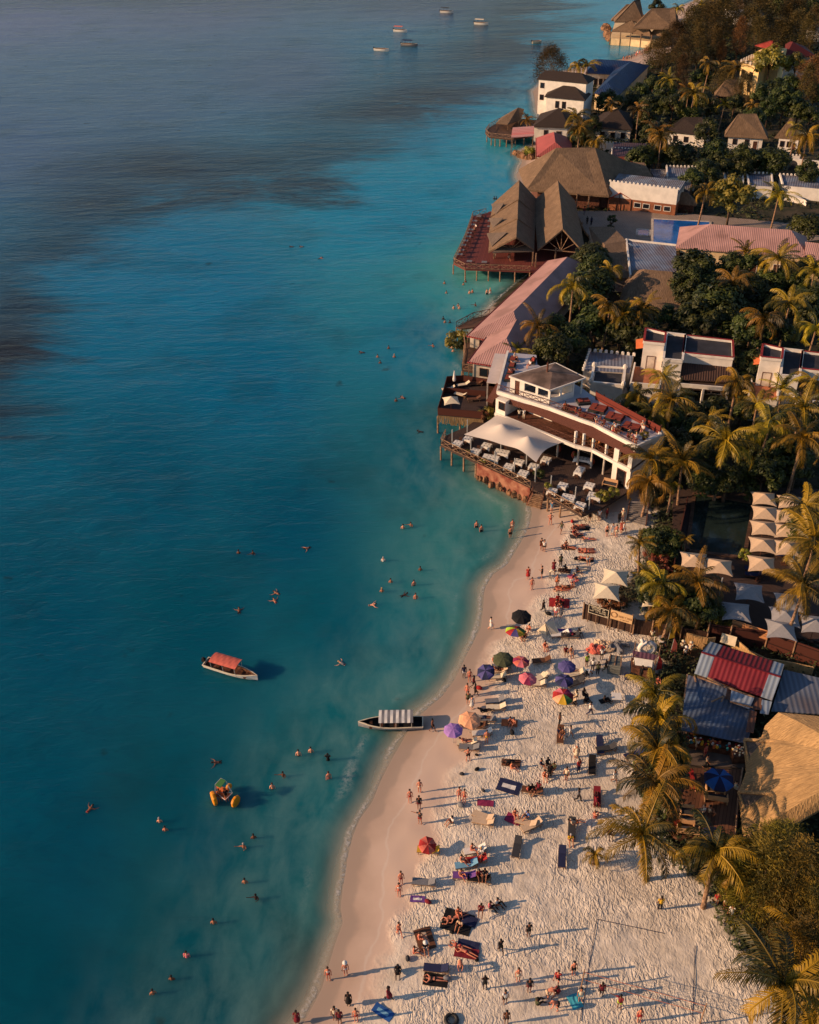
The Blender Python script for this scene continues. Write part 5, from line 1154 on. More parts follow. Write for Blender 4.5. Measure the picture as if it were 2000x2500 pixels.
t=thing('pointed_thatch','pointed thatched shelter sloping down over the round jetty','shelter',P('M',330,780,2.0));mb=MB();pk=P('M',395,645,6.2);ring=[P('M',x,y,3.6)for x,y in((190,790),(300,800),(420,760),(450,660),(330,690),(240,735))]
for a,b in zip(ring,ring[1:]+ring[:1]):mb.slab([a,b,pk],.15)
part(mb,'roof',THATCH,t)
for p in inset(ring,.6):mb=MB();mb.beam(Vector((p.x,p.y,2)),Vector((p.x,p.y,3.7)),.14);part(mb,'post',WOOD,t)
def rocks(name,label,c,pts,n,s,seed=1,mt=None,group='brown coral rocks at the water edge'):
 mb=MB();r=random.Random(seed)
 for i in range(n):
  a,b=pts[i%(len(pts)-1)],pts[i%(len(pts)-1)+1];f=r.random();x,y=a[0]+(b[0]-a[0])*f,a[1]+(b[1]-a[1])*f;p=P(c,x,y,.2);k0=len(mb.v);sc=s*r.uniform(.5,1.1)
  mb.ell(p,(sc,sc*.8,sc*.75),9,6,rz=r.uniform(0,3));mb.v[k0:]=[(v[0]+r.uniform(-.12,.12)*sc,v[1]+r.uniform(-.12,.12)*sc,v[2]+r.uniform(-.15,.15)*sc)for v in mb.v[k0:]]
 o=mb.build(name,mt or STONE);tag(o,label,'rocks',group);return o
rocks('rock_outcrop','brown rocks in the water just below the pink red roof','M',[(430,1090),(500,1120),(545,1090)],8,1.6)
rocks('rock_outcrop','low dark rocks under the striped awning posts','M',[(350,1060),(400,1075)],5,1.1,3)
t=thing('thatched_pavilion','distant thatched pavilion cluster on a rock wall at the sea point','pavilion',P('A',480,260,2))
for e,r_,ze,zr in(([(268,140),(540,140)],[(375,28),(395,28)],7,12),([(290,150),(500,150)],[(430,0),(470,-5)],7.5,14),([(445,150),(745,160)],[(550,58),(715,55)],6.5,12),([(270,215),(470,225)],[(400,140),(410,140)],4.5,8),([(430,225),(560,240)],[(495,165),(515,165)],4.2,7.5),([(540,235),(640,250)],[(600,165),(610,165)],4.2,7.5),([(630,240),(730,240)],[(680,160),(690,160)],4.2,7.5)):
 FL,FR=P('A',*e[0],ze),P('A',*e[1],ze);A1,A2=P('A',*r_[0],zr),P('A',*r_[1],zr);BR,BL=back(FL,FR,A1,A2);mb=MB();hip(mb,[FL,FR,BR,BL],[A1,A2],ze,zr,.4);part(mb,'roof',THATCH,t)
q=[P('A',258,268,2.2),P('A',400,275,2.2),P('A',620,300,2.2),P('A',740,230,2.2),P('A',700,130,2.2),P('A',300,130,2.2)];mb=MB();outline_walls(mb,q,-1,2.2);part(mb,'rock_wall',CREAM,t)
for p in along([q[0],q[1],q[2]],3.5):part(MB().beam(Vector((p.x,p.y,0)),Vector((p.x,p.y,4.4)),.3),'post',WOOD,t)
rocks('rock_outcrop','shadowy brown rocks round the foot of the distant pavilion','A',[(225,185),(255,280),(400,295),(560,290)],26,2.2,5)
t=thing('red_roof_villa','cream villa with balconies under red hipped roofs among the trees','house',P('Z3',1000,800,1.5));mb=MB()
def zq(pts,z):return[P('Z3',x,y,z)for x,y in pts]
q=zq([(820,445),(1030,500),(1150,420),(960,380)],9.6);outline_walls(mb,q,1,9.6);q2=zq([(1020,300),(1280,340),(1350,280),(1120,250)],12.4);outline_walls(mb,q2,1,12.4);part(mb,'wall',mat('yellow_plaster',srgb(232,200,140),.85,'noise',.08,.8),t)
e=zq([(975,240),(1165,285),(1290,270),(1120,200)],13.0);hipm=MB();hip(hipm,e,[P('Z3',1165,183,15.5),P('Z3',1185,185,15.5)],13.0,15.5,.2);part(hipm,'roof',REDR,t)
e=zq([(1320,388),(1690,365),(1560,250),(1330,230)],9.5);hipm=MB();hip(hipm,e,[P('Z3',1390,195,13.2),P('Z3',1420,200,13.2)],9.5,13.2,.2);part(hipm,'rear_roof',mat('maroon_roof',srgb(110,44,44),.7,'tile',.1,.5,period=.5),t)
mb=MB();outline_walls(mb,inset(e,1),1,9.3);part(mb,'rear_wall',PLASTD,t)
for i,z_ in((0,6.6),(0,3.2)):
 for f in(.18,.62):win(t,q[0],q[1],f,1.3,z_-.6,z_+1.2,out=cen(q))
mb=MB()
for a_,b_ in((q[0],q[1]),(q[3],q[0])):crenel(mb,a_,b_,9.6,.4,.9,1.5)
part(mb,'balustrade',PLASTD,t)
for(lab,x0,x1,ye,pks)in(('twin-peaked thatched guest hut with pale walls behind the arches',1060,1365,955,[(1160,797),(1285,797)]),('single-peaked thatched guest hut at the right end of the hut row',1410,1620,965,[(1525,825),(1535,825)])):
 house('guest_hut',lab,'A',(x0,ye),(x1,ye+18),pks[0],pks[1],4.6,9.5,THATCH,PLAST,None,ins=1.2,group='thatched guest huts',wins=[(.2,.9,1.2,2.4),(.55,.9,1.2,2.4)],doors=[(.8,1,2.2)])
house('garden_house','white walled house under a long dark roof between palms','A',(655,920),(935,950),(775,820),(905,822),4.6,7.4,DROOF,PLAST,None,ins=.7,wins=[(.2,1,1,2.2),(.5,1,1,2.2)])
house('thatched_hut','dark thatched roof in deep shade left of the red roofed villa','Z3',(500,790),(820,800),(640,640),(760,640),4.0,8.0,THATCH,DWOOD,None,ins=1,group='thatched huts in the gardens')
house('small_shed','small shed with purplish sheet roof between crenellated walls','A',(268,1108),(500,1118),(285,1040),(495,1048),4.0,4.4,mat('purple_roof',srgb(84,66,78),.7,'corr',.1,.5,bump=.4,period=.5),PLAST,None,ins=.3,group=None)
house('small_shed','small red brown peaked roof in front of the crenellated walls','A',(270,1136),(430,1136),(320,1098),(380,1098),3.8,4.8,mat('redbrown_roof',srgb(120,60,46),.8,'noise',.1),PLASTD,None,ins=.4)
wallthing('crenellated_wall','white crenellated wall below the dark pyramid roof, in shade','A',[(190,1000),(505,1022)],3.4)
wallthing('crenellated_wall','lower crenellated wall with end piers framing the purple shed','A',[(268,1108),(272,1042),(505,1055),(500,1120)],4.2)
wallthing('crenellated_wall','white crenellated wall above the arches at the right edge','A',[(1275,1072),(1420,1085),(1590,1095)],3.8,mt=PLAST)
wallthing('crenellated_wall','short crenellated wall below the twin-peaked guest hut','A',[(1100,1050),(1230,1050)],2.6)
t=thing('arched_wall','white garden wall with two dark arches at the right edge','wall',P('A',1600,1190,1.5));a,b=P('A',1270,1165,1.5),P('A',1800,1215,1.5);d=(b-a).normalized();mb=MB();m_=(a+b)/2;mb.box((m_.x,m_.y,2.7),((b-a).length,.5,2.6),math.atan2(d.y,d.x));part(mb,'wall',PLAST,t)
for f in(.50,.76):
 p=a.lerp(b,f);mb=MB();n_=Vector((d.y,-d.x,0))*.27;mb.face([Vector((p.x,p.y,1.4))+n_+d*(1.1*math.cos(x))+Vector((0,0,1.3+1.0*math.sin(x)if x>-.1 and x<3.2 else 0))for x in[3.14159*k/8 for k in range(9)]]+[Vector((p.x,p.y,1.4))+n_-d*1.1,Vector((p.x,p.y,1.4))+n_+d*1.1][0:2]);part(mb,'arch',DARKF,t)
for(lab,pts)in(('low outbuilding with small patched roof left of three in a row',[(1060,1215),(1190,1215),(1190,1290),(1065,1285)]),('middle low outbuilding with patched red and grey sheet roof',[(1215,1215),(1390,1220),(1400,1310),(1235,1300)]),('widest low outbuilding with patched sheet roof at the right edge',[(1450,1228),(1800,1240),(1800,1330),(1470,1300)]),('shaded low outbuilding with crenellated back edge behind the palms',[(655,1170),(860,1175),(860,1250),(660,1245)])):
 q=[P('A',x,y,4.2)for x,y in pts];t=thing('low_outbuilding',lab,'building',cen(q)-Vector((0,0,2.7)),'low outbuildings with patched roofs');mb=MB();outline_walls(mb,q,1,4.1);part(mb,'wall',PLAST,t);mb=MB();mb.slab([Vector((p.x,p.y,4.2))for p in inset(q,.25)],.08);part(mb,'roof',PATCH,t)
 mb=MB();crenel(mb,q[0],q[1],4.1,.3,.45,.8);part(mb,'battlement',PLAST,t);mb=MB()
 for a_,b_ in((q[3],q[0]),(q[1],q[2])):mb.beam(Vector((a_.x,a_.y,4.3)),Vector((b_.x,b_.y,4.3)),.3,.5)
 part(mb,'coping',PLAST,t)
o=MB().slab([P('A',540,1185,3.4),P('A',860,1190,3.4),P('A',830,1320,3.2),P('A',590,1300,3.2)],2).build('flat_grey_roof',GREYR);tag(o,'flat pale grey sheet roof right of the dark rear thatch','roof')
house('small_thatch','small round-edged thatch at the right end of the white hall','C',(520,330),(690,350),(570,235),(620,240),3.4,5.6,THATCH,DWOOD,None,ins=.6)
o=MB().slab([P('A',1480,1370,2.6),P('A',1620,1400,2.6),P('A',1640,1410,2.6),P('A',1500,1330,2.6)],1.2).build('white_terrace_block',PLAST);tag(o,'white terrace block in front of the patched roofs','terrace')
house('far_house','far roof glimpsed between trees at the upper right edge','A',(1640,200),(1760,215),(1660,172),(1740,175),5,6.6,GREYR,PLAST,None,ins=.5,group='far roofs among the trees')
house('far_house','pale far roof at the very top of the picture above the trees','A',(1060,30),(1200,32),(1080,5),(1190,6),5,7,THATCH,PLAST,None,ins=.5,group='far roofs among the trees')
house('far_house','long low grey roof among trees near the top edge','A',(1130,85),(1340,92),(1150,68),(1320,74),4.5,6,GREYR,PLAST,None,ins=.5,group='far roofs among the trees')
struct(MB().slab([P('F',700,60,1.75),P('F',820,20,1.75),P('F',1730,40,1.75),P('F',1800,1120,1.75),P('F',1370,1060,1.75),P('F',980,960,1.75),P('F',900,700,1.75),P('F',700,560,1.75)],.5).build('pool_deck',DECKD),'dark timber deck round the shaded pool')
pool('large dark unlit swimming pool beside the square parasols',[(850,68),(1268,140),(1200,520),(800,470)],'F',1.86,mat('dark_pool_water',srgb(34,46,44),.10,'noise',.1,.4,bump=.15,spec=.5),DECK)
o=wallthing('pool_screen','low brown screen between the dark pool and the beach stair','F',[(712,545),(752,330),(805,90)],2.9,w=.15,mt=SCR,cren=False,group=None)
st=thing('garden_stair','wide grey timber stair climbing from the sand to the hotel','stairs',G('F',440,300));a,b,a2,b2=P('F',395,125,2.9),P('F',530,130,2.9),G('F',375,260),G('F',508,300);mb=MB()
for i in range(11):f=(i+.5)/11;mb.beam(a.lerp(a2,f),b.lerp(b2,f),.34,.07)
part(mb,'tread',mat('grey_timber',srgb(132,124,120),.85,'noise',.15,2),st);mb=MB();mb.beam(b,b2,.12,.4);mb.beam(a,a2,.12,.4);mb.beam(b+Vector((0,0,.9)),b2+Vector((0,0,.9)),.08);part(mb,'stringer',DWOOD,st)
def fence(name,label,c,pts,z1,mt=SCR,w=.12,posts=True,group='brown fences round the beach bar',mid=None,pm_=None,over=.3):
 q=[P(c,x,y,z1)for x,y in pts];t=thing(name,label,'fence',Vector((q[0].x,q[0].y,zg(q[0].x,q[0].y))),group);mb=MB()
 for a,b in zip(q,q[1:]):
  z0=min(zg(a.x,a.y),zg(b.x,b.y))-.2;m_=(a+b)/2;mb.box((m_.x,m_.y,(z0+z1)/2),((b-a).length,w,z1-z0),math.atan2(b.y-a.y,b.x-a.x))
 part(mb,'panel',mt,t)
 if posts:
  for p in along(q,2.6):mb=MB();mb.tube([(p.x,p.y-.12,0.5),(p.x,p.y-.12,z1+over)],.085,6);part(mb,'post',pm_ or WOOD,t)
 return t
SCRD=mat('dark_reed_screen',srgb(70,48,38),.9,'thatch',.25,bump=.5)
fence('lounge_fence','dark reed fence of the beach lounge behind the two sign boards','F',[(75,845),(270,905),(430,955),(560,972),(760,1010),(945,1045)],2.9,SCRD)
fence('reed_fence','orange lit straw fence section between the lounge and the red shed','F',[(795,1050),(945,1085),(1000,1080)],2.8,THATCHL,posts=False)
fence('boarded_fence','long brown boarded fence running right below the parasols','F',[(955,985),(1110,1010),(1370,1040),(1560,1110),(1760,1180)],3.6,SCR,posts=True)
fence('reed_fence','orange lit straw fence behind the red striped shed','F',[(1130,1080),(1240,1175),(1360,1230),(1500,1250),(1690,1290)],2.6,THATCHL,posts=False)
o=MB().slab([P('F',1120,955,3.7),P('F',1365,1035,3.7),P('F',1362,1095,2.8),P('F',1110,1015,2.8)],.12).build('slatted_panel',mat('pale_slats',srgb(190,130,84),.8,'plank',.15,1,period=.3));tag(o,'slanted pale slatted panel on top of the boarded fence','panel')
o=MB().slab([P('F',1045,1050,3.2),P('F',1150,1080,3.2),P('F',1135,1145,2.2),P('F',1030,1110,2.2)],.08).build('pale_board',C_('cream'));tag(o,'blank cream board leaning at the straw fence','board')
def sign(label,c,tl,tr,zt,h,bg,lines,col,border=None,logo=False):
 a,b=P(c,*tl,zt),P(c,*tr,zt);u=(b-a);u.z=0;Ln=u.length;u.normalize();n=Vector((u.y,-u.x,0));n=n if n.y<0 else-n;g0=zg(a.x,a.y)
 t=thing('sign_board',label,'sign',Vector(((a.x+b.x)/2,(a.y+b.y)/2,g0)),'sign boards at the beach lounge');mb=MB();m_=(a+b)/2;ang=math.atan2(u.y,u.x)
 mb.box((m_.x,m_.y,zt-h/2),(Ln,.06,h),ang);part(mb,'board',bg,t)
 if border:
  mb=MB()
  for s in(-1,1):mb.box((m_.x+n.x*.035,m_.y+n.y*.035,zt-h/2+s*(h/2-.07)),(Ln-.08,.02,.06),ang);p=m_+u*s*(Ln/2-.07)+n*.035;mb.box((p.x,p.y,zt-h/2),(.06,.02,h-.2),ang)
  part(mb,'border',border,t)
 for f in(.02,.42,.98):p=a.lerp(b,f)-n*.07;mb=MB();mb.beam(Vector((p.x,p.y,g0-.2)),Vector((p.x,p.y,zt+.1)),.09);part(mb,'post',WOOD,t)
 rr_=random.Random(8);mb=MB()
 for(nc,uu,vv,sz)in lines:
  for k in range(nc):
   if rr_.random()<.08:continue
   p=a+u*(uu*Ln+k*sz*.62+sz*.3)+n*.045;zc=zt-vv*h+sz*.36
   mb.box((p.x,p.y,zc),(sz*.14,.02,sz*.72),ang);q=rr_.random();p2=p+u*sz*.2
   mb.box((p2 .x,p2 .y,zc+sz*(.3 if q<.6 else-.3)),(sz*.3,.018,sz*.12),ang)
   if q>.35:p3=p+u*sz*.36;mb.box((p3 .x,p3 .y,zc),(sz*.13,.016,sz*.7),ang)
 part(mb,'lettering',col,t)
 if logo:
  mb=MB();c0=a.lerp(b,.16)+n*.05
  for r_,w_ in((.36,.03),(.28,.02)):
   ps=[Vector((c0 .x,c0 .y,zt-h*.45))+u*r_*math.cos(x*.314)+Vector((0,0,r_*math.sin(x*.314)))for x in range(21)];mb.tube(ps,w_,4)
  part(mb,'emblem',col,t)
sign('black sign board with white border and white lettering','F',(108,845),(255,890),3.4,1.2,mat('sign_black',srgb(26,24,24),.7,'plain',.1),[(11,.14,.27,.22),(11,.19,.49,.22),(6,.05,.66,.14),(9,.36,.71,.2),(3,.80,.88,.16)],C_('cream'),C_('cream'))
sign('pale wooden sign board with round faded emblem and script','F',(266,885),(420,930),3.75,1.2,mat('sign_pale',srgb(214,176,128),.8,'plain',.1),[(7,.34,.60,.36),(9,.46,.84,.16)],mat('faded_ink',srgb(168,128,88),.8,'plain'),None,True)
t=thing('striped_shed','long shed with gabled sheet roof in red and grey bands','shed',P('H',1150,300,1.4));zr_,ze_=5.0,4.2
A0,A1=P('H',900,95,zr_),P('H',1455,268,zr_);B0,B1=P('H',962,18,ze_),P('H',1482,178,ze_);D0,D1=P('H',850,240,ze_-.3),P('H',1395,432,ze_-.3);RB=mat('red_band_roof',srgb(128,38,48),.6,'corr',.12,.5,bump=.5,period=.45);GB=mat('grey_band_roof',srgb(140,154,170),.5,'corr',.12,.5,bump=.5,period=.45)
mb=MB();cuts=[0,.17,.86,1]
for i in range(3):
 f,g=cuts[i],cuts[i+1];m_=0 if i==1 else 1;mb.slab([A0 .lerp(A1,f),B0 .lerp(B1,f),B0 .lerp(B1,g),A0 .lerp(A1,g)],.07,m_);mb.slab([A0 .lerp(A1,f),D0 .lerp(D1,f),D0 .lerp(D1,g),A0 .lerp(A1,g)],.07,m_)
part(mb,'roof',[RB,GB],t);mb=MB();mb.beam(A0+Vector((0,0,.04)),A1+Vector((0,0,.04)),.2,.08);part(mb,'ridge_cap',RB,t)
mb=MB();outline_walls(mb,inset([B0,B1,D1,D0],.5),1,ze_-.45);part(mb,'wall',DWOOD,t)
t=thing('grey_sheet_shed','lower grey corrugated shed roof with rusty strips in front of the red bands','shed',P('H',1000,600,1.4));mb=MB();RUSTR=mat('rusty_sheets',srgb(104,70,56),.8,'corr',.2,.5,bump=.5,period=.4)
qs=[P('H',795,248,3.9),P('H',1080,345,4.0),P('H',1290,420,4.0),P('H',1225,735,3.2),P('H',760,640,3.2)];mb.slab(qs,.08);part(mb,'roof',mat('blue_grey_sheets',srgb(78,98,126),.5,'corr',.2,.4,bump=.5,period=.4,col2=srgb(90,84,84)),t)
mb=MB()
for(q4)in([(1085,330),(1125,345),(1105,430),(1065,415)],[(1275,405),(1335,420),(1320,500),(1262,490)],[(1240,500),(1290,510),(1265,660),(1210,650)]):mb.slab([P('H',x,y,4.12)for x,y in q4],.05)
part(mb,'rusty_strips',RUSTR,t);mb=MB();mb.slab([P('H',1110,360,4.3),P('H',1270,415,4.3),P('H',1235,490,4.15),P('H',1100,440,4.2)],.05);mb.slab([P('H',1325,425,4.2),P('H',1395,440,4.2),P('H',1370,530,4.0),P('H',1310,520,4.0)],.05);part(mb,'pale_sheets',GB,t)
mb=MB();r_=random.Random(2)
for(a_,b_)in(((870,265),(1270,410)),((850,260),(860,300)),((940,270),(1060,330)),((1060,400),(970,440)),((800,250),(780,420)),((1040,440),(1060,400)),((1100,440),(1260,480))):mb.beam(P('H',*a_,4.25),P('H',*b_,4.25),.12)
part(mb,'loose_timbers',WOOD,t);mb=MB();outline_walls(mb,inset(qs,.8),1,3.0);part(mb,'wall',DWOOD,t)
o=MB().slab([P('H',1480,215,3.8),P('H',1760,280,3.8),P('H',1800,530,3.5),P('H',1390,505,3.5)],.12).build('grey_sheet_canopy',mat('plain_grey_sheets',srgb(104,112,128),.6,'corr',.15,.3,bump=.4,period=.5));tag(o,'broad plain grey sheet roof between the striped shed and the big thatch','roof')
o=MB().slab([P('F',845,1180,2.9),P('F',900,1185,2.9),P('F',865,1300,2.2),P('F',815,1290,2.2)],.06).build('ladder_frame',WOOD)if 0 else None
t=thing('beach_bar_thatch','huge sunlit straw thatched roof with two triangular dormers at the right edge','building',P('H',1600,900,1.3));zr_=8.8
ZRg=[P('H',1440,515,6.0),P('H',1760,545,7.4),P('H',2150,700,8.6),P('H',2200,1150,8.2),P('H',1760,1180,6.8),P('H',1500,1330,4.6),P('H',1200,1410,2.9),P('H',1180,1230,3.2),P('H',1160,1075,3.2),P('H',1215,925,3.2),P('H',1200,715,3.2),P('H',1320,690,4.2),P('H',1345,610,4.8)]
pk=P('H',2050,900,10.5);mb=MB();nseg=10
for a,b in zip(ZRg,ZRg[1:]+ZRg[:1]):
 for i in range(nseg):
  f0,f1=i/nseg,(i+1)/nseg;bul=lambda f:Vector((0,0,.5*math.sin(math.pi*f)));q=[a.lerp(pk,f0)+bul(f0),b.lerp(pk,f0)+bul(f0),b.lerp(pk,f1)+bul(f1),a.lerp(pk,f1)+bul(f1)]
  if f1>=1:q=q[:3]
  mb.slab(q,.3)
BIGTH=mat('straw_thatch',srgb(176,142,98),.95,'thatch',.22,bump=1.5);part(mb,'roof',BIGTH,t)
for tri in([(1200,712),(1575,738),(1245,935)],[(1158,1078),(1525,1102),(1250,1310)]):
 mb=MB();A1,B1,C1=P('H',*tri[0],3.9),P('H',*tri[1],6.1),P('H',*tri[2],3.0);mb.slab([A1,B1,C1],.5);part(mb,'dormer',GREYTH,t);mb=MB();mb.tube([A1+Vector((0,0,.1)),B1+Vector((0,0,.1))],.16,6);mb.tube([A1+Vector((0,0,.05)),C1+Vector((0,0,.1))],.12,6);part(mb,'dormer_ridge',THATCHL,t)
for p in inset(ZRg,1.6)[6:]:part(MB().beam(Vector((p.x,p.y,1)),Vector((p.x,p.y,3)),.18),'post',WOOD,t)
q=[P('H',790,905,1.75),P('H',1190,915,1.75),P('H',1175,1080,1.75),P('H',1140,1400,1.75),P('H',730,1400,1.75),P('H',640,1330,1.75),P('H',700,1100,1.75),P('H',740,900,1.75)]
deckthing('bar_deck','brown plank bar deck between the palms and the big thatch',q,1.75,mat('bar_planks',srgb(120,80,58),.75,'plank',.25,2,bump=.3,period=.3),None,(),None,'deck')
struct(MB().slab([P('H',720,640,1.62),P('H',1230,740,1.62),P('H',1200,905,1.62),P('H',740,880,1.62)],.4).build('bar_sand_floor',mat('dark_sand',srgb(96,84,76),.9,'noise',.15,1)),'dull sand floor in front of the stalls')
o=MB().tube([P('H',1190,905,2.9),P('H',1160,1100,2.9),P('H',1135,1400,2.9)],.07,6).build('bar_rail',WOOD);tag(o,'long pale pole rail along the foot of the big thatch','rail')
t=thing('market_stall','crowded souvenir stall with hanging goods under the grey shed edge','stall',P('H',950,720,1.6));mb=MB();mb.slab([P('H',690,650,2.5),P('H',1190,745,2.5),P('H',1180,790,2.5),P('H',680,700,2.5)],.8);part(mb,'counter',DWOOD,t);r_=random.Random(12)
for nm,cl in(('wares','white'),('wares','red'),('wares','orange'),('wares','teal'),('wares','yellow')):
 mb=MB()
 for i in range(12):
  p=P('H',r_.uniform(690,1180),0,2.6);x=r_.uniform(660,1190);y=655+(x-680)*.19+r_.uniform(0,45);p=P('H',x,y,2.6);mb.ell(p,(.14,.1,r_.uniform(.1,.3)),6,4)
 o=part(mb,nm,C_(cl),t);o['kind']='stuff'
PALMS="""
B 1035 1010 9 8.4 1 | tall palm with spreading crown right of the long pink roof
B 740 1330 7 6.6 0 | bushy palm in front of the small pink roof
B 830 1470 5 5.5 3 | low palm behind the roof terrace and its daybeds
B 1345 1190 8 6.6 1 | palm with yellow lower fronds over the shaded garden path
B 1350 880 7 6.0 4 | dim palm between the long pink roof and the thatched hut
B 1600 1240 7 6.0 0 | palm half hidden below the big dark thatched hip roof
B 560 1530 5 4.2 2 | small palm tucked behind the white canopy
C 1385 800 9.5 7.4 2 | dark palm with bright top rising in front of the striped pink roof
C 1105 740 8 5.0 5 | small dark palm at the front edge of the striped pink roof
C 1000 1015 8 7.6 3 | palm leaning over the leafy tree below the pink hip roof
C 1265 1320 8.5 7.4 1 | golden palm left of the tall leafy column
C 1475 1190 9 7.6 3 | golden palm above the tall leafy column
C 1690 905 9 7.0 0 | dark palm at the right edge beside the pink roof
C 1700 1390 8 6.5 4 | dark palm at the right edge below the leafy column
C 770 225 8 6.6 1 | golden palm left of the bright leafy tree by the pool
C 1385 270 9 7.0 2 | slim dark palm in front of the patched outbuildings
C 80 1260 7 5.5 5 | low palm at the left foot of the dark thatched hip roof
C 270 1210 6.5 5.6 0 | palm with lit tips before the dark thatched hip roof
A 620 960 9 7.6 1 | palm with drooping golden fronds before the white walled house
A 850 655 10 8.4 3 | star-shaped golden palm among the dark trees left of the villa
A 1645 960 11 9.6 4 | large drooping palm at the right edge by the guest huts
A 670 560 8 6.6 0 | dim palm behind the end of the blue roof
A 955 455 9 7.4 1 | lit palm under the tall casuarinas
A 1150 480 9 7.0 2 | palm touching the left side of the red roofed villa
A 810 640 8 6.5 5 | darker palm left of the star-shaped golden palm
A 45 880 9 7.0 0 | dark palm in front of the low white seaside house
A 740 45 9 6.5 4 | dark palm behind the distant thatched pavilion
A 905 30 10 7.5 0 | palm by the far beach near the top edge
A 1010 30 10 7.0 2 | second palm by the far beach near the top edge
A 1260 745 8 5.5 4 | palm with drooping yellow fronds below the red roofed villa
A 1060 735 7 4.2 5 | shaggy palm with a brown skirt above the guest huts
A 1560 900 9 6.0 1 | dark palm between the two groups of guest huts
A 460 760 8 6.0 3 | dim palm in the trees behind the garden house
M 930 720 9 7.4 3 | dark palm beside the middle white seaside house
M 955 850 8 7.0 1 | dark palm right of the low pyramid roof
M 1110 940 7 5.8 4 | half-lit palm left of the crenellated wall
M 935 245 9 6.6 4 | dark palm behind the tall seaside house
M 1030 245 9 6.6 2 | dark palm left of the second blue roof
M 480 695 5 5.2 0 | small golden palm beside the pointed thatch
M 1260 600 8 5.4 1 | dark palm in front of the cream end of the blue building
M 1680 860 9 7.4 3 | golden palm right of the crenellated walls
E 690 545 8.5 7.0 0 | broad palm in front of the first white villa
E 640 390 7 5.0 2 | palm crown touching the orange terrace of the first villa
E 450 520 6 6.0 1 | dark low palm behind the red screened terrace end
E 560 650 6 6.2 3 | shaded palm beside the corner of the red screened terrace
E 1070 835 9 8.8 0 | big golden palm above the dark pool
E 1385 720 9.5 8.0 1 | tall palm with dead brown skirt right of the big golden palm
E 1150 430 9 6.6 4 | dark palm against the first villa's right end
E 1610 830 9.5 7.6 3 | dark palm right of the two tall garden palms
E 1620 620 9 7.4 0 | lit palm below the second white villa
E 1470 480 9 5.0 5 | upright palm before the second villa's balcony
E 1690 470 8 6.0 1 | palm cut by the right edge at the second villa
E 540 1120 6 7.2 4 | palm with orange hanging fronds over the timber stair
E 555 960 7 6.6 2 | dark palm right of the restaurant's white end wall
E 770 980 7 7.0 5 | dark palm right of the restaurant corner palm
E 700 1140 5 3.0 4 | young palm with a hanging orange frond beside the stair
E 1290 600 8 5.6 3 | shaded palm beside the white ramp wall
E 960 700 7 5.5 3 | dim palm behind the big golden palm
F 1700 400 7.5 8.6 0 | large golden palm overhanging the square parasols at the right edge
F 1630 170 7.5 7.0 3 | golden palm at the top of the square parasol rows
F 1620 720 8.0 7.6 3 | palm on a pale bare trunk right of the grey parasols
F 470 400 4.5 3.4 5 | slender yellow palm standing alone on the sand
F 690 880 4.2 6.6 4 | wide low palm hanging over the lounge fence
F 620 700 5.5 6.0 1 | left palm of the pair beside the white flagpole
F 880 680 5.5 6.4 0 | right palm of the pair beside the white flagpole
F 530 620 4.0 3.0 5 | young palm between the rocks and the lounge
F 790 370 3.2 1.8 2 | little potted palm at the corner of the dark pool
H 570 370 5.0 5.8 3 | northernmost palm of the row along the beach bar
H 600 545 5.5 8.0 4 | second palm of the beach bar row with level drooping fronds
H 600 760 6.0 7.6 1 | third palm of the beach bar row, beside the souvenir stall
H 575 1010 6.0 7.8 3 | fourth palm of the beach bar row, beside the plank deck
H 490 1365 6.0 7.4 0 | fifth palm of the row with wide golden lower fronds
K 1000 215 6.0 7.0 1 | golden palm at the corner of the plank bar deck
K 1480 1165 7.0 9.2 3 | big palm filling the bottom right corner
K 1130 330 4.5 5.5 4 | small palm beside the golden feathery bushes
K 1580 760 5.0 5.5 1 | half-hidden palm above the corner palm
K 1680 1500 7.0 6.0 0 | palm cut off by the bottom right corner
"""
rp=random.Random(77);LOWH={}
for ln in PALMS.strip().splitlines():
 a,lab=ln.split('|');c,X,Y,hh,D,v=a.split()
 palm(c,float(X),float(Y),float(hh),float(D),int(v),rp.uniform(0,6.28),rp.choice([0,.4,.8,1.1,.6]),rp.uniform(0,6.28),lab.strip(),'coconut palms',yellow=False)
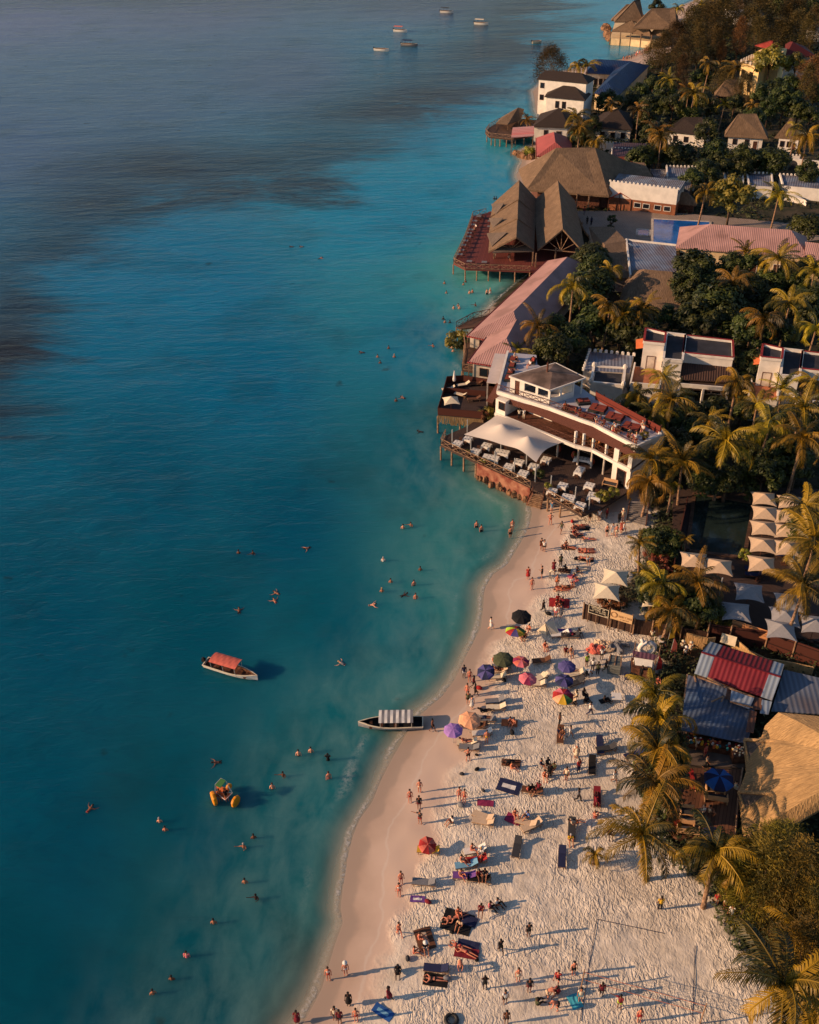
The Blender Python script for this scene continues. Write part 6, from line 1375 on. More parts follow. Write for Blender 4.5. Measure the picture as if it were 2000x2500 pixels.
TREES="""
broad C 985 290 6 9.6 0 y | bright yellow-green leafy tree beside the pool court
broad C 690 880 6 8.6 1 g | glossy dark tree left of the palm before the pink hip roof
broad C 620 1010 5 7.0 2 g | rounded dark tree right of the big dark thatch
broad C 860 1180 5.5 9.5 1 g | spreading leafy tree behind the first white villa
broad C 690 1330 4.5 8.0 0 g | leafy tree over the first villa's roof edge
broad C 470 1310 4 5.6 2 g | small leafy tree left of the first villa
broad C 1010 880 6 6.5 0 g | dark tree under the striped pink roof's front edge
broad A 930 940 6.5 7.6 2 g | tree with big round leaves in front of the guest huts
broad A 985 1080 5 7.2 0 g | dark tree right of the round-leaved tree
broad A 1380 450 9 11 0 y | bright yellow tree covering the red roofed villa's front
broad A 1560 470 8 8.5 2 y | yellow-green tree right of the red roofed villa
broad A 1400 1150 4 9.0 1 g | low domed dark tree in front of the arched wall
broad A 1480 720 6.5 9.5 0 g | wide leafy tree above the single-peaked guest hut
broad A 1370 780 5 7.0 2 g | shaded tree above the twin-peaked guest hut
broad A 560 740 6 8.0 1 g | dark tree right of the garden house
broad A 700 760 6 8.0 2 g | dark tree between garden house and golden palm
broad A 1440 50 9 11 1 g | dark green tree near the top right edge
broad A 1680 80 9 10 0 g | green tree in the top right corner
broad A 590 40 5 8 2 g | low green tree behind the distant pavilion
broad C 660 130 5 5.6 0 g | dark tree left of the golden palm by the pool
broad C 1620 540 4 7 1 g | dark bush tree at the right end of the pink roof ridge
broad E 960 1110 3 6.0 1 g | leafy shrub tree behind the dark pool's left corner
broad E 1330 1110 3 7.0 2 g | leafy shrub tree behind the dark pool's right corner
broad E 1480 1000 3.5 7.5 0 g | dark shrub tree left of the square parasols
broad E 620 300 3 0.1 0 g | x
broad F 620 400 2.2 5.2 1 g | bright green mound of creeper beside the dark pool
broad M 790 720 4 5 0 g | x
casu M 690 215 8 10 1 o | wispy casuarina at the sea edge behind the tall white house
casu A 830 210 9 12 0 o | tall orange-lit casuarina right of the distant pavilion
casu A 945 150 10 13 1 o | broad casuarina in the middle of the northern grove
casu A 1050 120 10 12 0 o | casuarina at the right of the northern grove
casu A 720 240 8 9 1 o | casuarina just right of the pavilion's thatch
casu A 640 350 7 9 0 o | casuarina overhanging the far beach
casu A 570 360 5 7 1 o | low casuarina above the blue roof's end
casu A 880 330 8 9 2 o | narrow casuarina in front of the northern grove
casu A 760 380 7 8 0 o | shaded casuarina behind the star-shaped palm
casu A 1000 310 8 8 2 o | narrow casuarina left of the reddish one
casu A 1165 270 10 8 2 r | tall reddish casuarina standing alone left of the villa
casu A 1045 370 6 5 2 r | small reddish conical casuarina
casu A 1240 150 10 10 1 o | dark casuarina behind the tall reddish one
casu A 1300 240 9 8 0 o | casuarina left of the red villa roof
casu A 1330 100 10 11 0 o | casuarina high on the right behind the villa
casu A 1450 240 9 9 1 o | casuarina directly behind the red villa roofs
casu A 1560 230 9 10 0 o | orange casuarina right behind the maroon roof
casu A 1640 260 9 9 2 o | casuarina near the right edge above the maroon roof
casu A 1550 90 10 11 1 o | casuarina in the dark upper right wood
casu A 1690 190 9 10 0 o | casuarina at the upper right edge
casu A 1690 520 9 9 1 r | brownish casuarina at the right edge beside the villa
casu A 1640 620 8 8 2 o | casuarina below the villa's rear wing
casu A 1120 30 10 11 0 o | casuarina on the top edge left of centre of the wood
casu A 1240 20 10 11 1 o | casuarina on the top edge of the wood
casu A 1600 10 10 11 2 o | casuarina on the top edge near the corner
casu A 970 20 9 10 1 o | casuarina on the top edge behind the far beach
casu A 1500 150 8 8 2 o | dark casuarina between the upper right trees
casu A 1060 560 6 7 1 o | dim casuarina over the dark hut roof
casu A 1200 640 5 7 0 o | dim casuarina right of the dark hut roof
casu A 760 520 6 7 2 o | dim narrow casuarina above the star-shaped palm
casu K 1400 330 5.8 6.4 1 y | golden feathery tree below the big straw thatch
casu K 1610 390 6.5 6.0 0 y | golden feathery tree at the right edge under the thatch
casu K 1230 520 3.2 4.6 1 y | golden feathery bush behind the three people in red and white
casu K 1460 600 4.2 5.4 0 y | golden feathery bush above the corner palm
casu K 1660 880 5 5.6 1 y | orange feathery tree right of the corner palm
casu K 1640 640 5.2 4.8 2 y | feathery tree at the right edge between thatch and corner palm
casu K 1130 420 3.5 4.5 2 y | feathery bush under the palm at the bar deck corner
casu H 1430 1500 4 6 0 y | feathery bush against the foot of the straw thatch
shrub B 40 1400 1.2 0.1 0 g | x
shrub R 1340 730 1.4 5.0 0 y | golden green bush in the water by the footbridge
shrub R 1395 755 1.2 3.5 1 g | dark green bush at the foot of the pink roof
shrub U 740 220 2.5 2.6 0 y | orange lit bush between sun deck and sail
shrub U 700 300 2.0 2.0 1 r | reddish bush beside the corner of the sail
shrub C 1010 590 0.5 0.1 0 g | x
shrub F 560 480 1.0 3.0 1 r | russet plants on the rocks by the green mound
shrub F 600 560 0.9 3.2 0 r | russet plants lower on the rocky slope
shrub F 1205 500 1.2 2.0 1 y | round potted bush at the dark pool corner
shrub F 240 810 1.2 2.6 0 r | russet spiky plants behind the black sign board
shrub F 330 830 1.0 2.2 1 r | russet plants behind the pale sign board
shrub F 1040 950 1.2 3.4 0 y | bush hanging over the boarded fence
shrub F 1250 90 1.6 2.4 1 g | bush beside the first square parasol
shrub W 690 1700 3.4 2.0 0 y | golden potted bush on the restaurant deck's right edge
shrub W 860 1640 3.6 2.0 1 y | second golden bush on the restaurant deck's right edge
shrub U 1480 1010 3.2 1.6 0 g | potted plant in the middle of the dining terrace
shrub U 1600 1190 3.2 1.4 1 y | potted yellow plant above the beach stair
shrub U 700 820 3.2 .9 0 y | little yellow plant at the terrace rail, by the long table
shrub U 480 700 3.2 .9 1 y | little yellow plant at the terrace rail, left end
shrub V 1300 1500 3.2 .9 1 y | potted flower beside the red jar at the shopfront
shrub W 1320 800 9.0 1.3 0 y | leafy pot plant at the right end of the roof terrace
shrub B 1360 450 2.4 2.4 0 g | dark round bush on the paved court
shrub B 1280 640 2.2 2.4 1 g | dark bush at the corner of the paved court
shrub B 1350 530 2.2 2.2 1 g | second dark bush on the paved court
shrub M 500 1010 1.2 3.6 0 y | bush on the rocks under the striped awning
shrub A 500 560 2 0.1 0 g | x
"""
for ln in TREES.strip().splitlines():
 a,lab=ln.split('|');k,c,X,Y,hh,D,v,lf=a.split()
 if lab.strip()=='x':continue
 leaf=dict(y=LEAFY,g=None,o=None,r=LEAFR)[lf]
 if k=='casu' and lf=='r':leaf=mat('leaf_rusty',(.24,.10,.03),.7,'leaf',col2=(.07,.035,.015),trans=.15)
 if k=='casu' and lf=='y':leaf=mat('leaf_golden_feather',(.24,.165,.018),.7,'leaf',col2=(.028,.032,.008),trans=.2)
 if c in 'UVW':
  q=P(c,float(X),float(Y),float(hh));t=thing('potted_plant',lab.strip(),'plant',(q.x,q.y,8.2 if q.z>8 else 2.4),'potted plants on the terraces',world=False)
  child('pot',mesh_of(MB().tube([(0,0,0),(0,0,.4)],[.2,.28],8),'pot',DWOOD),t);cr=child('crown',SHRUB[int(v)],t,(0,0,.7));cr.scale=(float(D)/2.8,)*3
  if leaf is not None:cr.material_slots[0].link='OBJECT';cr.material_slots[0].material=leaf
  continue
 tree(k,c,float(X),float(Y),float(hh),float(D),int(v),None,lab.strip(),leaf=leaf,sz=.8 if(k=='casu' and c in 'KH')else 1.0)
FILL=[('C',640,1130),('C',760,1000),('C',1110,900),('C',1150,1080),('C',1330,1000),('C',1560,1060),('C',1620,1250),('C',1200,1200),('C',1380,1440),('C',1150,1420),('C',1650,1150),('C',1560,960),('C',900,1330),('B',1180,1000),('B',1220,870),('B',1100,1130),('B',1230,1330),('B',900,1400),('B',1000,1500),('B',860,1520),('B',1440,1330),('B',1520,1420),('B',1190,780),('E',420,590),('E',520,740),('E',700,700),('E',820,640),('E',830,800),('E',720,860),('E',900,960),('E',1000,640),('E',1180,640),('E',1190,900),('E',1250,1010),('E',1300,850),('E',1480,850),('E',1530,700),('E',1690,700),('E',1690,930),('E',1560,1060),('E',1120,1080),('E',1080,1130),('E',650,1030),('E',620,940),('E',1180,250),('E',1240,330),('A',60,960),('A',130,880),('A',250,720),('A',420,690),('A',500,850),('A',560,960),('A',480,1100),('A',620,1090),('A',740,1100),('A',820,800),('A',940,760),('A',1130,740),('A',1260,830),('A',1330,690),('A',1200,1130),('A',1170,1180),('A',930,1230),('A',1000,1180),('A',1580,780),('A',1660,830),('A',1500,620),('A',1400,640),('A',1640,1230),('A',900,560),('A',760,720),('A',640,660),('A',560,600),('A',470,640),('A',1690,680),('F',1640,330),('F',640,780),('F',760,800),('F',560,740),('F',900,850),('H',660,700),('H',640,900),('H',620,1080)]
rf_=random.Random(91)
for i,(c,x,y)in enumerate(FILL):
 near=c in 'EFH'
 tree('broad',c,x,y,rf_.uniform(2.4,4.0)if near else rf_.uniform(3.5,5.5),rf_.uniform(3.6,5.4)if near else rf_.uniform(6,8.5),i,None,'dark bushy tree packed among palms '+dict(A='between the northern houses',B='beside the long pink roof',C='below the striped pink hip roof',E='between the restaurant and the white villas',F='round the beach lounge',H='behind the beach bar palm row')[c],'dark bushy trees filling the gardens')
t=thing('columnar_tree','tall narrow yellow-green leafy column behind the second villa','tree',(0,0,0),None,world=False);p=P('C',1520,1480,2.0);t.location=(p.x,p.y,zg(p.x,p.y));r=random.Random(5);mb=MB();tone=[]
for i in range(2600):
 u=r.random();R_=.95*(math.sin(math.pi*min(1,.15+.8*u))**.6)*(1-.3*u);a_=r.uniform(0,6.28);q_=R_*r.random()**.3;k0=len(mb.v)
 leafcard(mb,Vector((math.cos(a_)*q_,math.sin(a_)*q_,.4+u*7.2)),Vector((math.cos(a_),math.sin(a_),.4)),.2,r);tone+=[r.random()]*(len(mb.v)-k0)
child('crown',mesh_of(mb,'crown',LEAFY,tone),t);child('trunk',mesh_of(MB().tube([(0,0,-.2),(0,0,5)],.15,6),'trunk',BARK),t)
rocks('rock_outcrop','orange lit rocks between the stair, the green mound and the sand','F',[(470,500),(520,560),(610,620),(690,600)],16,.8,7)
rocks('rock_outcrop','rocks at the foot of the garden stair beside the green mound','F',[(560,330),(650,290),(700,240)],10,.7,8)
rocks('rock_outcrop','pale rubble under the lower edge of the dining terrace','D',[(1000,1250),(1100,1290),(1250,1290)],16,.55,9,PLASTD)
ug=MB();tone=[];r=random.Random(17);BLD=[]
for o in bpy.data.objects:
 if o.type=='MESH' and o.name.split('.')[0]in('pool_court','pool_deck','bar_sand_floor','floor','water'):
  Mw=Matrix.Translation(wloc(o));vs=[Mw@v.co for v in o.data.vertices];n2=len(vs)
  pl=[(vs[i].x,vs[i].y)for i in o.data.polygons[0].vertices];BLD.append(np.array(pl))
cand=[]
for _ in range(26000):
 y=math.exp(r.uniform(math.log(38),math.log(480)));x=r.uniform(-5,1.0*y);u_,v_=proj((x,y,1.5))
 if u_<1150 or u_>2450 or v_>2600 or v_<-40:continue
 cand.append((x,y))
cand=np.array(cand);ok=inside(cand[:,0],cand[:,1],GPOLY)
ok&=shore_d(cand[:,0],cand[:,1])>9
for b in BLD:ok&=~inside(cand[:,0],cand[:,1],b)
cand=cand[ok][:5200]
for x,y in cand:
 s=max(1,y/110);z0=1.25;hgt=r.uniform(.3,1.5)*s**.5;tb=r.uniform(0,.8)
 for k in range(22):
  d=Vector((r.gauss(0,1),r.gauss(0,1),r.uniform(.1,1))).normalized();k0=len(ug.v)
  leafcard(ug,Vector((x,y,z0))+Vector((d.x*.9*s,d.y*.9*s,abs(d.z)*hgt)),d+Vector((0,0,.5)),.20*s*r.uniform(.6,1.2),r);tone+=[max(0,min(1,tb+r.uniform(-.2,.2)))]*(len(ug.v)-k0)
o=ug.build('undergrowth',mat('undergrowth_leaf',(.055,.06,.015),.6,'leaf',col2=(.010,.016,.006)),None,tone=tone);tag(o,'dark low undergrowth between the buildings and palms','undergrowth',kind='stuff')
boat('L',622,236,6.2,1.55,-23,'white','brown','salmon','white motor boat with salmon red canopy anchored in the teal water',top=1.5,cx=(-.32,.14),group='motor boats')
boat('I',-178,815,6.3,1.7,179,'palegrey','black','grey','dark decked boat with grey and white striped awning beached at the waterline',z=.12,top=1.35,cx=(-.33,.15),stripes=True,engine=False,group='motor boats')
for(x,y,rz_,cn,hc,lab,L)in((760,112,2,'charcoal','white','far white boat with dark canopy, nearest the top edge',6.2),(1062,215,-2,'cream','white','far white boat with pale canopy, right of the other far boats',6.2),(352,278,-3,'salmon','white','far white boat with small red canopy',6.0),(432,402,1,'navy','grey','far dark hulled boat with dark blue canopy',6.8),(187,445,-2,None,'white','far open white boat, leftmost of the far boats',6.2),(1548,378,25,None,'cream','small cream dinghy floating left of the casuarina',3.6)):
 boat('N',x,y,L*.92,1.9,rz_-22,hc,'brown',cn,lab,group='boats moored far out',top=1.9,H=.75)
tr=thing('water_tricycle','yellow-wheeled water tricycle with green canopy carrying two riders','water tricycle',P('L',565,1085,0));O_=P('L',565,1085,0)
def wheel(x,y,R,w_,rz):
 mb=MB();c=P('L',x,y,.45);ax=Vector((math.cos(rz),math.sin(rz),0));pts=[];n=18
 k=len(mb.v);side=Vector((-ax.y,ax.x,0))
 prof=[(-w_/2,R*.55),(-w_*.45,R*.85),(-w_*.25,R*.98),(0,R),(w_*.25,R*.98),(w_*.45,R*.85),(w_/2,R*.55)]
 for a_,r_ in prof:
  for j in range(n):
   t_=2*math.pi*j/n;rr=r_*(1.05 if j%2==0 and r_>R*.8 else.97);mb.v.append(tuple(c+ax*a_+(side*math.cos(t_)+Vector((0,0,1))*math.sin(t_))*rr))
 for i in range(len(prof)-1):
  for j in range(n):a_=k+i*n+j;b_=k+i*n+(j+1)%n;mb.f.append((a_,b_,b_+n,a_+n));mb.m.append(0)
 mb.f.append(tuple(range(k,k+n))[::-1]);mb.m.append(0);e=k+(len(prof)-1)*n;mb.f.append(tuple(range(e,e+n)));mb.m.append(0)
 part(mb,'float_wheel',mat('orange_yellow_plastic',srgb(222,142,24),.45),tr,smooth=False)
wheel(495,1118,.66,.42,rad(-155));wheel(648,1140,.55,.36,rad(-30));wheel(600,1040,.35,.3,rad(150))
mb=MB();f1,f2,f3=P('L',505,1075,.9),P('L',575,1130,.7),P('L',625,1080,.9);t1,t2,t3=P('L',505,1020,1.9),P('L',545,978,2.1),P('L',578,995,2.1)
for a_,b_ in((f1,f2),(f2,f3),(f1,t1),(t1,t2),(t2,t3),(t3,f3),(f3,f1),(t3,t1),(f3,P('L',590,1035,1.2))):mb.tube([a_,b_],.035,5)
part(mb,'frame',METAL,tr);mb=MB();mb.slab([P('L',503,1025,2.0),P('L',545,978,2.15),P('L',580,995,2.15),P('L',540,1045,2.0)],.05);part(mb,'canopy',C_('green'),tr)
mb=MB();s_=P('L',555,1090,.75);mb.box((s_.x,s_.y,.7),(1.2,.8,.1),-.4);mb.box((s_.x,s_.y+.35,1.0),(1.2,.1,.6),-.4);part(mb,'seat',C_('orange'),tr)
for dx_,top_,lab_ in((-.3,'s:orange','left rider in orange vest on the water tricycle'),(.3,'s:black','right rider in dark shirt on the water tricycle')):person_at((s_.x+dx_,s_.y,.32),'chair','brown',top_+',h:black','k',20,lab_,'riders on the water tricycle',.9)
for c,X,Y,R_,cols,tilt,lab in(('G',752,1185,1.12,('black',),(.12,0),'black beach umbrella standing alone above the rainbow one'),('G',688,1330,1.10,('maroon','red','olive','lime','red','violet','yellow','green'),(-.15,.1),'rainbow beach umbrella just below the black one'),('I',878,150,1.10,('olive',),(.1,-.05),'dark olive green beach umbrella left of the red pink one'),('I',1050,180,.90,('salmon','pink','salmon','magenta'),(.0,.1),'red pink beach umbrella right of the olive one'),('I',712,268,.95,('violet','navy'),(.25,-.25),'tilted violet blue beach umbrella nearest the water, below the olive one'),('I',1112,345,.95,('pink','magenta','pink','pink'),(0,.1),'pink beach umbrella below the red pink one'),('I',1475,240,.95,('violet',),(0,0),'upper of the two deep violet umbrellas in the middle of the sand'),('I',1450,370,.95,('navy','violet'),(0,0),'lower of the two deep violet umbrellas in the middle of the sand'),('I',1440,520,1.08,('magenta','red','pink','red','peach','yellow','green','maroon'),(.1,0),'multicoloured umbrella below the two violet ones'),('I',565,722,1.12,('peach',),(.1,0),'peach orange beach umbrella by the water beside the lilac one'),('I',410,815,.95,('lilac',),(.05,0),'lilac beach umbrella on the wet sand near the beached boat'),('J',455,185,.80,('salmon','red'),(.35,.1),'bright red umbrella tipped over a lounger near the water')):
 parasol(c,X,Y,R_,cols,lab,tilt,H=2.0 if c!='J' else 1.2)
parasol('H',1025,975,1.35,('blue','navy'),'large faded blue parasol on the plank bar deck',H=2.3,z=1.77,group='parasols at the beach bar')
parasol('H',975,1370,.9,('navy',),'blue parasol hidden under the palm at the bar deck corner',H=1.9,z=1.77,group='parasols at the beach bar')
SQL=[(1340,92,1.45,'tan','left one in the top row of square parasols'),(1525,118,1.45,'tan','right one in the top row of square parasols'),(1348,195,1.5,'tan','left one in the second row of square parasols'),(1500,220,1.4,'tan','right one in the second row, touching the golden palm'),(1340,300,1.5,'tan','left one in the third row of square parasols'),(1500,320,1.4,'tan','right one in the third row, half under the palm'),(1332,418,1.5,'tan','left one in the fourth row of square parasols'),(1508,440,1.5,'tan','right one in the fourth row of square parasols'),(1325,552,1.5,'tan','single parasol in the last tan row beside the potted bush'),(850,525,1.5,'tan','left of two parasols at the near end of the dark pool'),(1028,570,1.45,'tan','right of two parasols at the near end of the dark pool'),(300,615,1.35,'cream','upper cream parasol on the open sand'),(240,718,1.35,'cream','lower cream parasol on the open sand'),(1238,748,1.5,'grey','grey white parasol nearest the flagpole'),(1145,885,1.5,'grey','grey parasol above the boarded fence, left'),(1520,820,1.5,'grey','grey parasol left of the pale palm trunk'),(1488,920,1.5,'grey','middle grey parasol of the three near the palm trunk'),(1462,1010,1.5,'grey','lowest grey parasol, right above the boarded fence'),(1700,975,1.4,'grey','parasol cut by the right edge above the fence'),(560,790,1.1,'cream','half-hidden cream parasol behind the lounge palms')]
for x,y,R_,col,lab in SQL:sqparasol('F',x,y,R_,('pale square parasol, ' if col=='cream' else 'tan square parasol, ' if col=='tan' else 'grey white square parasol, ')+lab,-.22+.02*math.sin(x),'tan' if col=='tan' else('cream' if col=='cream' else 'palegrey'),z=1.77 if x>700 else None)
sqparasol('D',148,440,1.15,'pale square parasol on the brown sun deck',.1,'cream',1.9,z=3.0);t=thing('closed_parasol','closed white parasol standing on the brown sun deck','parasol',P('D',170,345,3.0));p=P('D',170,345,3.0);mb=MB();mb.tube([p+Vector((0,0,.7)),p+Vector((0,0,1.0)),p+Vector((0,0,2.4))],[.22,.25,.05],8);part(mb,'folded_canopy',C_('white'),t);mb=MB();mb.tube([p,p+Vector((0,0,2.5))],.04,6);part(mb,'pole',DWOOD,t)
o=MB().tube([G('F',998,915),P('F',1048,665,8.2)],.07,8).build('flagpole',METAL);o.rotation_euler=(0,0,0);tag(o,'tall white bare flagpole between the lounge palms and the deck','pole')
ORD='first second third fourth fifth sixth seventh eighth ninth tenth eleventh twelfth thirteenth fourteenth fifteenth'.split()
TB=[('D',195,748,1.15,1.1,'tip of the terrace by the rail'),('D',265,718,1.1,1.0,'left corner of the sail'),('D',320,805,1.2,1.1,'rail side, right of the second pole'),('D',397,765,1.2,1.1,'edge of the sail above the long table'),('D',428,848,2.1,1.0,'rail side, long table with flowers'),('D',505,812,1.9,1.1,'long one right under the sail edge'),('D',555,912,1.2,1.1,'rail side, between third and fourth poles'),('D',625,880,1.2,1.1,'behind the fourth pole under the sail'),('D',655,958,1.2,1.1,'rail side above the rusty wall end'),('D',728,910,1.2,1.1,'near tip of the sail at the mast'),('D',815,862,1.1,1.1,'right of the sail on the open deck'),('D',1050,940,1.0,1.7,'alone in mid deck'),('D',932,1045,1.1,1.1,'open deck, above the railing of the right half'),('D',1120,1045,1.15,1.1,'open deck, nearest the white pier'),('D',858,1082,1.1,1.0,'just right of the beach stair'),('D',972,1128,1.6,1.1,'right half railing, the wide one'),('D',1155,1118,1.6,1.2,'right half, near the golden plants'),('D',1055,1182,1.2,1.0,'lowest corner over the sand'),('D',1078,860,2.4,.8,'long buffet between red jars')]
for c,X,Y,L_,W_,lab in TB:
 table(c,X,Y,ZD,-28 if L_<1.5 else-22,L_,W_,'white cloth table at the '+lab if not lab.startswith(('rail','edge','long','behind','near','right','alone','open','just','lowest'))else 'white cloth table, '+lab)
 p=P(c,X,Y,ZD+.75);a_=rad(-26)
 if L_<2.3:
  for s in(-1,1):
   q=Vector((p.x-math.sin(a_)*s*(W_/2+.35),p.y+math.cos(a_)*s*(W_/2+.35),ZD));chair_at(q,a_+(0 if s>0 else math.pi),('landward' if s>0 else 'seaward')+' dark chair of the cloth table '+('at the ' if not lab.startswith(('rail','edge','long','behind','near','right','alone','open','just','lowest'))else '')+lab,'chairs on the dining terrace')
for i,(x,y)in enumerate(((230,432),(205,478),(195,510),(175,552),(158,580),(152,610),(128,645),(110,682),(95,722),(80,760),(240,440),(335,480),(332,525),(160,818),(285,825))):
 p=P('B',x,y,ZR+.7);labs=ORD[i]+' dark table from the far end of the red plank deck'
 mb=MB();mb.box((0,0,.7),(1.0,.8,.06),0);o=None;t=thing('deck_table',labs,'table',(p.x,p.y,ZR),'tables along the red plank deck',world=False,rz=-.2)
 if 'dkt' not in TMESH:TMESH['dkt']=mesh_of(mb,'tabletop',C_('grey'));TMESH['dkp']=mesh_of(MB().beam((0,0,0),(0,0,.68),.1).box((0,0,.03),(.5,.5,.06)),'pedestal',DWOOD)
 child('tabletop',TMESH['dkt'],t);child('pedestal',TMESH['dkp'],t);chair_at(Vector((p.x+.75,p.y,ZR)),math.pi/2*-1,'dark chair beside the '+ORD[i]+' table from the far end of the red plank deck','chairs on the red plank deck')
for i in range(13):
 f=(i+.5)/13;pth=FLn[2:6];n_=len(pth)-1;k=min(n_-1,int(f*n_));p=pth[k].lerp(pth[k+1],f*n_-k)+bn*(.9+.7*(i%2));chair_at(Vector((p.x,p.y,ZU)),i*1.3,ORD[i]+' light wooden chair from the bar end of the restaurant gallery','chairs on the restaurant gallery',mat('light_wood',srgb(190,128,76),.7,'plain'))
def daybed(c,X,Y,z,rz,L_,W_,label,strips=2):
 p=P(c,X,Y,z+.4);t=thing('daybed',label,'daybed',(p.x,p.y,z),'daybeds on the roof terrace',world=False,rz=rad(rz));mb=MB();mb.box((0,0,.18),(L_,W_,.34));child('base',mesh_of(mb,'base',mat('dark_wicker',srgb(52,52,50),.9,'noise',.2,6)),t)
 for i in range(strips):
  mb=MB();w_=(W_-.2)/strips;y=-W_/2+.1+w_*(i+.5);mb.box((.05,y,.42),(L_*.86,w_*.8,.13));mb.slab([(-L_*.44,y-w_*.4,.50),(-L_*.44,y+w_*.4,.50),(-L_*.12,y+w_*.4,.56),(-L_*.12,y-w_*.4,.56)],.08)
  child('mattress',mesh_of(mb,'mattress',mat('red_canvas',srgb(128,58,46),.85,'plain',.15,2)),t)
 return t
for c,X,Y,rz_,L_,W_,lab,s in(('W',400,290,8,1.9,1.7,'behind the rooftop bar corner, the smallest',1),('W',620,400,-28,2.5,2.3,'second along the red screen',2),('W',870,530,-30,2.6,2.3,'third along the red screen',2),('W',1120,680,-32,2.6,2.3,'last along the red screen at the terrace end',2),('W',190,400,-25,2.1,1.8,'front row next to the rooftop bar',1),('W',460,520,-28,2.3,1.9,'front row, second from the bar',2),('V',420,140,75,1.6,1.3,'top left wing, furthest back',1),('V',405,230,75,1.6,1.2,'top left wing, second from the back',1),('V',385,320,75,1.6,1.2,'top left wing, third from the back',1),('V',350,405,75,1.6,1.2,'top left wing, nearest the bar',1),('V',700,160,75,1.8,1.0,'right edge of the top left wing',1),('W',900,690,-30,1.6,1.3,'front row with orange cushion',1)):
 daybed(c,X,Y,ZT,rz_,L_*.88,W_*.84,'red cushioned daybed, '+lab,s)
for(x,y,rz_,lab)in((235,355,15,'pale lounger at the back screen of the sun deck'),(325,345,0,'brown lounge chair beside the back screen of the sun deck'),(310,455,5,'dark lounge sofa on the sun deck near the restaurant'),(215,425,-30,'pale hammock-like lounger beside the sun deck parasol'),(130,385,10,'pale lounger in the corner of the sun deck')):
 lounger('D',x,y,rz_,'cream' if 'pale' in lab else 'brown',lab,'loungers on the sun deck',z=3.02)
for x,y,lab in((1330,150,'top row'),(1320,360,'third row'),(1310,480,'fourth row'),(1262,615,'last tan row'),(1265,655,'open deck below the tan parasols'),(1455,650,'open deck left of the palm'),(1480,520,'between the parasol columns'),(845,590,'poolside left parasol'),(1020,620,'poolside right parasol'),(1500,380,'right column')):
 lounger('F',x,y,-12,'cream' if y<400 else 'navy','dark lounger beside the square parasols, '+lab if y>=400 else 'cream lounger beside the square parasols, '+lab,'loungers on the pool deck',z=1.77,frame=DWOOD)
def bench(c,X,Y,rz,L_,label,back=True,col=None,z=1.77):
 p=P(c,X,Y,z+.45);t=thing('wooden_sofa',label,'bench',(p.x,p.y,z),'pale wooden sofas on the bar deck',world=False,rz=rad(rz));mt=mat('pale_bench_wood',srgb(210,164,120),.7,'plain')
 if('bn',L_)not in TMESH:TMESH[('bn',L_)]=(mesh_of(MB().box((0,0,.38),(L_,.7,.08)),'seat',mt),mesh_of(MB().box((0,.33,.68),(L_,.06,.5)),'backrest',mt),mesh_of(MB().box((0,0,.3),(.08,.74,.6)),'arm',mt),mesh_of(MB().box((0,0,.46),(L_*.9,.6,.1)),'cushion',C_('charcoal')))
 a_=TMESH[('bn',L_)];child('seat',a_[0],t);child('backrest',a_[1],t);child('arm',a_[2],t,(-L_/2,0,0));child('arm',a_[2],t,(L_/2,0,0));child('cushion',a_[3],t);return t
bench('H',1005,1110,168,1.9,'pale wooden sofa in front of the blue parasol');bench('H',800,1270,168,1.2,'pale wooden armchair facing the lower end of the bar deck');bench('H',810,1340,170,1.8,'long pale wooden bench at the lower end of the bar deck');bench('H',1000,1050,-10,1.6,'dark cushioned sofa under the blue parasol')
bench('H',800,1210,-10,1.1,'small wooden armchair behind the armchair on the bar deck')
lounger('H',825,1010,88,'red','red lounger with pale towel on the bar deck','loungers at the beach bar',z=1.77,frame=DWOOD)
t=thing('palm_tub','red bucket seat at the lower left of the bar deck','stool',(0,0,0),None,world=False);t.location=P('H',720,1300,1.77);child('seat',mesh_of(MB().tube([(0,0,0),(0,0,.45),(0,0,.5)],[.22,.3,.28],10),'seat',C_('red')),t);t.name='red_tub_seat'
t=thing('cosmetics_cart','dark display cart crowded with small souvenirs at the end of the stall','cart',(0,0,0),None,world=False);t.location=P('H',1165,840,1.7);child('cart',mesh_of(MB().box((0,0,.5),(1.6,1.2,.9)),'cart',DWOOD),t);r_=random.Random(3);mb=MB()
for i in range(30):mb.ell((r_.uniform(-.7,.7),r_.uniform(-.5,.5),1.0),(.09,.09,r_.uniform(.05,.2)),6,4)
o=child('wares',mesh_of(mb,'wares',C_('cream')),t);o['kind']='stuff';t.name='souvenir_cart'
o=MB();a_,b_,c_,d_=[P('K',x,y,1.6)for x,y in((700,225),(850,262),(840,300),(700,255))]
mb=MB();mb.beam(a_,b_,.1);mb.beam(a_-Vector((0,0,.7)),b_-Vector((0,0,.7)),.1);mb.beam(a_-Vector((0,0,.7)),a_,.1);mb.beam(b_-Vector((0,0,.7)),b_,.1);mb.beam(a_-Vector((0,0,.7)),b_,.07);o=mb.build('timber_rail',WOOD);tag(o,'short pale timber rail below the plank bar deck','rail')
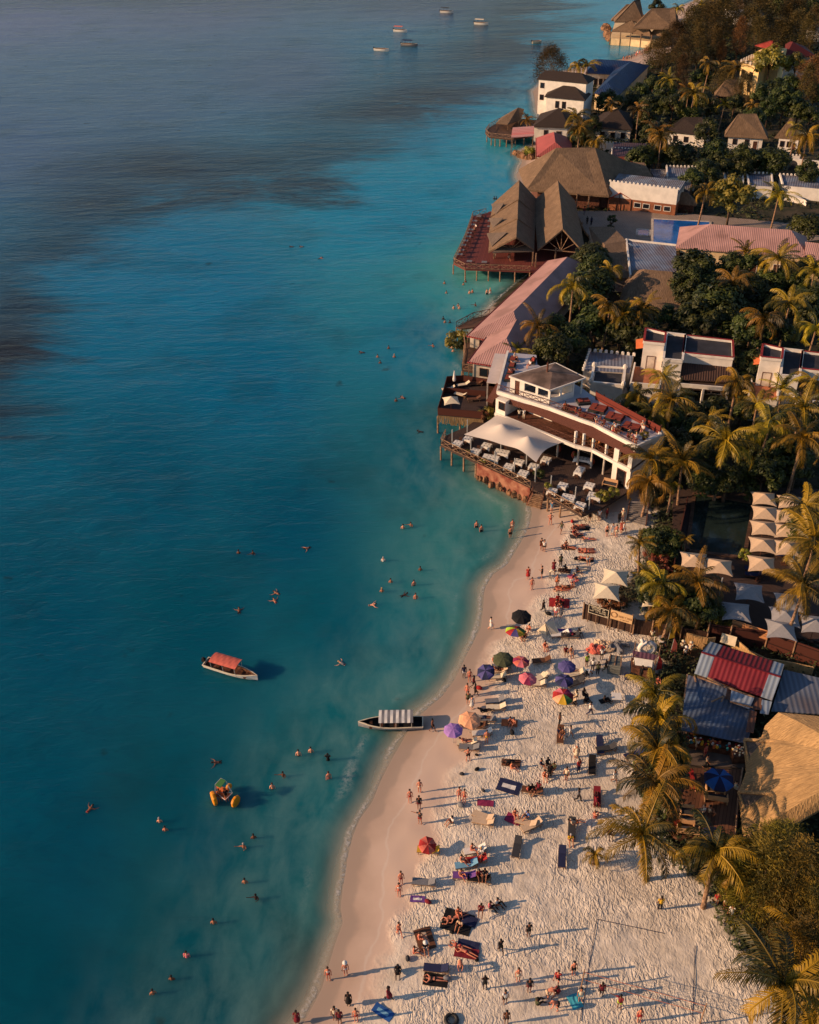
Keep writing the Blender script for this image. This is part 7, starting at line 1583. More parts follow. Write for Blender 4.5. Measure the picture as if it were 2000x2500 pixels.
LN="""
I 820 372 3 cream | empty cream lounger nearest the water below the violet umbrella
I 830 318 5 tan | lounger with sunbather right of the violet blue umbrella
I 860 275 0 grey | lounger under the right edge of the violet blue umbrella
I 880 235 -5 tan | wooden lounger directly below the olive umbrella
I 1235 222 5 brown | brown cushioned lounger right of the red pink umbrella
I 1215 385 30 cream | white lounger right of the pink umbrella
I 1190 438 -5 cream | long white lounger below the pink umbrella
I 1560 345 15 cream | white lounger right of the lower violet umbrella
I 1555 430 25 charcoal | dark cushioned lounger below the violet umbrellas
I 1470 600 0 tan | lounger below the multicoloured umbrella
I 800 600 5 grey | grey lounger above the peach umbrella
I 810 660 0 cream | cream lounger in the pair above the peach umbrella
I 720 770 -5 grey | lounger right of the peach umbrella with resting pair
I 640 830 -5 brown | brown lounger below the peach umbrella
I 680 900 5 white | white lounger with black bag below the peach umbrella
I 540 990 0 cream | cream lounger with sunbather near the wet sand
I 560 1035 -10 grey | grey lounger beside the standing man in black shorts
I 690 1680 -25 tan | upper of two tan loungers near the water, side by side
I 690 1730 -15 tan | lower of two tan loungers near the water, side by side
I 1090 1740 -22 tan | wooden lounger with dark bag at the pink sarong
I 1140 1770 25 tan | folded lounger end right of the wooden lounger
J 460 255 -8 yellow | yellow lounger under the tipped red umbrella
J 820 330 5 red | red towelled lounger beside the pale blue one
J 750 365 8 sky | pale blue lounger with seated man
J 815 255 10 white | white lounger with two seated people
J 735 450 -5 purple | purple lounger with seated woman in red
J 850 475 -10 black | black lounger with seated couple
J 1135 235 75 charcoal | dark brown lounger standing alone, turned end on
J 1480 310 80 navy | navy covered lounger beside the yellow figure
J 425 500 -8 grey | grey lounger with green towel near the wet sand
J 520 1160 -8 navy | blue covered lounger near the lower umbrellas
J 1555 90 80 charcoal | dark lounger with two people on its ends
H 185 765 85 navy | navy lounger left of the palms, upper
H 130 905 80 black | black lounger below the man in red
H 425 825 20 navy | navy lounger under the third palm
H 165 1130 82 maroon | maroon lounger with sunbather left of the palm row
H 230 785 10 charcoal | charcoal lounger beside the navy one
I 1410 920 80 brown | brown lounger with seated group, right of the dog-walk path
I 1150 1440 -15 brown | low wooden table seat of the sunset group
G 1150 1440 5 white | white lounger beside the cream beach tent
G 1260 1450 -5 charcoal | charcoal lounger right of the cream beach tent
G 690 250 0 white | x
"""
for ln in LN.strip().splitlines():
 a,lab=ln.split('|');c,X,Y,rz_,col=a.split()
 if lab.strip()!='x':lounger(c,float(X),float(Y),float(rz_),col,lab.strip())
TW="""
I 930 1385 -22 2.4 1.7 navy white | navy and white patterned sheet spread alone on the sand
I 710 1540 -8 1.7 .8 magenta - | magenta towel with white emblem lying alone
J 680 790 -20 2.8 2.2 black - | big black mat under the group of four
J 765 780 -25 1.6 1.0 navy - | navy mat edge beside the big black mat
J 430 920 -75 2.2 1.6 brown tan | brown striped mat with sitting couple
J 765 965 -15 2.0 .8 navy - | navy mat with two sunbathers
J 750 1030 -12 2.2 1.0 maroon - | maroon mat below the navy mat
J 515 1235 -10 2.2 1.2 black - | black mat with lying sunbather
J 375 615 -5 1.4 .7 purple white | purple white striped towel near the wet sand
J 110 1480 -35 1.9 .9 blue sky | blue patterned towel in the lower left of the beach
J 1580 1400 20 1.0 1.3 turquoise - | turquoise cloth beside the volleyball post
G 1385 300 -15 2.2 1.0 black - | black towel with three sunbathers near the terrace
G 1330 390 0 1.9 .9 charcoal - | charcoal towel in the second row below the terrace
G 1460 425 5 1.7 .8 grey - | grey towel with sunbather right of the second row
G 1240 510 -10 1.9 .9 brown - | brown towel with sunbather, third row
G 1430 540 -5 2.2 1.2 maroon - | maroon towel with couple, third row right
G 1430 630 -10 2.0 1.0 black - | black towel with couple below the maroon towel
G 1395 725 -8 1.8 .9 grey cream | empty grey towel with pale border
G 1200 750 -15 1.7 .9 brown - | brown mat beside the tall walking pair
G 1200 935 0 2.4 1.0 rust - | rust coloured mat with orange sunbather
G 1145 1090 -10 2.6 1.8 red - | large red blanket with people below the rust mat
G 1190 1380 -5 2.0 .6 purple - | purple towel right of the cream tent
G 1290 830 -60 1.6 .9 pink - | pink towel with small group on the left edge of the grey sand
H 220 435 20 1.3 .7 black - | black cloth beside the small white table
I 950 1165 -10 2.0 1.0 brown - | brown mat with resting couple above the patterned sheet
I 935 790 -8 1.8 1.0 orange - | orange mat with people right of the peach umbrella
I 970 1690 -30 1.6 1.1 magenta - | magenta sarong spread beside the wooden lounger
"""
for ln in TW.strip().splitlines():
 a,lab=ln.split('|');c,X,Y,rz_,L_,W_,col,c2=a.split();towel(c,float(X),float(Y),float(rz_),float(L_)*.86,float(W_)*.86,col,lab.strip(),col2=None if c2=='-' else c2)
for c,X,Y,col,s,lab in(('I',960,885,'black',1.2,'black backpack standing alone on the grey sand'),('I',490,1272,'charcoal',.9,'dark bag left at the wet sand edge'),('I',632,1228,'black',1.0,'black bag on the sand above the pink sunbathers'),('I',690,1425,'charcoal',.8,'small dark bag left of the patterned sheet'),('I',628,1092,'black',.7,'little black bag right of the man in black shorts'),('I',480,1565,'grey',1.3,'grey white bundle below the couple'),('J',300,1075,'charcoal',1.0,'dark bag near the brown striped mat'),('J',830,1085,'black',.7,'small black bag beside the maroon mat'),('J',637,872,'black',.7,'pair of black sandals below the big black mat'),('J',455,640,'maroon',1.1,'maroon bag at the end of the purple towel'),('J',600,1225,'grey',1.1,'grey bag at the head of the black mat'),('G',1280,238,'red',1.1,'red bag at the foot of the terrace rubble'),('G',1030,1212,'black',1.3,'black duffel bag below the slim walker'),('G',1320,630,'black',1.1,'black bag between the sunbathing couples'),('G',885,1390,'black',.7,'x'),('I',650,470,'red',1.3,'red bag carried among the walking group by the water'),('I',885,395,'black',1.1,'black bag on the end of the cream lounger'),('J',35,1380,'charcoal',.5,'x')):
 if lab!='x':bag(c,X,Y,col,lab,s)
t=thing('beach_tent','cream cloth sun tent sagging between two sticks','tent',G('G',1000,1400),'things set up on the sand');a_,b_,c_,d_=P('G',1085,1265,2.2),P('G',1000,1300,2.2),G('G',905,1390)+Vector((0,0,.1)),G('G',1010,1430)+Vector((0,0,.1));mb=MB();mb.slab([a_,b_,c_,d_],.03);mb.slab([a_,b_,b_+Vector((.9,-.9,-1.6)),a_+Vector((.6,-1.0,-1.2))],.03);part(mb,'cloth',C_('cream'),t);mb=MB();mb.tube([G('G',1085,1400),a_],.03,5);mb.tube([G('G',1000,1420),b_],.03,5);part(mb,'sticks',WOOD,t)
t=thing('swan_float','white inflatable swan ring standing behind the kiosk','float',P('X',985,760,1.6));mb=MB();c0=P('X',985,735,2.2);mb.tube([c0+Vector((.75*math.cos(k*.449),-.15,.75*math.sin(k*.449)))for k in range(15)],.27,8,cap=False);part(mb,'ring',C_('white'),t,smooth=True);mb=MB();n0=P('X',945,690,2.6);mb.tube([n0,P('X',930,665,3.0),P('X',905,625,3.3),P('X',890,628,3.2)],[.22,.18,.16,.1],8);part(mb,'neck',C_('white'),t,smooth=True)
t=thing('drinks_kiosk','makeshift kiosk with corrugated roof and white price boards','kiosk',G('X',900,1130));zk=1.3;mb=MB();mb.slab([P('X',775,790,3.6),P('X',1160,860,3.6),P('X',1090,930,3.3),P('X',770,880,3.3)],.08);part(mb,'roof',mat('purple_sheets',srgb(96,62,78),.6,'corr',.12,.5,bump=.4),t)
mb=MB();mb.slab([P('X',790,885,3.2),P('X',1075,925,3.2),P('X',1060,1040,2.5),P('X',810,1005,2.5)],.05);part(mb,'white_boards',C_('white'),t);mb=MB();a_,b_=P('X',760,1040,2.2),P('X',1075,1130,2.2);mb.slab([a_,b_,b_+Vector((.2,1.4,0)),a_+Vector((.2,1.4,0))],1.0);part(mb,'counter',DWOOD,t);mb=MB()
for x,y in((770,1100),(1080,1160),(780,900),(1150,960)):p=P('X',x,y,1.2);mb.beam(p,p+Vector((0,0,2.3)),.09)
part(mb,'post',WOOD,t)
for(x,y,col,lab)in((1095,1160,'red','long red feather flag at the kiosk corner'),(1290,690,'yellow','orange yellow feather flag before the lounge fence'),(1320,900,'salmon','pink orange cloth hanging on a stick right of the swan float')):
 p=G('X',x,y);t=thing('feather_flag',lab,'flag',p,'feather flags near the kiosk');mb=MB();mb.tube([p,p+Vector((.15,0,2.6))],.03,5);part(mb,'pole',METAL,t);mb=MB();mb.slab([p+Vector((.05,0,.7)),p+Vector((.65,0,.9)),p+Vector((.55,0,2.0)),p+Vector((.18,0,2.7))],.03,up=Vector((0,1,0)));part(mb,'cloth',C_(col),t)
t=thing('covered_heap','heap of beach gear under orange and tan cloths beside a grey crate','heap',G('X',400,850));r_=random.Random(6)
for nm,col,n_ in(('tan_cloth','tan',9),('orange_cloth','salmon',5),('grey_bundle','grey',6)):
 mb=MB()
 for i in range(n_):
  x,y={'tan':(330,760),'salmon':(220,780),'grey':(520,760)}[col];p=G('X',x+r_.uniform(-90,90),y+r_.uniform(-60,60));k0=len(mb.v);mb.ell(p+Vector((0,0,.25)),(r_.uniform(.4,.9),.35,r_.uniform(.2,.5)),9,6,rz=r_.uniform(0,3));mb.v[k0:]=[(v[0]+r_.uniform(-.12,.12),v[1]+r_.uniform(-.12,.12),v[2]+r_.uniform(-.12,.12))for v in mb.v[k0:]]
 o=part(mb,nm,C_(col),t);o['kind']='stuff'
t=thing('wooden_crate','large weathered grey wooden crate beside the covered heap','crate',G('X',500,1050));q=[P('X',400,1000,2.2),P('X',590,1030,2.2),P('X',605,880,2.2),P('X',440,850,2.2)];mb=MB();mb.slab(q,1.3);part(mb,'box',mat('grey_boards',srgb(120,122,116),.85,'plank',.2,2,bump=.3,period=.35),t);mb=MB()
for f in(0,.5,1):mb.beam(q[0].lerp(q[1],f)+Vector((0,0,.04)),q[3].lerp(q[2],f)+Vector((0,0,.04)),.12,.05)
part(mb,'batten',WOOD,t)
for(c,X,Y,col,lab,nm)in(('X',680,1210,'navy','blue plastic tub below the kiosk','plastic_tub'),('X',765,1200,'black','black plastic tub right of the blue one','plastic_tub')):
 o=MB().tube([(0,0,0),(0,0,.5),(0,0,.52)],[.26,.34,.3],12).build(nm,C_(col),None,origin=Vector((0,0,0)));o.location=G(c,X,Y);tag(o,lab,'tub','tubs beside the kiosk')
t=thing('plastic_chair','white plastic chair at the foot of the lounge fence','chair',(0,0,0),None,world=False);t.location=G('X',1190,690);child('seat',mesh_of(MB().box((0,0,.42),(.5,.5,.05)).box((0,.24,.68),(.5,.05,.5)),'seat',C_('white')),t)
for sx_ in(-.2,.2):
 for sy_ in(-.2,.2):child('leg',CLEG,t,(sx_,sy_,0)).data.materials
t=thing('small_table','small white square table alone on the grey sand','table',(0,0,0),None,world=False);t.location=G('H',300,430);t.rotation_euler=(0,0,-.1);child('tabletop',mesh_of(MB().box((0,0,.55),(.95,.95,.05)),'tabletop',C_('white')),t)
for sx_ in(-.4,.4):
 for sy_ in(-.4,.4):child('leg',CLEG,t,(sx_,sy_,.1))
t=thing('rubber_ring','black rubber ring lying at the bottom edge of the beach','ring',(0,0,0),None,world=False);t.location=G('J',635,1545);child('ring',mesh_of(MB().tube([(.42*math.cos(k*.349),.42*math.sin(k*.349),.14)for k in range(19)],.14,8,cap=False),'ring',mat('black_rubber',(.02,.02,.02),.6),smooth=True),t)
t=thing('mooring_swim_ring','x','ring',(0,0,0));bpy.data.objects.remove(t)
p1,p2=G('K',50,1200),G('K',888,1438);t1,t2=P('K',92,985,0),0
for(p,lab)in((p1,'left wooden post of the volleyball net'),(p2,'right leaning wooden post of the volleyball net')):
 tag(MB().tube([p-Vector((0,0,.2)),p+Vector((.12,.1,2.6))],.05,6).build('volleyball_post',WOOD),lab,'post','volleyball posts')
t=thing('volleyball_net','thin orange taped volleyball net strung between two wooden posts','net',p1);mb=MB();u3=Vector((.1,.08,0))
for z_ in(2.3,1.3):mb.beam(p1+u3+Vector((0,0,z_)),p2+u3+Vector((0,0,z_)),.03)
part(mb,'tape',mat('orange_tape',srgb(196,120,84),.8),t);mb=MB();Ln_=(p2-p1).length
for i in range(int(Ln_/.45)):a_=p1 .lerp(p2,(i+.5)/int(Ln_/.45))+u3;mb.beam(a_+Vector((0,0,1.3)),a_+Vector((0,0,2.3)),.012)
for z_ in(1.55,1.8,2.05):mb.beam(p1+u3+Vector((0,0,z_)),p2+u3+Vector((0,0,z_)),.012)
part(mb,'mesh',C_('charcoal'),t)
mb=MB();ln_=[G('K',165,705),G('K',640,805)],[G('K',165,705),G('K',95,1130),G('K',50,1420)],[G('K',855,890),G('K',845,1180),G('K',835,1420)]
for L_ in ln_:
 for a_,b_ in zip(L_,L_[1:]):mb.beam(a_+Vector((0,0,.05)),b_+Vector((0,0,.05)),.04,.02)
o=mb.build('court_lines',C_('navy'));tag(o,'blue rope lines marking the volleyball court on the sand','court lines')
t=palm('K',155,235,1.3,2.6,4,0,0,0,'tiny yellow palm sapling on the open sand','coconut palms')
for(x,y,lab)in((252,1130,'left terracotta jar beside the buffet table'),(525,1230,'right terracotta jar beside the buffet table'),(25,1035,'terracotta jar under the sail edge at the building')):
 o=MB().tube([(0,0,0),(0,0,.35),(0,0,.8),(0,0,.95)],[.22,.38,.30,.2],12).build('terracotta_jar',mat('terracotta',srgb(170,74,50),.7),None,smooth=True,origin=Vector((0,0,0)));o.location=P('W',x,y+25,ZD);tag(o,lab,'jar','terracotta jars on the dining terrace')
bench('W',800,1540,-25,1.8,'dark framed bench beside the white pier',z=ZD)
people("""
G 1065 135 stand pale h:white,s:sky k 10 | person in blue shirt and white shorts at the foot of the beach stair
G 1050 262 hips red k:red k 0 | person with hands on hips below the beach stair
G 1165 350 walk brown s:olive,h:grey k -40 | walker in dark shirt beside the first towels
G 955 530 stand tan h:maroon,s:brown k 20 | left of an embracing pair on the smooth sand
G 985 545 stand tan h:black,s:white k -10 | right of an embracing pair, in white top
G 815 835 stand red d:red b 0 | woman in short red dress on the wet sand
G 855 948 stand red k:salmon b 10 | sunburnt child below the woman in red dress
G 960 825 reach tan h:black,s:black k -90 | person in black holding out an arm to a friend
G 1045 825 bend tan p:grey,s:cream b 90 | person in pale clothes bending toward the one in black
G 1085 760 stand brown d:maroon k 0 | person in maroon beside the bending pair
G 1158 700 stand dark p:black,s:olive k 0 | slim person in dark clothes above the brown mat
G 1120 915 stand red h:orange,b:orange b 0 | sunburnt person standing left of the rust mat
G 975 1185 walk dark p:black k 30 | slim dark walker above the black duffel bag
G 1160 1235 stand tan d:grey k 20 | person in grey white dress below the red blanket
G 1105 1235 stand tan h:pink,s:white k -30 | person in white top left of the grey dress
G 425 1365 walk pale d:white k 80 | person in long white shirt walking at the waterline
G 650 330 stand red k:cream b 0 | person standing ankle deep behind another at the waterline
G 628 410 stand tan h:black k 0 | bather in black shorts stepping out of the shallows
G 1645 385 stand red h:black k 10 | person in black shorts on the grey sand below the terrace
G 1705 375 stand pale d:white b -20 | person in white dress left of the small group
F 300 375 stand red h:cream k 0 | person left of the trio below the timber stair
F 335 345 stand tan d:salmon b 20 | person in pink in the trio below the timber stair
F 352 350 walk tan h:white,s:white k 60 | person in white in the trio below the timber stair
F 345 260 stand pale s:cream,h:tan H:cream 0 | person in cream hat at the foot of the timber stair
F 180 260 stand tan h:grey,s:white k 0 | person in white under the terrace corner
F 232 250 stand brown h:black,s:maroon k 40 | person in maroon under the terrace corner
F 115 265 stand brown h:black,s:black k 0 | person in black under the terrace corner, leftmost
F 320 280 stand dark s:black,p:black k 20 | person in black left of the timber stair foot
I 510 362 stand dark h:white,s:navy k 10 | person in navy top and white shorts at the waterline
I 562 402 stand red k:red b 0 | sunburnt woman right of the person in white shorts
I 600 460 walk dark s:maroon,h:black k 60 | walker in maroon in the group by the water
I 615 540 walk dark h:black,s:black k 80 | running figure in black shorts of the group by the water
I 540 535 stand red k:salmon b -20 | upper left of three standing by the water
I 548 610 stand tan h:black,s:olive k 0 | middle one of three standing above the peach umbrella
I 582 655 stand pale d:white r 10 | red-capped person in white just above the peach umbrella
I 215 868 walk brown h:black k 60 | lone person walking behind the beached boat
I 720 975 stand red k:yellow b 0 | woman in yellow bikini bottom by the loungers
I 548 1138 hips red h:black k 10 | man in black shorts standing by the grey lounger
I 95 1440 stand red k:cream b 180 | person seen from behind at the waterline, uppermost
I 5 1530 stand red k:red b 10 | person at the waterline left of the maroon one
I 90 1590 stand brown h:maroon,s:black k 0 | dark person in maroon shorts at the waterline
I 98 1728 reach tan h:red,s:charcoal k -20 | person stretching an arm out near the waterline
I 465 1510 stand red k:salmon b 10 | left of the sunburnt couple on the footprint edge
I 512 1530 stand red k:red b -10 | right of the sunburnt couple on the footprint edge
I 400 1720 sit tan h:black,s:white k -60 | person sitting on the sand with legs stretched toward the sea
I 1265 80 sit red b:red,k:red b 20 | sunburnt sitter above the violet umbrellas
I 1462 125 sit brown s:maroon,h:black k 0 | sitter in maroon above the violet umbrellas
I 1510 150 chair tan h:tan k 10 -.1 | person on the lounger above the violet umbrellas
I 1400 810 reach dark p:black,s:brown k 90 | dark figure throwing an arm out right of the umbrellas
I 1500 930 walk brown p:grey,s:white k 60 | walker in white shirt right of the seated group
I 1685 710 walk brown p:navy,s:white k 80 | walker in white shirt and dark trousers by the umbrellas
I 1555 1105 stand tan d:white g 0 | person in long white shirt and pale hat
I 1580 1245 stand brown p:navy,s:red k 30 | man in red shirt standing above the dark lounger
I 1465 1320 stand tan h:black,s:cream k -30 | person in cream top right of the sunset group
I 1575 1520 walk dark p:black,s:grey k 60 | walker in grey top and black trousers
I 1265 1290 sit red h:orange k 0 | sunburnt sitter in the sunset group
I 1310 1290 stand dark p:black,s:black k 10 | standing man in black in the sunset group
I 1290 1200 chair dark s:charcoal,p:black k 20 0 | seated figure at the back of the sunset group
I 1350 1240 chair brown s:olive,h:black k -40 0 | seated figure at the right of the sunset group
I 1230 1210 chair tan s:navy,h:grey k 60 0 | seated figure at the left of the sunset group
I 1205 1450 stand dark p:black,s:maroon k -30 | standing dark man beside the low table party
I 1110 1430 sit brown s:salmon,h:black k 60 | sitter at the left of the low table party
I 1145 1420 sit dark s:black,h:black k 0 | sitter in black at the low table party
I 1185 1430 sit tan s:maroon,h:red k -50 | sitter in maroon at the low table party
I 985 1670 sit red b:maroon,k:maroon b 10 .25 | woman in maroon bikini sitting beside the pink sarong
I 1105 1690 sit tan s:blue,h:navy k -60 .3 | child in blue sitting on the wooden lounger
I 950 1160 lie brown h:black,s:black k 95 .1 | dark dressed person lying on the brown mat
I 955 1215 sit red k:orange,b:orange b 70 | orange lit sitter in front of the brown mat
I 940 790 sit tan h:black k 30 | sitter on the orange mat, left
I 975 800 sit red k:red b -40 | sitter on the orange mat, right
I 530 985 lounge red k:red b 90 .33 | sunbather on the cream lounger near the wet sand
I 830 312 lounge tan h:brown k 92 .33 | sunbather on the lounger right of the violet blue umbrella
I 870 232 lounge dark h:black,s:black k 90 .33 | dark figure on the lounger below the olive umbrella
I 790 215 sit red b:red,k:red b 20 | sitter in red under the olive umbrella's edge
I 700 700 lounge dark s:black,h:black k 95 .3 | dark figure resting right of the peach umbrella
I 650 830 lie brown h:black k 92 .42 | sunbather on the brown lounger below the peach umbrella
I 690 765 lie tan s:grey,h:navy k 88 .42 | person in grey lying right of the peach umbrella
I 1500 595 sit dark s:black,p:black k 60 | dark sitter below the multicoloured umbrella
I 1640 600 sit dark s:black,p:black k 80 | sitter in black right of the multicoloured umbrella
I 1625 555 chair dark s:black,p:black k 70 0 | seated figure in black by the umbrella party
I 1400 915 chair brown s:navy,h:black k 10 0 | seated figure of the group on the brown lounger, left
I 1430 925 chair tan s:brown,h:grey k -30 0 | seated figure of the group on the brown lounger, right
I 1515 325 lounge tan s:white,h:red k 90 .33 | sunbather under the upper violet umbrella
X 75 1030 stand brown s:lime,h:olive k 20 | man in lime vest beside the covered heap
X 165 1090 stand dark s:white,p:navy k -20 | man in white shirt right of the lime vest
X 85 1190 bend dark s:white,p:black k 30 | man in white bending over a tray of goods
X 240 1150 stand dark s:olive,p:black k 0 | man in dark shirt with yellow belt at the crate
X 355 1120 walk dark s:charcoal,p:olive k 40 | man in charcoal leaning toward the crate
X 300 930 stand dark s:white,h:black k 0 | man in white standing behind the crate group
X 790 1090 stand brown s:cream,h:black k 10 | vendor in cream at the kiosk's left post
X 895 1210 stand dark s:black,p:black k 0 | figure in black in front of the kiosk
X 1145 1280 sit red s:salmon,h:orange b 0 | sitter in pink below the red flag
X 985 1420 stand brown s:red,h:red k 0 | person in bright red half under the first palm
X 1235 870 stand brown s:black,p:maroon k -20 | person in black left of the pink cloth
X 1500 830 stand brown s:cream,h:maroon H:cream 0 | left hatted figure by the straw fence
X 1545 920 stand brown s:white,p:black H:white 20 | middle hatted figure by the straw fence
X 1620 850 stand tan s:cream,h:cream H:cream -20 | right hatted figure by the straw fence
X 1050 650 stand brown s:cream,h:black k 0 | person in cream behind the swan float
X 1380 1030 stand dark s:olive,p:black k 10 | shaded figure walking from the shed
H 20 835 stand tan d:cream g 0 | person in long cream dress left of the navy loungers
H 285 1010 walk brown s:white,h:white k 30 | person in white left of the fourth palm
H 290 990 stand tan h:salmon,b:white b -90 -.9 | x
H 130 340 stand tan h:white,s:white k 0 -9 | x
H 215 445 sit dark s:black,p:black k 80 | sitter in black left of the small white table
H 70 410 chair dark s:black,h:black k 40 0 | seated dark figure above the multicoloured umbrella party
H 20 425 chair brown s:cream,h:navy k -60 0 | seated figure in cream at the umbrella party
H 515 370 stand tan s:red,h:red k 0 -9 | x
H 740 775 stand tan s:red,h:salmon b 20 .3 | child in red at the stall's left end
H 850 800 stand tan h:tan,s:cream b 90 .3 | person in cream at the stall counter
H 960 800 stand tan k:cream b 180 .3 | bare-backed shopper at the stall counter
H 915 850 stand red s:salmon,h:red b 40 .3 | shopper in pink below the bare-backed one
H 925 920 walk tan p:black,s:tan k 60 .3 | man in black trousers striding past the stall
H 840 1060 lie pale d:white b 178 .45 | sunbather in white on the red lounger of the bar deck
H 1125 1090 chair pale s:cream,h:cream b 60 .45 | person in cream sitting right of the blue parasol
H 905 1255 chair pale s:white,h:cream b -90 .45 | person in white in the lower middle of the bar deck
H 945 1260 chair tan s:tan,h:black k 90 .45 | person in tan beside the one in white
H 160 1150 lie brown s:maroon,h:red k 172 .42 | sunbather in maroon lying on the maroon lounger
H 150 1260 sit red k:maroon,b:maroon b 150 | sitter in maroon at the foot of the maroon lounger
H 1165 1270 chair brown s:charcoal,p:black k -60 .45 | dark figure at the pole rail of the bar deck
J 1580 55 lounge red h:orange,s:tan k 95 .45 | orange lit sunbather on top of the dark lounger
J 1545 165 sit tan s:yellow,h:cream g 0 | person in yellow shirt sitting at the dark lounger's foot
J 390 30 stand red k:maroon b 0 | x
J 250 500 stand red k:red b 20 | upper of two women in red bikinis on the wet sand
J 235 590 stand red k:salmon,b:white b 0 | lower of two women on the wet sand, in white top
J 235 890 walk red k:red b 30 | sunburnt woman walking above the brown striped mat
J 225 1165 sit dark d:black K 0 | person in black crouching near the wet sand
J 155 1380 walk dark d:maroon K 60 | woman in maroon wrap striding near the blue towel
J 790 260 sit red b:maroon,k:red b 60 .4 | person in maroon on the white lounger, left
J 860 290 sit tan s:white,h:white y -20 .4 | blond person in white on the white lounger, right
J 710 345 sit red h:tan k 60 .35 | bare-chested man sitting on the pale blue lounger
J 705 450 sit red k:red,b:white b 40 .3 | woman in red on the purple lounger
J 845 455 sit brown s:maroon,h:black k 10 .35 | left of the couple on the black lounger
J 890 450 sit tan s:black,h:tan k -10 .35 | right of the couple on the black lounger
J 862 715 sit brown h:salmon,s:maroon k -10 .3 | leftmost of three friends sitting in a row
J 930 680 sit brown s:pink,p:black k 60 | middle of three friends sitting in a row
J 985 655 sit brown s:white,p:black k 60 | rightmost of three friends sitting in a row
J 865 745 stand brown h:charcoal,s:salmon k 0 -9 | x
J 1225 895 stand brown s:black,h:black k 10 | person in black with arms loose in the open sand
J 1010 1020 walk dark h:black,s:black k 20 | dark walker left of the one with loose arms
J 640 770 lie red h:black k 110 .12 | sunbather on the big black mat, left
J 680 760 lie red k:red b 110 .12 | sunbather on the big black mat, middle
J 700 820 sit tan s:tan,h:black k -30 | hatless sitter on the big black mat, lower
J 685 725 sit red b:orange,k:orange b 20 | sitter on the big black mat, top
J 390 920 sit red k:salmon,b:salmon b 70 | sunburnt sitter on the brown striped mat
J 435 990 sit tan h:white,s:black H:white 10 | sitter in white hat on the brown striped mat
J 350 1025 sit red k:red b 80 -.02 | child in red below the brown striped mat
J 700 985 lie red k:red,b:red b 70 .12 | sunbather in red on the navy mat, left
J 750 1030 lie red k:maroon b 60 .12 | sunbather in maroon on the maroon mat
J 700 1140 bend red h:tan b 0 | person bending below the maroon mat
J 510 1235 lie red k:black,b:black b 85 .12 | sunbather in black bikini on the black mat
J 890 1300 arms_up dark h:black,s:black k 0 | person in black with raised elbows
J 1145 1240 stand red h:cream b 10 | fair person seen from behind near the ball players
J 1230 1320 stand brown h:maroon,s:black k 0 | person in black and maroon near the ball players
J 1045 1410 stand brown h:black,s:white k 20 | person in white top near the bottom edge
J 1055 1565 stand brown s:brown,h:black k 0 | person cut by the bottom edge, brown shirt
J 1300 1570 stand dark s:black,h:black k 0 | x
J 1445 1260 walk red s:red,h:black b -20 | person in red shirt by the volleyball post
J 1568 1190 stand red h:black k 10 | bare-chested man left of the volleyball post
J 1370 1370 bend red h:tan k 100 | bare-backed man crouching by the volleyball court
J 1450 1330 sit brown s:maroon,h:maroon k -60 | sitter in maroon by the volleyball court
J 1290 1420 sit dark s:olive,p:black k 110 | man in olive shirt sprawled near the court
J 1440 1460 bend red h:black k -80 | sunburnt man bending near the court's blue line
J 1620 1390 stand tan h:turquoise,s:cream k 0 | person in turquoise shorts at the volleyball post
K 195 1240 stand dark h:black,s:maroon k 0 | dark player behind the volleyball net
K 320 1325 reach brown h:lime,s:maroon k -30 | player in lime shorts reaching before the net
K 460 1420 stand red h:red b 0 | sunburnt player cut by the bottom edge
K 605 635 stand brown p:black,s:yellow k 180 | man in yellow shirt alone on the footprint sand
K 1000 605 stand tan h:tan,s:red k 0 | person in red shirt left of three by the golden bushes
K 1060 635 stand tan h:red,s:cream y 20 | person in red shorts in the middle of three by the bushes
K 1100 695 walk tan s:white,h:white y -30 | person in white, right of three by the bushes
K 255 110 sit dark s:maroon,h:black k 0 | dim sitter under the fifth palm
H 165 1280 stand tan h:tan k 0 -9 | x
J 20 1400 stand tan h:tan k 0 -9 | x
S 1410 975 stand red k:white H:white 10 | woman in white hat at the waterline
S 1325 1000 stand red k:red,b:white b 0 | woman left of the one in white hat at the waterline
S 1425 1125 stand dark d:black K 0 | woman in long black dress by the water
S 1357 1195 stand brown s:cream,h:black k 0 | person in cream vest near the bottom edge by the water
S 1380 1212 stand brown s:maroon,h:black k 10 | person in maroon beside the cream vest
S 1462 1205 stand red k:red b 0 | sunburnt woman near the bottom edge below the blue towel
S 1170 1215 stand brown d:maroon k 0 | person in maroon cut by the bottom edge at the water
L 1300 0 stand tan k:red b 0 -9 | x
""".replace(' r 10 |',' k 10 |').replace('| x','| x'),'people on the beach')
for o in[o for o in bpy.data.objects if o.get('label')=='x']:
 for ch in list(o.children):bpy.data.objects.remove(ch)
 bpy.data.objects.remove(o)
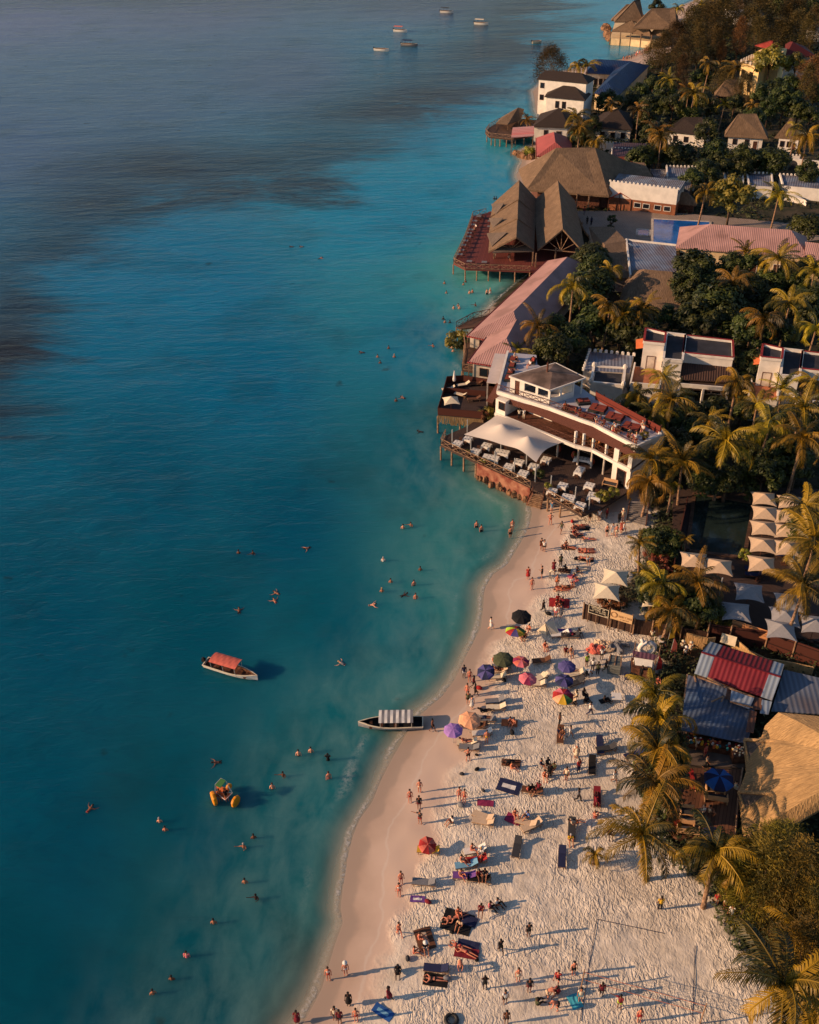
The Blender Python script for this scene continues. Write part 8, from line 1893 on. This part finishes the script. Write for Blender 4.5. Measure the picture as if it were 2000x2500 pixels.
people("""
G 1380 285 lie red k:red b 100 .12 | sunbather in red trunks on the first black towel
G 1340 310 lie red k:maroon,b:maroon b 95 .12 | sunbather in maroon bikini on the first black towel
G 1290 320 sit red k:red b 60 | sitter left of the first black towel
G 1320 380 lounge red h:red k 95 .1 | sunbather on the charcoal towel
G 1300 365 sit tan s:red,h:black k 30 | sitter in red shirt behind the charcoal towel
G 1455 425 lie red k:purple b 80 .12 | sunbather on the grey towel
G 1245 510 lie red k:maroon,b:maroon b 70 .12 | sunbather on the brown towel, third row
G 1215 490 sit tan h:pink b 0 | child sitting left of the brown towel
G 1420 540 lie red k:orange b 95 .12 | left of the couple on the maroon towel
G 1450 560 lie red k:salmon,b:salmon b 90 .12 | right of the couple on the maroon towel
G 1420 630 lie red k:red b 80 .12 | sunbather on the black towel below the maroon one
G 1445 655 sit tan s:white,h:black y 0 | blond sitter on the black towel below the maroon one
G 1330 770 sit brown s:navy,h:black k 60 | sitter in navy on the edge of the shaded sand
G 1295 835 sit tan s:magenta,h:blue b 40 | sitter in magenta beside the pink towel
G 1280 880 sit red s:white,h:salmon b 0 | sitter in white below the pink towel
G 1210 745 sit dark s:black,h:brown k -40 | sitter in black on the brown mat
G 1225 930 lie tan h:brown k 88 .12 | brown-trunked sunbather on the rust mat
G 1165 965 lie red k:orange b 85 .12 | orange-lit sunbather below the rust mat
G 1130 1060 sit brown s:red,h:red k 0 | sitter in red at the top of the large red blanket
G 1180 1090 sit dark s:maroon,h:black k -40 | sitter in maroon on the large red blanket
G 1110 1120 sit red s:red,h:maroon b 40 | sitter at the left of the large red blanket
G 830 1375 sit red k:red b -40 | sitter right of the rainbow umbrella
G 735 1450 sit red h:tan,b:red b 20 | sitter below the rainbow umbrella, left
G 785 1450 sit brown s:brown,h:black k -20 | sitter below the rainbow umbrella, right
G 995 1555 sit red k:maroon b 0 | lone sunburnt sitter below the cream tent
G 1270 1450 lie dark s:charcoal,h:maroon k 90 .42 | dark sunbather on the charcoal lounger
G 1345 1420 sit dark s:black,h:black k 30 | sitter in black right of the charcoal lounger
M 1220 110 stand brown s:navy,h:black k 0 -.9 | far wader in front of the distant pavilion
""",'people on the beach')
people("""
V 505 1000 stand dark p:black,s:cream k 0 | waiter in cream shirt on the upper gallery
V 565 1000 stand brown p:cream,s:white k -20 | waiter all in white on the upper gallery
""",'people at the restaurant',z=ZU)
people("""
V 440 160 chair pale s:cream,h:navy b 60 | guest in cream on the furthest back daybed
V 425 245 lounge pale h:cream b 100 .45 | guest stretched on the second daybed of the top left wing
V 400 360 lounge pale h:maroon b 100 .45 | guest stretched on the daybed nearest the bar
V 655 275 chair pale s:white,h:maroon k -60 | guest in white at the right edge of the top left wing
V 700 230 chair tan s:red,h:black k -70 | guest in red at the right edge of the top left wing
W 590 645 chair pale s:white,h:maroon k 0 | guest in white at the middle of the terrace rail
W 650 640 chair red s:salmon,h:navy b 60 | guest in pink beside the one in white at the rail
W 700 690 chair tan s:maroon,h:black k -40 | guest in maroon at the middle of the terrace rail
W 850 735 chair pale s:sky,h:white k 10 | guest in pale blue near the terrace end
W 830 790 chair pale s:cream,h:red b 60 | guest in cream at the rail near the terrace end
W 870 800 stand tan s:white,p:salmon k 0 | guest standing in white at the rail
W 930 800 chair brown s:brown,h:black k -60 | guest in brown right of the standing guest
W 1085 840 chair tan s:tan,h:maroon k 20 | guest in tan at the corner group
W 1120 900 chair pale s:white,h:black k 60 | guest in white at the corner group
W 1165 920 chair red s:pink,h:grey b -30 | guest in pink at the terrace corner
W 1180 955 stand pale s:white,h:red y 0 | guest in white standing at the very corner
W 1060 890 chair brown s:maroon,h:black k 90 | guest in maroon at the rail before the corner
W 1280 730 chair pale s:cream,h:black g 10 | grey-haired guest at the red screen end
W 1330 700 chair dark s:charcoal,h:black k 60 | dark guest at the red screen end
W 1290 780 chair pale s:white,h:black y -40 | blond guest on the last daybed
W 340 520 chair brown s:rust,h:black k 0 | guest in rust on the second front daybed
W 280 520 chair tan s:orange,h:maroon b 60 | guest in orange left of the second front daybed
W 120 440 chair brown s:orange,h:black k 0 | guest in orange at the front daybed by the bar
""",'guests on the roof terrace',z=ZT)
people("""
B 215 555 chair pale s:white,h:black k -60 | guest in white at the red plank deck tables
B 85 750 chair tan s:salmon,h:cream b 0 | guest at the outer corner table of the red plank deck
B 375 790 stand tan s:tan,p:cream k 0 | waiter by the post of the thatched restaurant
B 490 815 chair tan s:cream,h:black k 40 | guest under the left gable
""",'people at the thatched restaurant',z=ZR)
people("""
B 1150 510 stand dark p:black,s:black k 0 | left of two dark figures on the paved court
B 1185 515 stand dark p:black,s:navy k 20 | right of two dark figures on the paved court
B 1125 430 stand brown p:grey,s:maroon k 0 | figure in maroon at the top of the paved court
B 1190 1450 stand dark p:black,s:grey k 0 -.2 | lone figure on the shaded garden path
""",'people in the hotel grounds',z=1.76)
people("""
F 752 470 chair red s:salmon,h:red b 60 -.1 | person in pink at the left corner of the dark pool
F 1345 145 lounge red h:red b 80 .4 | guest in red on the top row lounger
F 1530 570 stand pale d:white y 0 | guest in white standing under the golden palm
F 1430 360 lounge tan h:brown b 80 .4 | x
""",'guests on the pool deck',z=1.77)
people("""
F 225 600 sit red s:red,h:black b 40 | x
F 240 660 chair dark s:charcoal,h:black k 60 -.1 | dark figure under the upper cream parasol
F 290 670 chair tan s:red,h:red b -30 -.1 | guest in red under the upper cream parasol
F 325 740 stand pale s:white,h:tan b 0 | guest in white right of the lower cream parasol
""",'people on the beach')
for o in[o for o in bpy.data.objects if o.get('label')=='x']:
 for ch in list(o.children):bpy.data.objects.remove(ch)
 bpy.data.objects.remove(o)
people("""
G 275 290 stand red h:black k 0 -.75 | left wader of the pair in the shallows below the stair
G 325 335 stand red h:black k 20 -.70 | right wader of the pair in the shallows below the stair
Q 1248 115 stand pale h:navy k 0 -1.1 | pale wader left of the one with spread arms
Q 1303 98 reach tan k:red k 0 -1.15 | wader with arms spread far from the terrace
Q 95 290 stand brown h:black k 0 -1.2 | dim bather, leftmost in the far open water
Q 195 295 reach brown h:black k 30 -1.2 | bather with arm out right of the dim leftmost one
Q 590 250 swim tan h:black k 120 0 | swimmer on a diagonal in the far open water
Q 1110 345 stand pale d:white g 0 -1.1 | bather with pale cap in the middle water group
Q 1370 410 stand brown h:black k 0 -1.15 | bather at the upper right of the middle water group
Q 1162 495 stand tan k:red k 0 -1.15 | bather at the centre of the middle water group
Q 1325 515 stand red h:black k 20 -.95 | bather showing a bare back in the middle water group
Q 1100 560 stand tan h:navy y 0 -1.15 | fair-haired bather at the left of the middle water group
Q 1242 590 swim dark h:black k -60 0 | dark swimmer at the bottom of the middle water group
Q 1337 608 stand red k:maroon b 0 -.95 | sunburnt bather at the lower right of the middle water group
Q 1015 655 swim pale k:black k -80 0 | pale backed swimmer stretched flat
Q 375 575 swim tan k:black k 60 0 | upper of two swimmers kicking up foam
Q 355 635 swim tan k:maroon k 30 0 | lower of two swimmers side by side
Q 98 705 swim brown h:black k 10 0 | single swimmer left of the swimming pair
Q 835 1070 swim pale s:grey,k:black y 60 0 | snorkeller with pale hair right of the red canopied boat
L 1090 818 stand pale h:black k 0 -.95 | bather showing a white back, left of the next two
L 1177 795 stand pale h:black k 0 -1.05 | bather in the middle of three below the beached boat
L 1297 850 arms_up dark h:black,s:black k 0 -.85 | dark bather with raised arms below the beached boat
L 1302 980 stand red k:salmon b 20 -.8 | bather seen sideways nearest the beached boat
L 982 965 reach brown h:black k 0 -1.1 | bather stretching an arm left of the sideways one
L 907 1050 stand pale h:black b 0 -1.0 | pale bather right of the water tricycle
L 535 865 swim brown h:black k 100 0 | swimmer just above the water tricycle
L 115 1285 stand pale h:navy g 0 -1.15 | grey-haired bather of the left pair
L 155 1345 stand red k:red k 0 -1.15 | red-shouldered bather of the left pair
L 775 1400 stand brown h:black k 10 -1.15 | bather upper right of the pair below the tricycle
L 705 1465 reach tan h:black g 0 -1.15 | bather lower left of the pair below the tricycle
S 910 520 stand tan h:black k 0 -1.1 | lone bather right of centre in the lower water
S 965 600 reach dark h:black k 0 -1.05 | dark bather splashing in the lower water
S 755 720 stand tan h:navy k 0 -1.1 | lone bather in the lower middle water
S 622 885 stand pale s:pink,h:black k 0 -1.0 | bather in a pink ring in the lower water
S 547 998 stand brown h:black k 0 -1.2 | bather upper right of the lowest pair
S 455 1070 stand tan h:black k 20 -1.1 | bather lower left of the lowest pair
S 130 165 swim brown k:maroon k -30 0 | swimmer far out at the left with limbs spread
R 1252 382 stand tan h:black k 0 -1.15 | bather left of the group under the red plank deck
R 1265 448 stand tan h:black k 0 -1.25 | lone head below the leftmost bather near the deck
R 1385 390 stand tan h:red k 0 -1.2 | left of two heads close under the deck
R 1400 372 stand brown h:black k 0 -1.15 | right of two heads close under the deck
R 1428 452 stand pale h:black b 0 -1.0 | left bather of the wading four by the deck
R 1448 445 stand red h:black k 0 -1.0 | second bather of the wading four by the deck
R 1550 455 stand pale h:black b 0 -.7 | third bather of the wading four by the deck
R 1572 450 stand pale h:white y 0 -.65 | rightmost bather of the wading four by the deck
R 1317 558 stand pale h:black k 0 -1.05 | bather in pale top left above the footbridge
R 1348 540 stand tan h:black k 0 -1.15 | upper of two bathers above the footbridge
R 1356 558 stand pale h:black g 0 -1.1 | lower of two bathers above the footbridge
R 1468 538 reach brown h:black k 0 -1.1 | bather in dark top nearest the pink roof
R 1243 632 stand dark h:black k 0 -1.15 | dark bather left of the footbridge, upper
R 1255 655 stand tan h:black k 0 -1.15 | bather left of the footbridge, lower
R 1290 655 stand dark h:black k 0 -1.25 | dark head nearest the footbridge end
R 1170 825 reach tan h:red k 0 -1.1 | bather level with the wooden walkway, left
R 1305 835 stand pale h:black k 0 -1.15 | upper bather of the pair by the wooden walkway
R 1313 858 stand pale h:black k 0 -1.15 | lower bather of the pair by the wooden walkway
R 685 865 swim brown h:black k 85 0 | swimmer at the left of the five in open water
R 860 838 stand brown h:black k 0 -1.15 | uppermost of the five in open water
R 783 898 stand tan h:black k 0 -1.2 | second from left of the five in open water
R 900 898 stand tan h:black y 0 -1.15 | rightmost of the five in open water
R 800 940 stand brown h:red k 0 -1.2 | lowest of the five in open water
R 912 1208 stand brown h:black k 0 -1.1 | left of the pair left of the sun deck
R 972 1185 swim tan h:black k 60 0 | swimming one of the pair left of the sun deck
R 1095 1422 swim dark h:black k 80 0 | dark swimmer left of the dining terrace tip
R 260 122 swim tan h:black k 90 0 | right of two far swimmers side by side
R 190 122 swim brown h:black k 90 0 | left of two far swimmers side by side
R 372 205 swim tan h:black k -60 0 | far swimmer trailing a ripple
B 368 300 stand dark h:black k 0 -1.0 | left of two heads behind the red plank deck
B 385 300 stand dark h:black k 0 -1.0 | right of two heads behind the red plank deck
L 70 375 swim dark s:black,h:black k -100 -.35 | dim submerged swimmer left of the red canopied boat
""",'bathers in the sea',z=0.0)
r=random.Random(31)
for i in range(14):
 x=355+i*14+r.uniform(-4,4);y=425-i*6.5+r.uniform(-6,6);p=P('A',x,y,.8)
 person_at((p.x,p.y,max(zg(p.x,p.y),.1)),r.choice(['stand','walk','hips']),r.choice(['red','tan','brown']),r.choice(['k:red','h:black','s:white,h:navy','d:salmon']),r.choice('kby'),r.uniform(0,360),'tiny figure in the crowd on the far beach by the blue roofs','crowd on the far beach')
for o in bpy.data.objects:
 if '_world' in o:del o['_world']
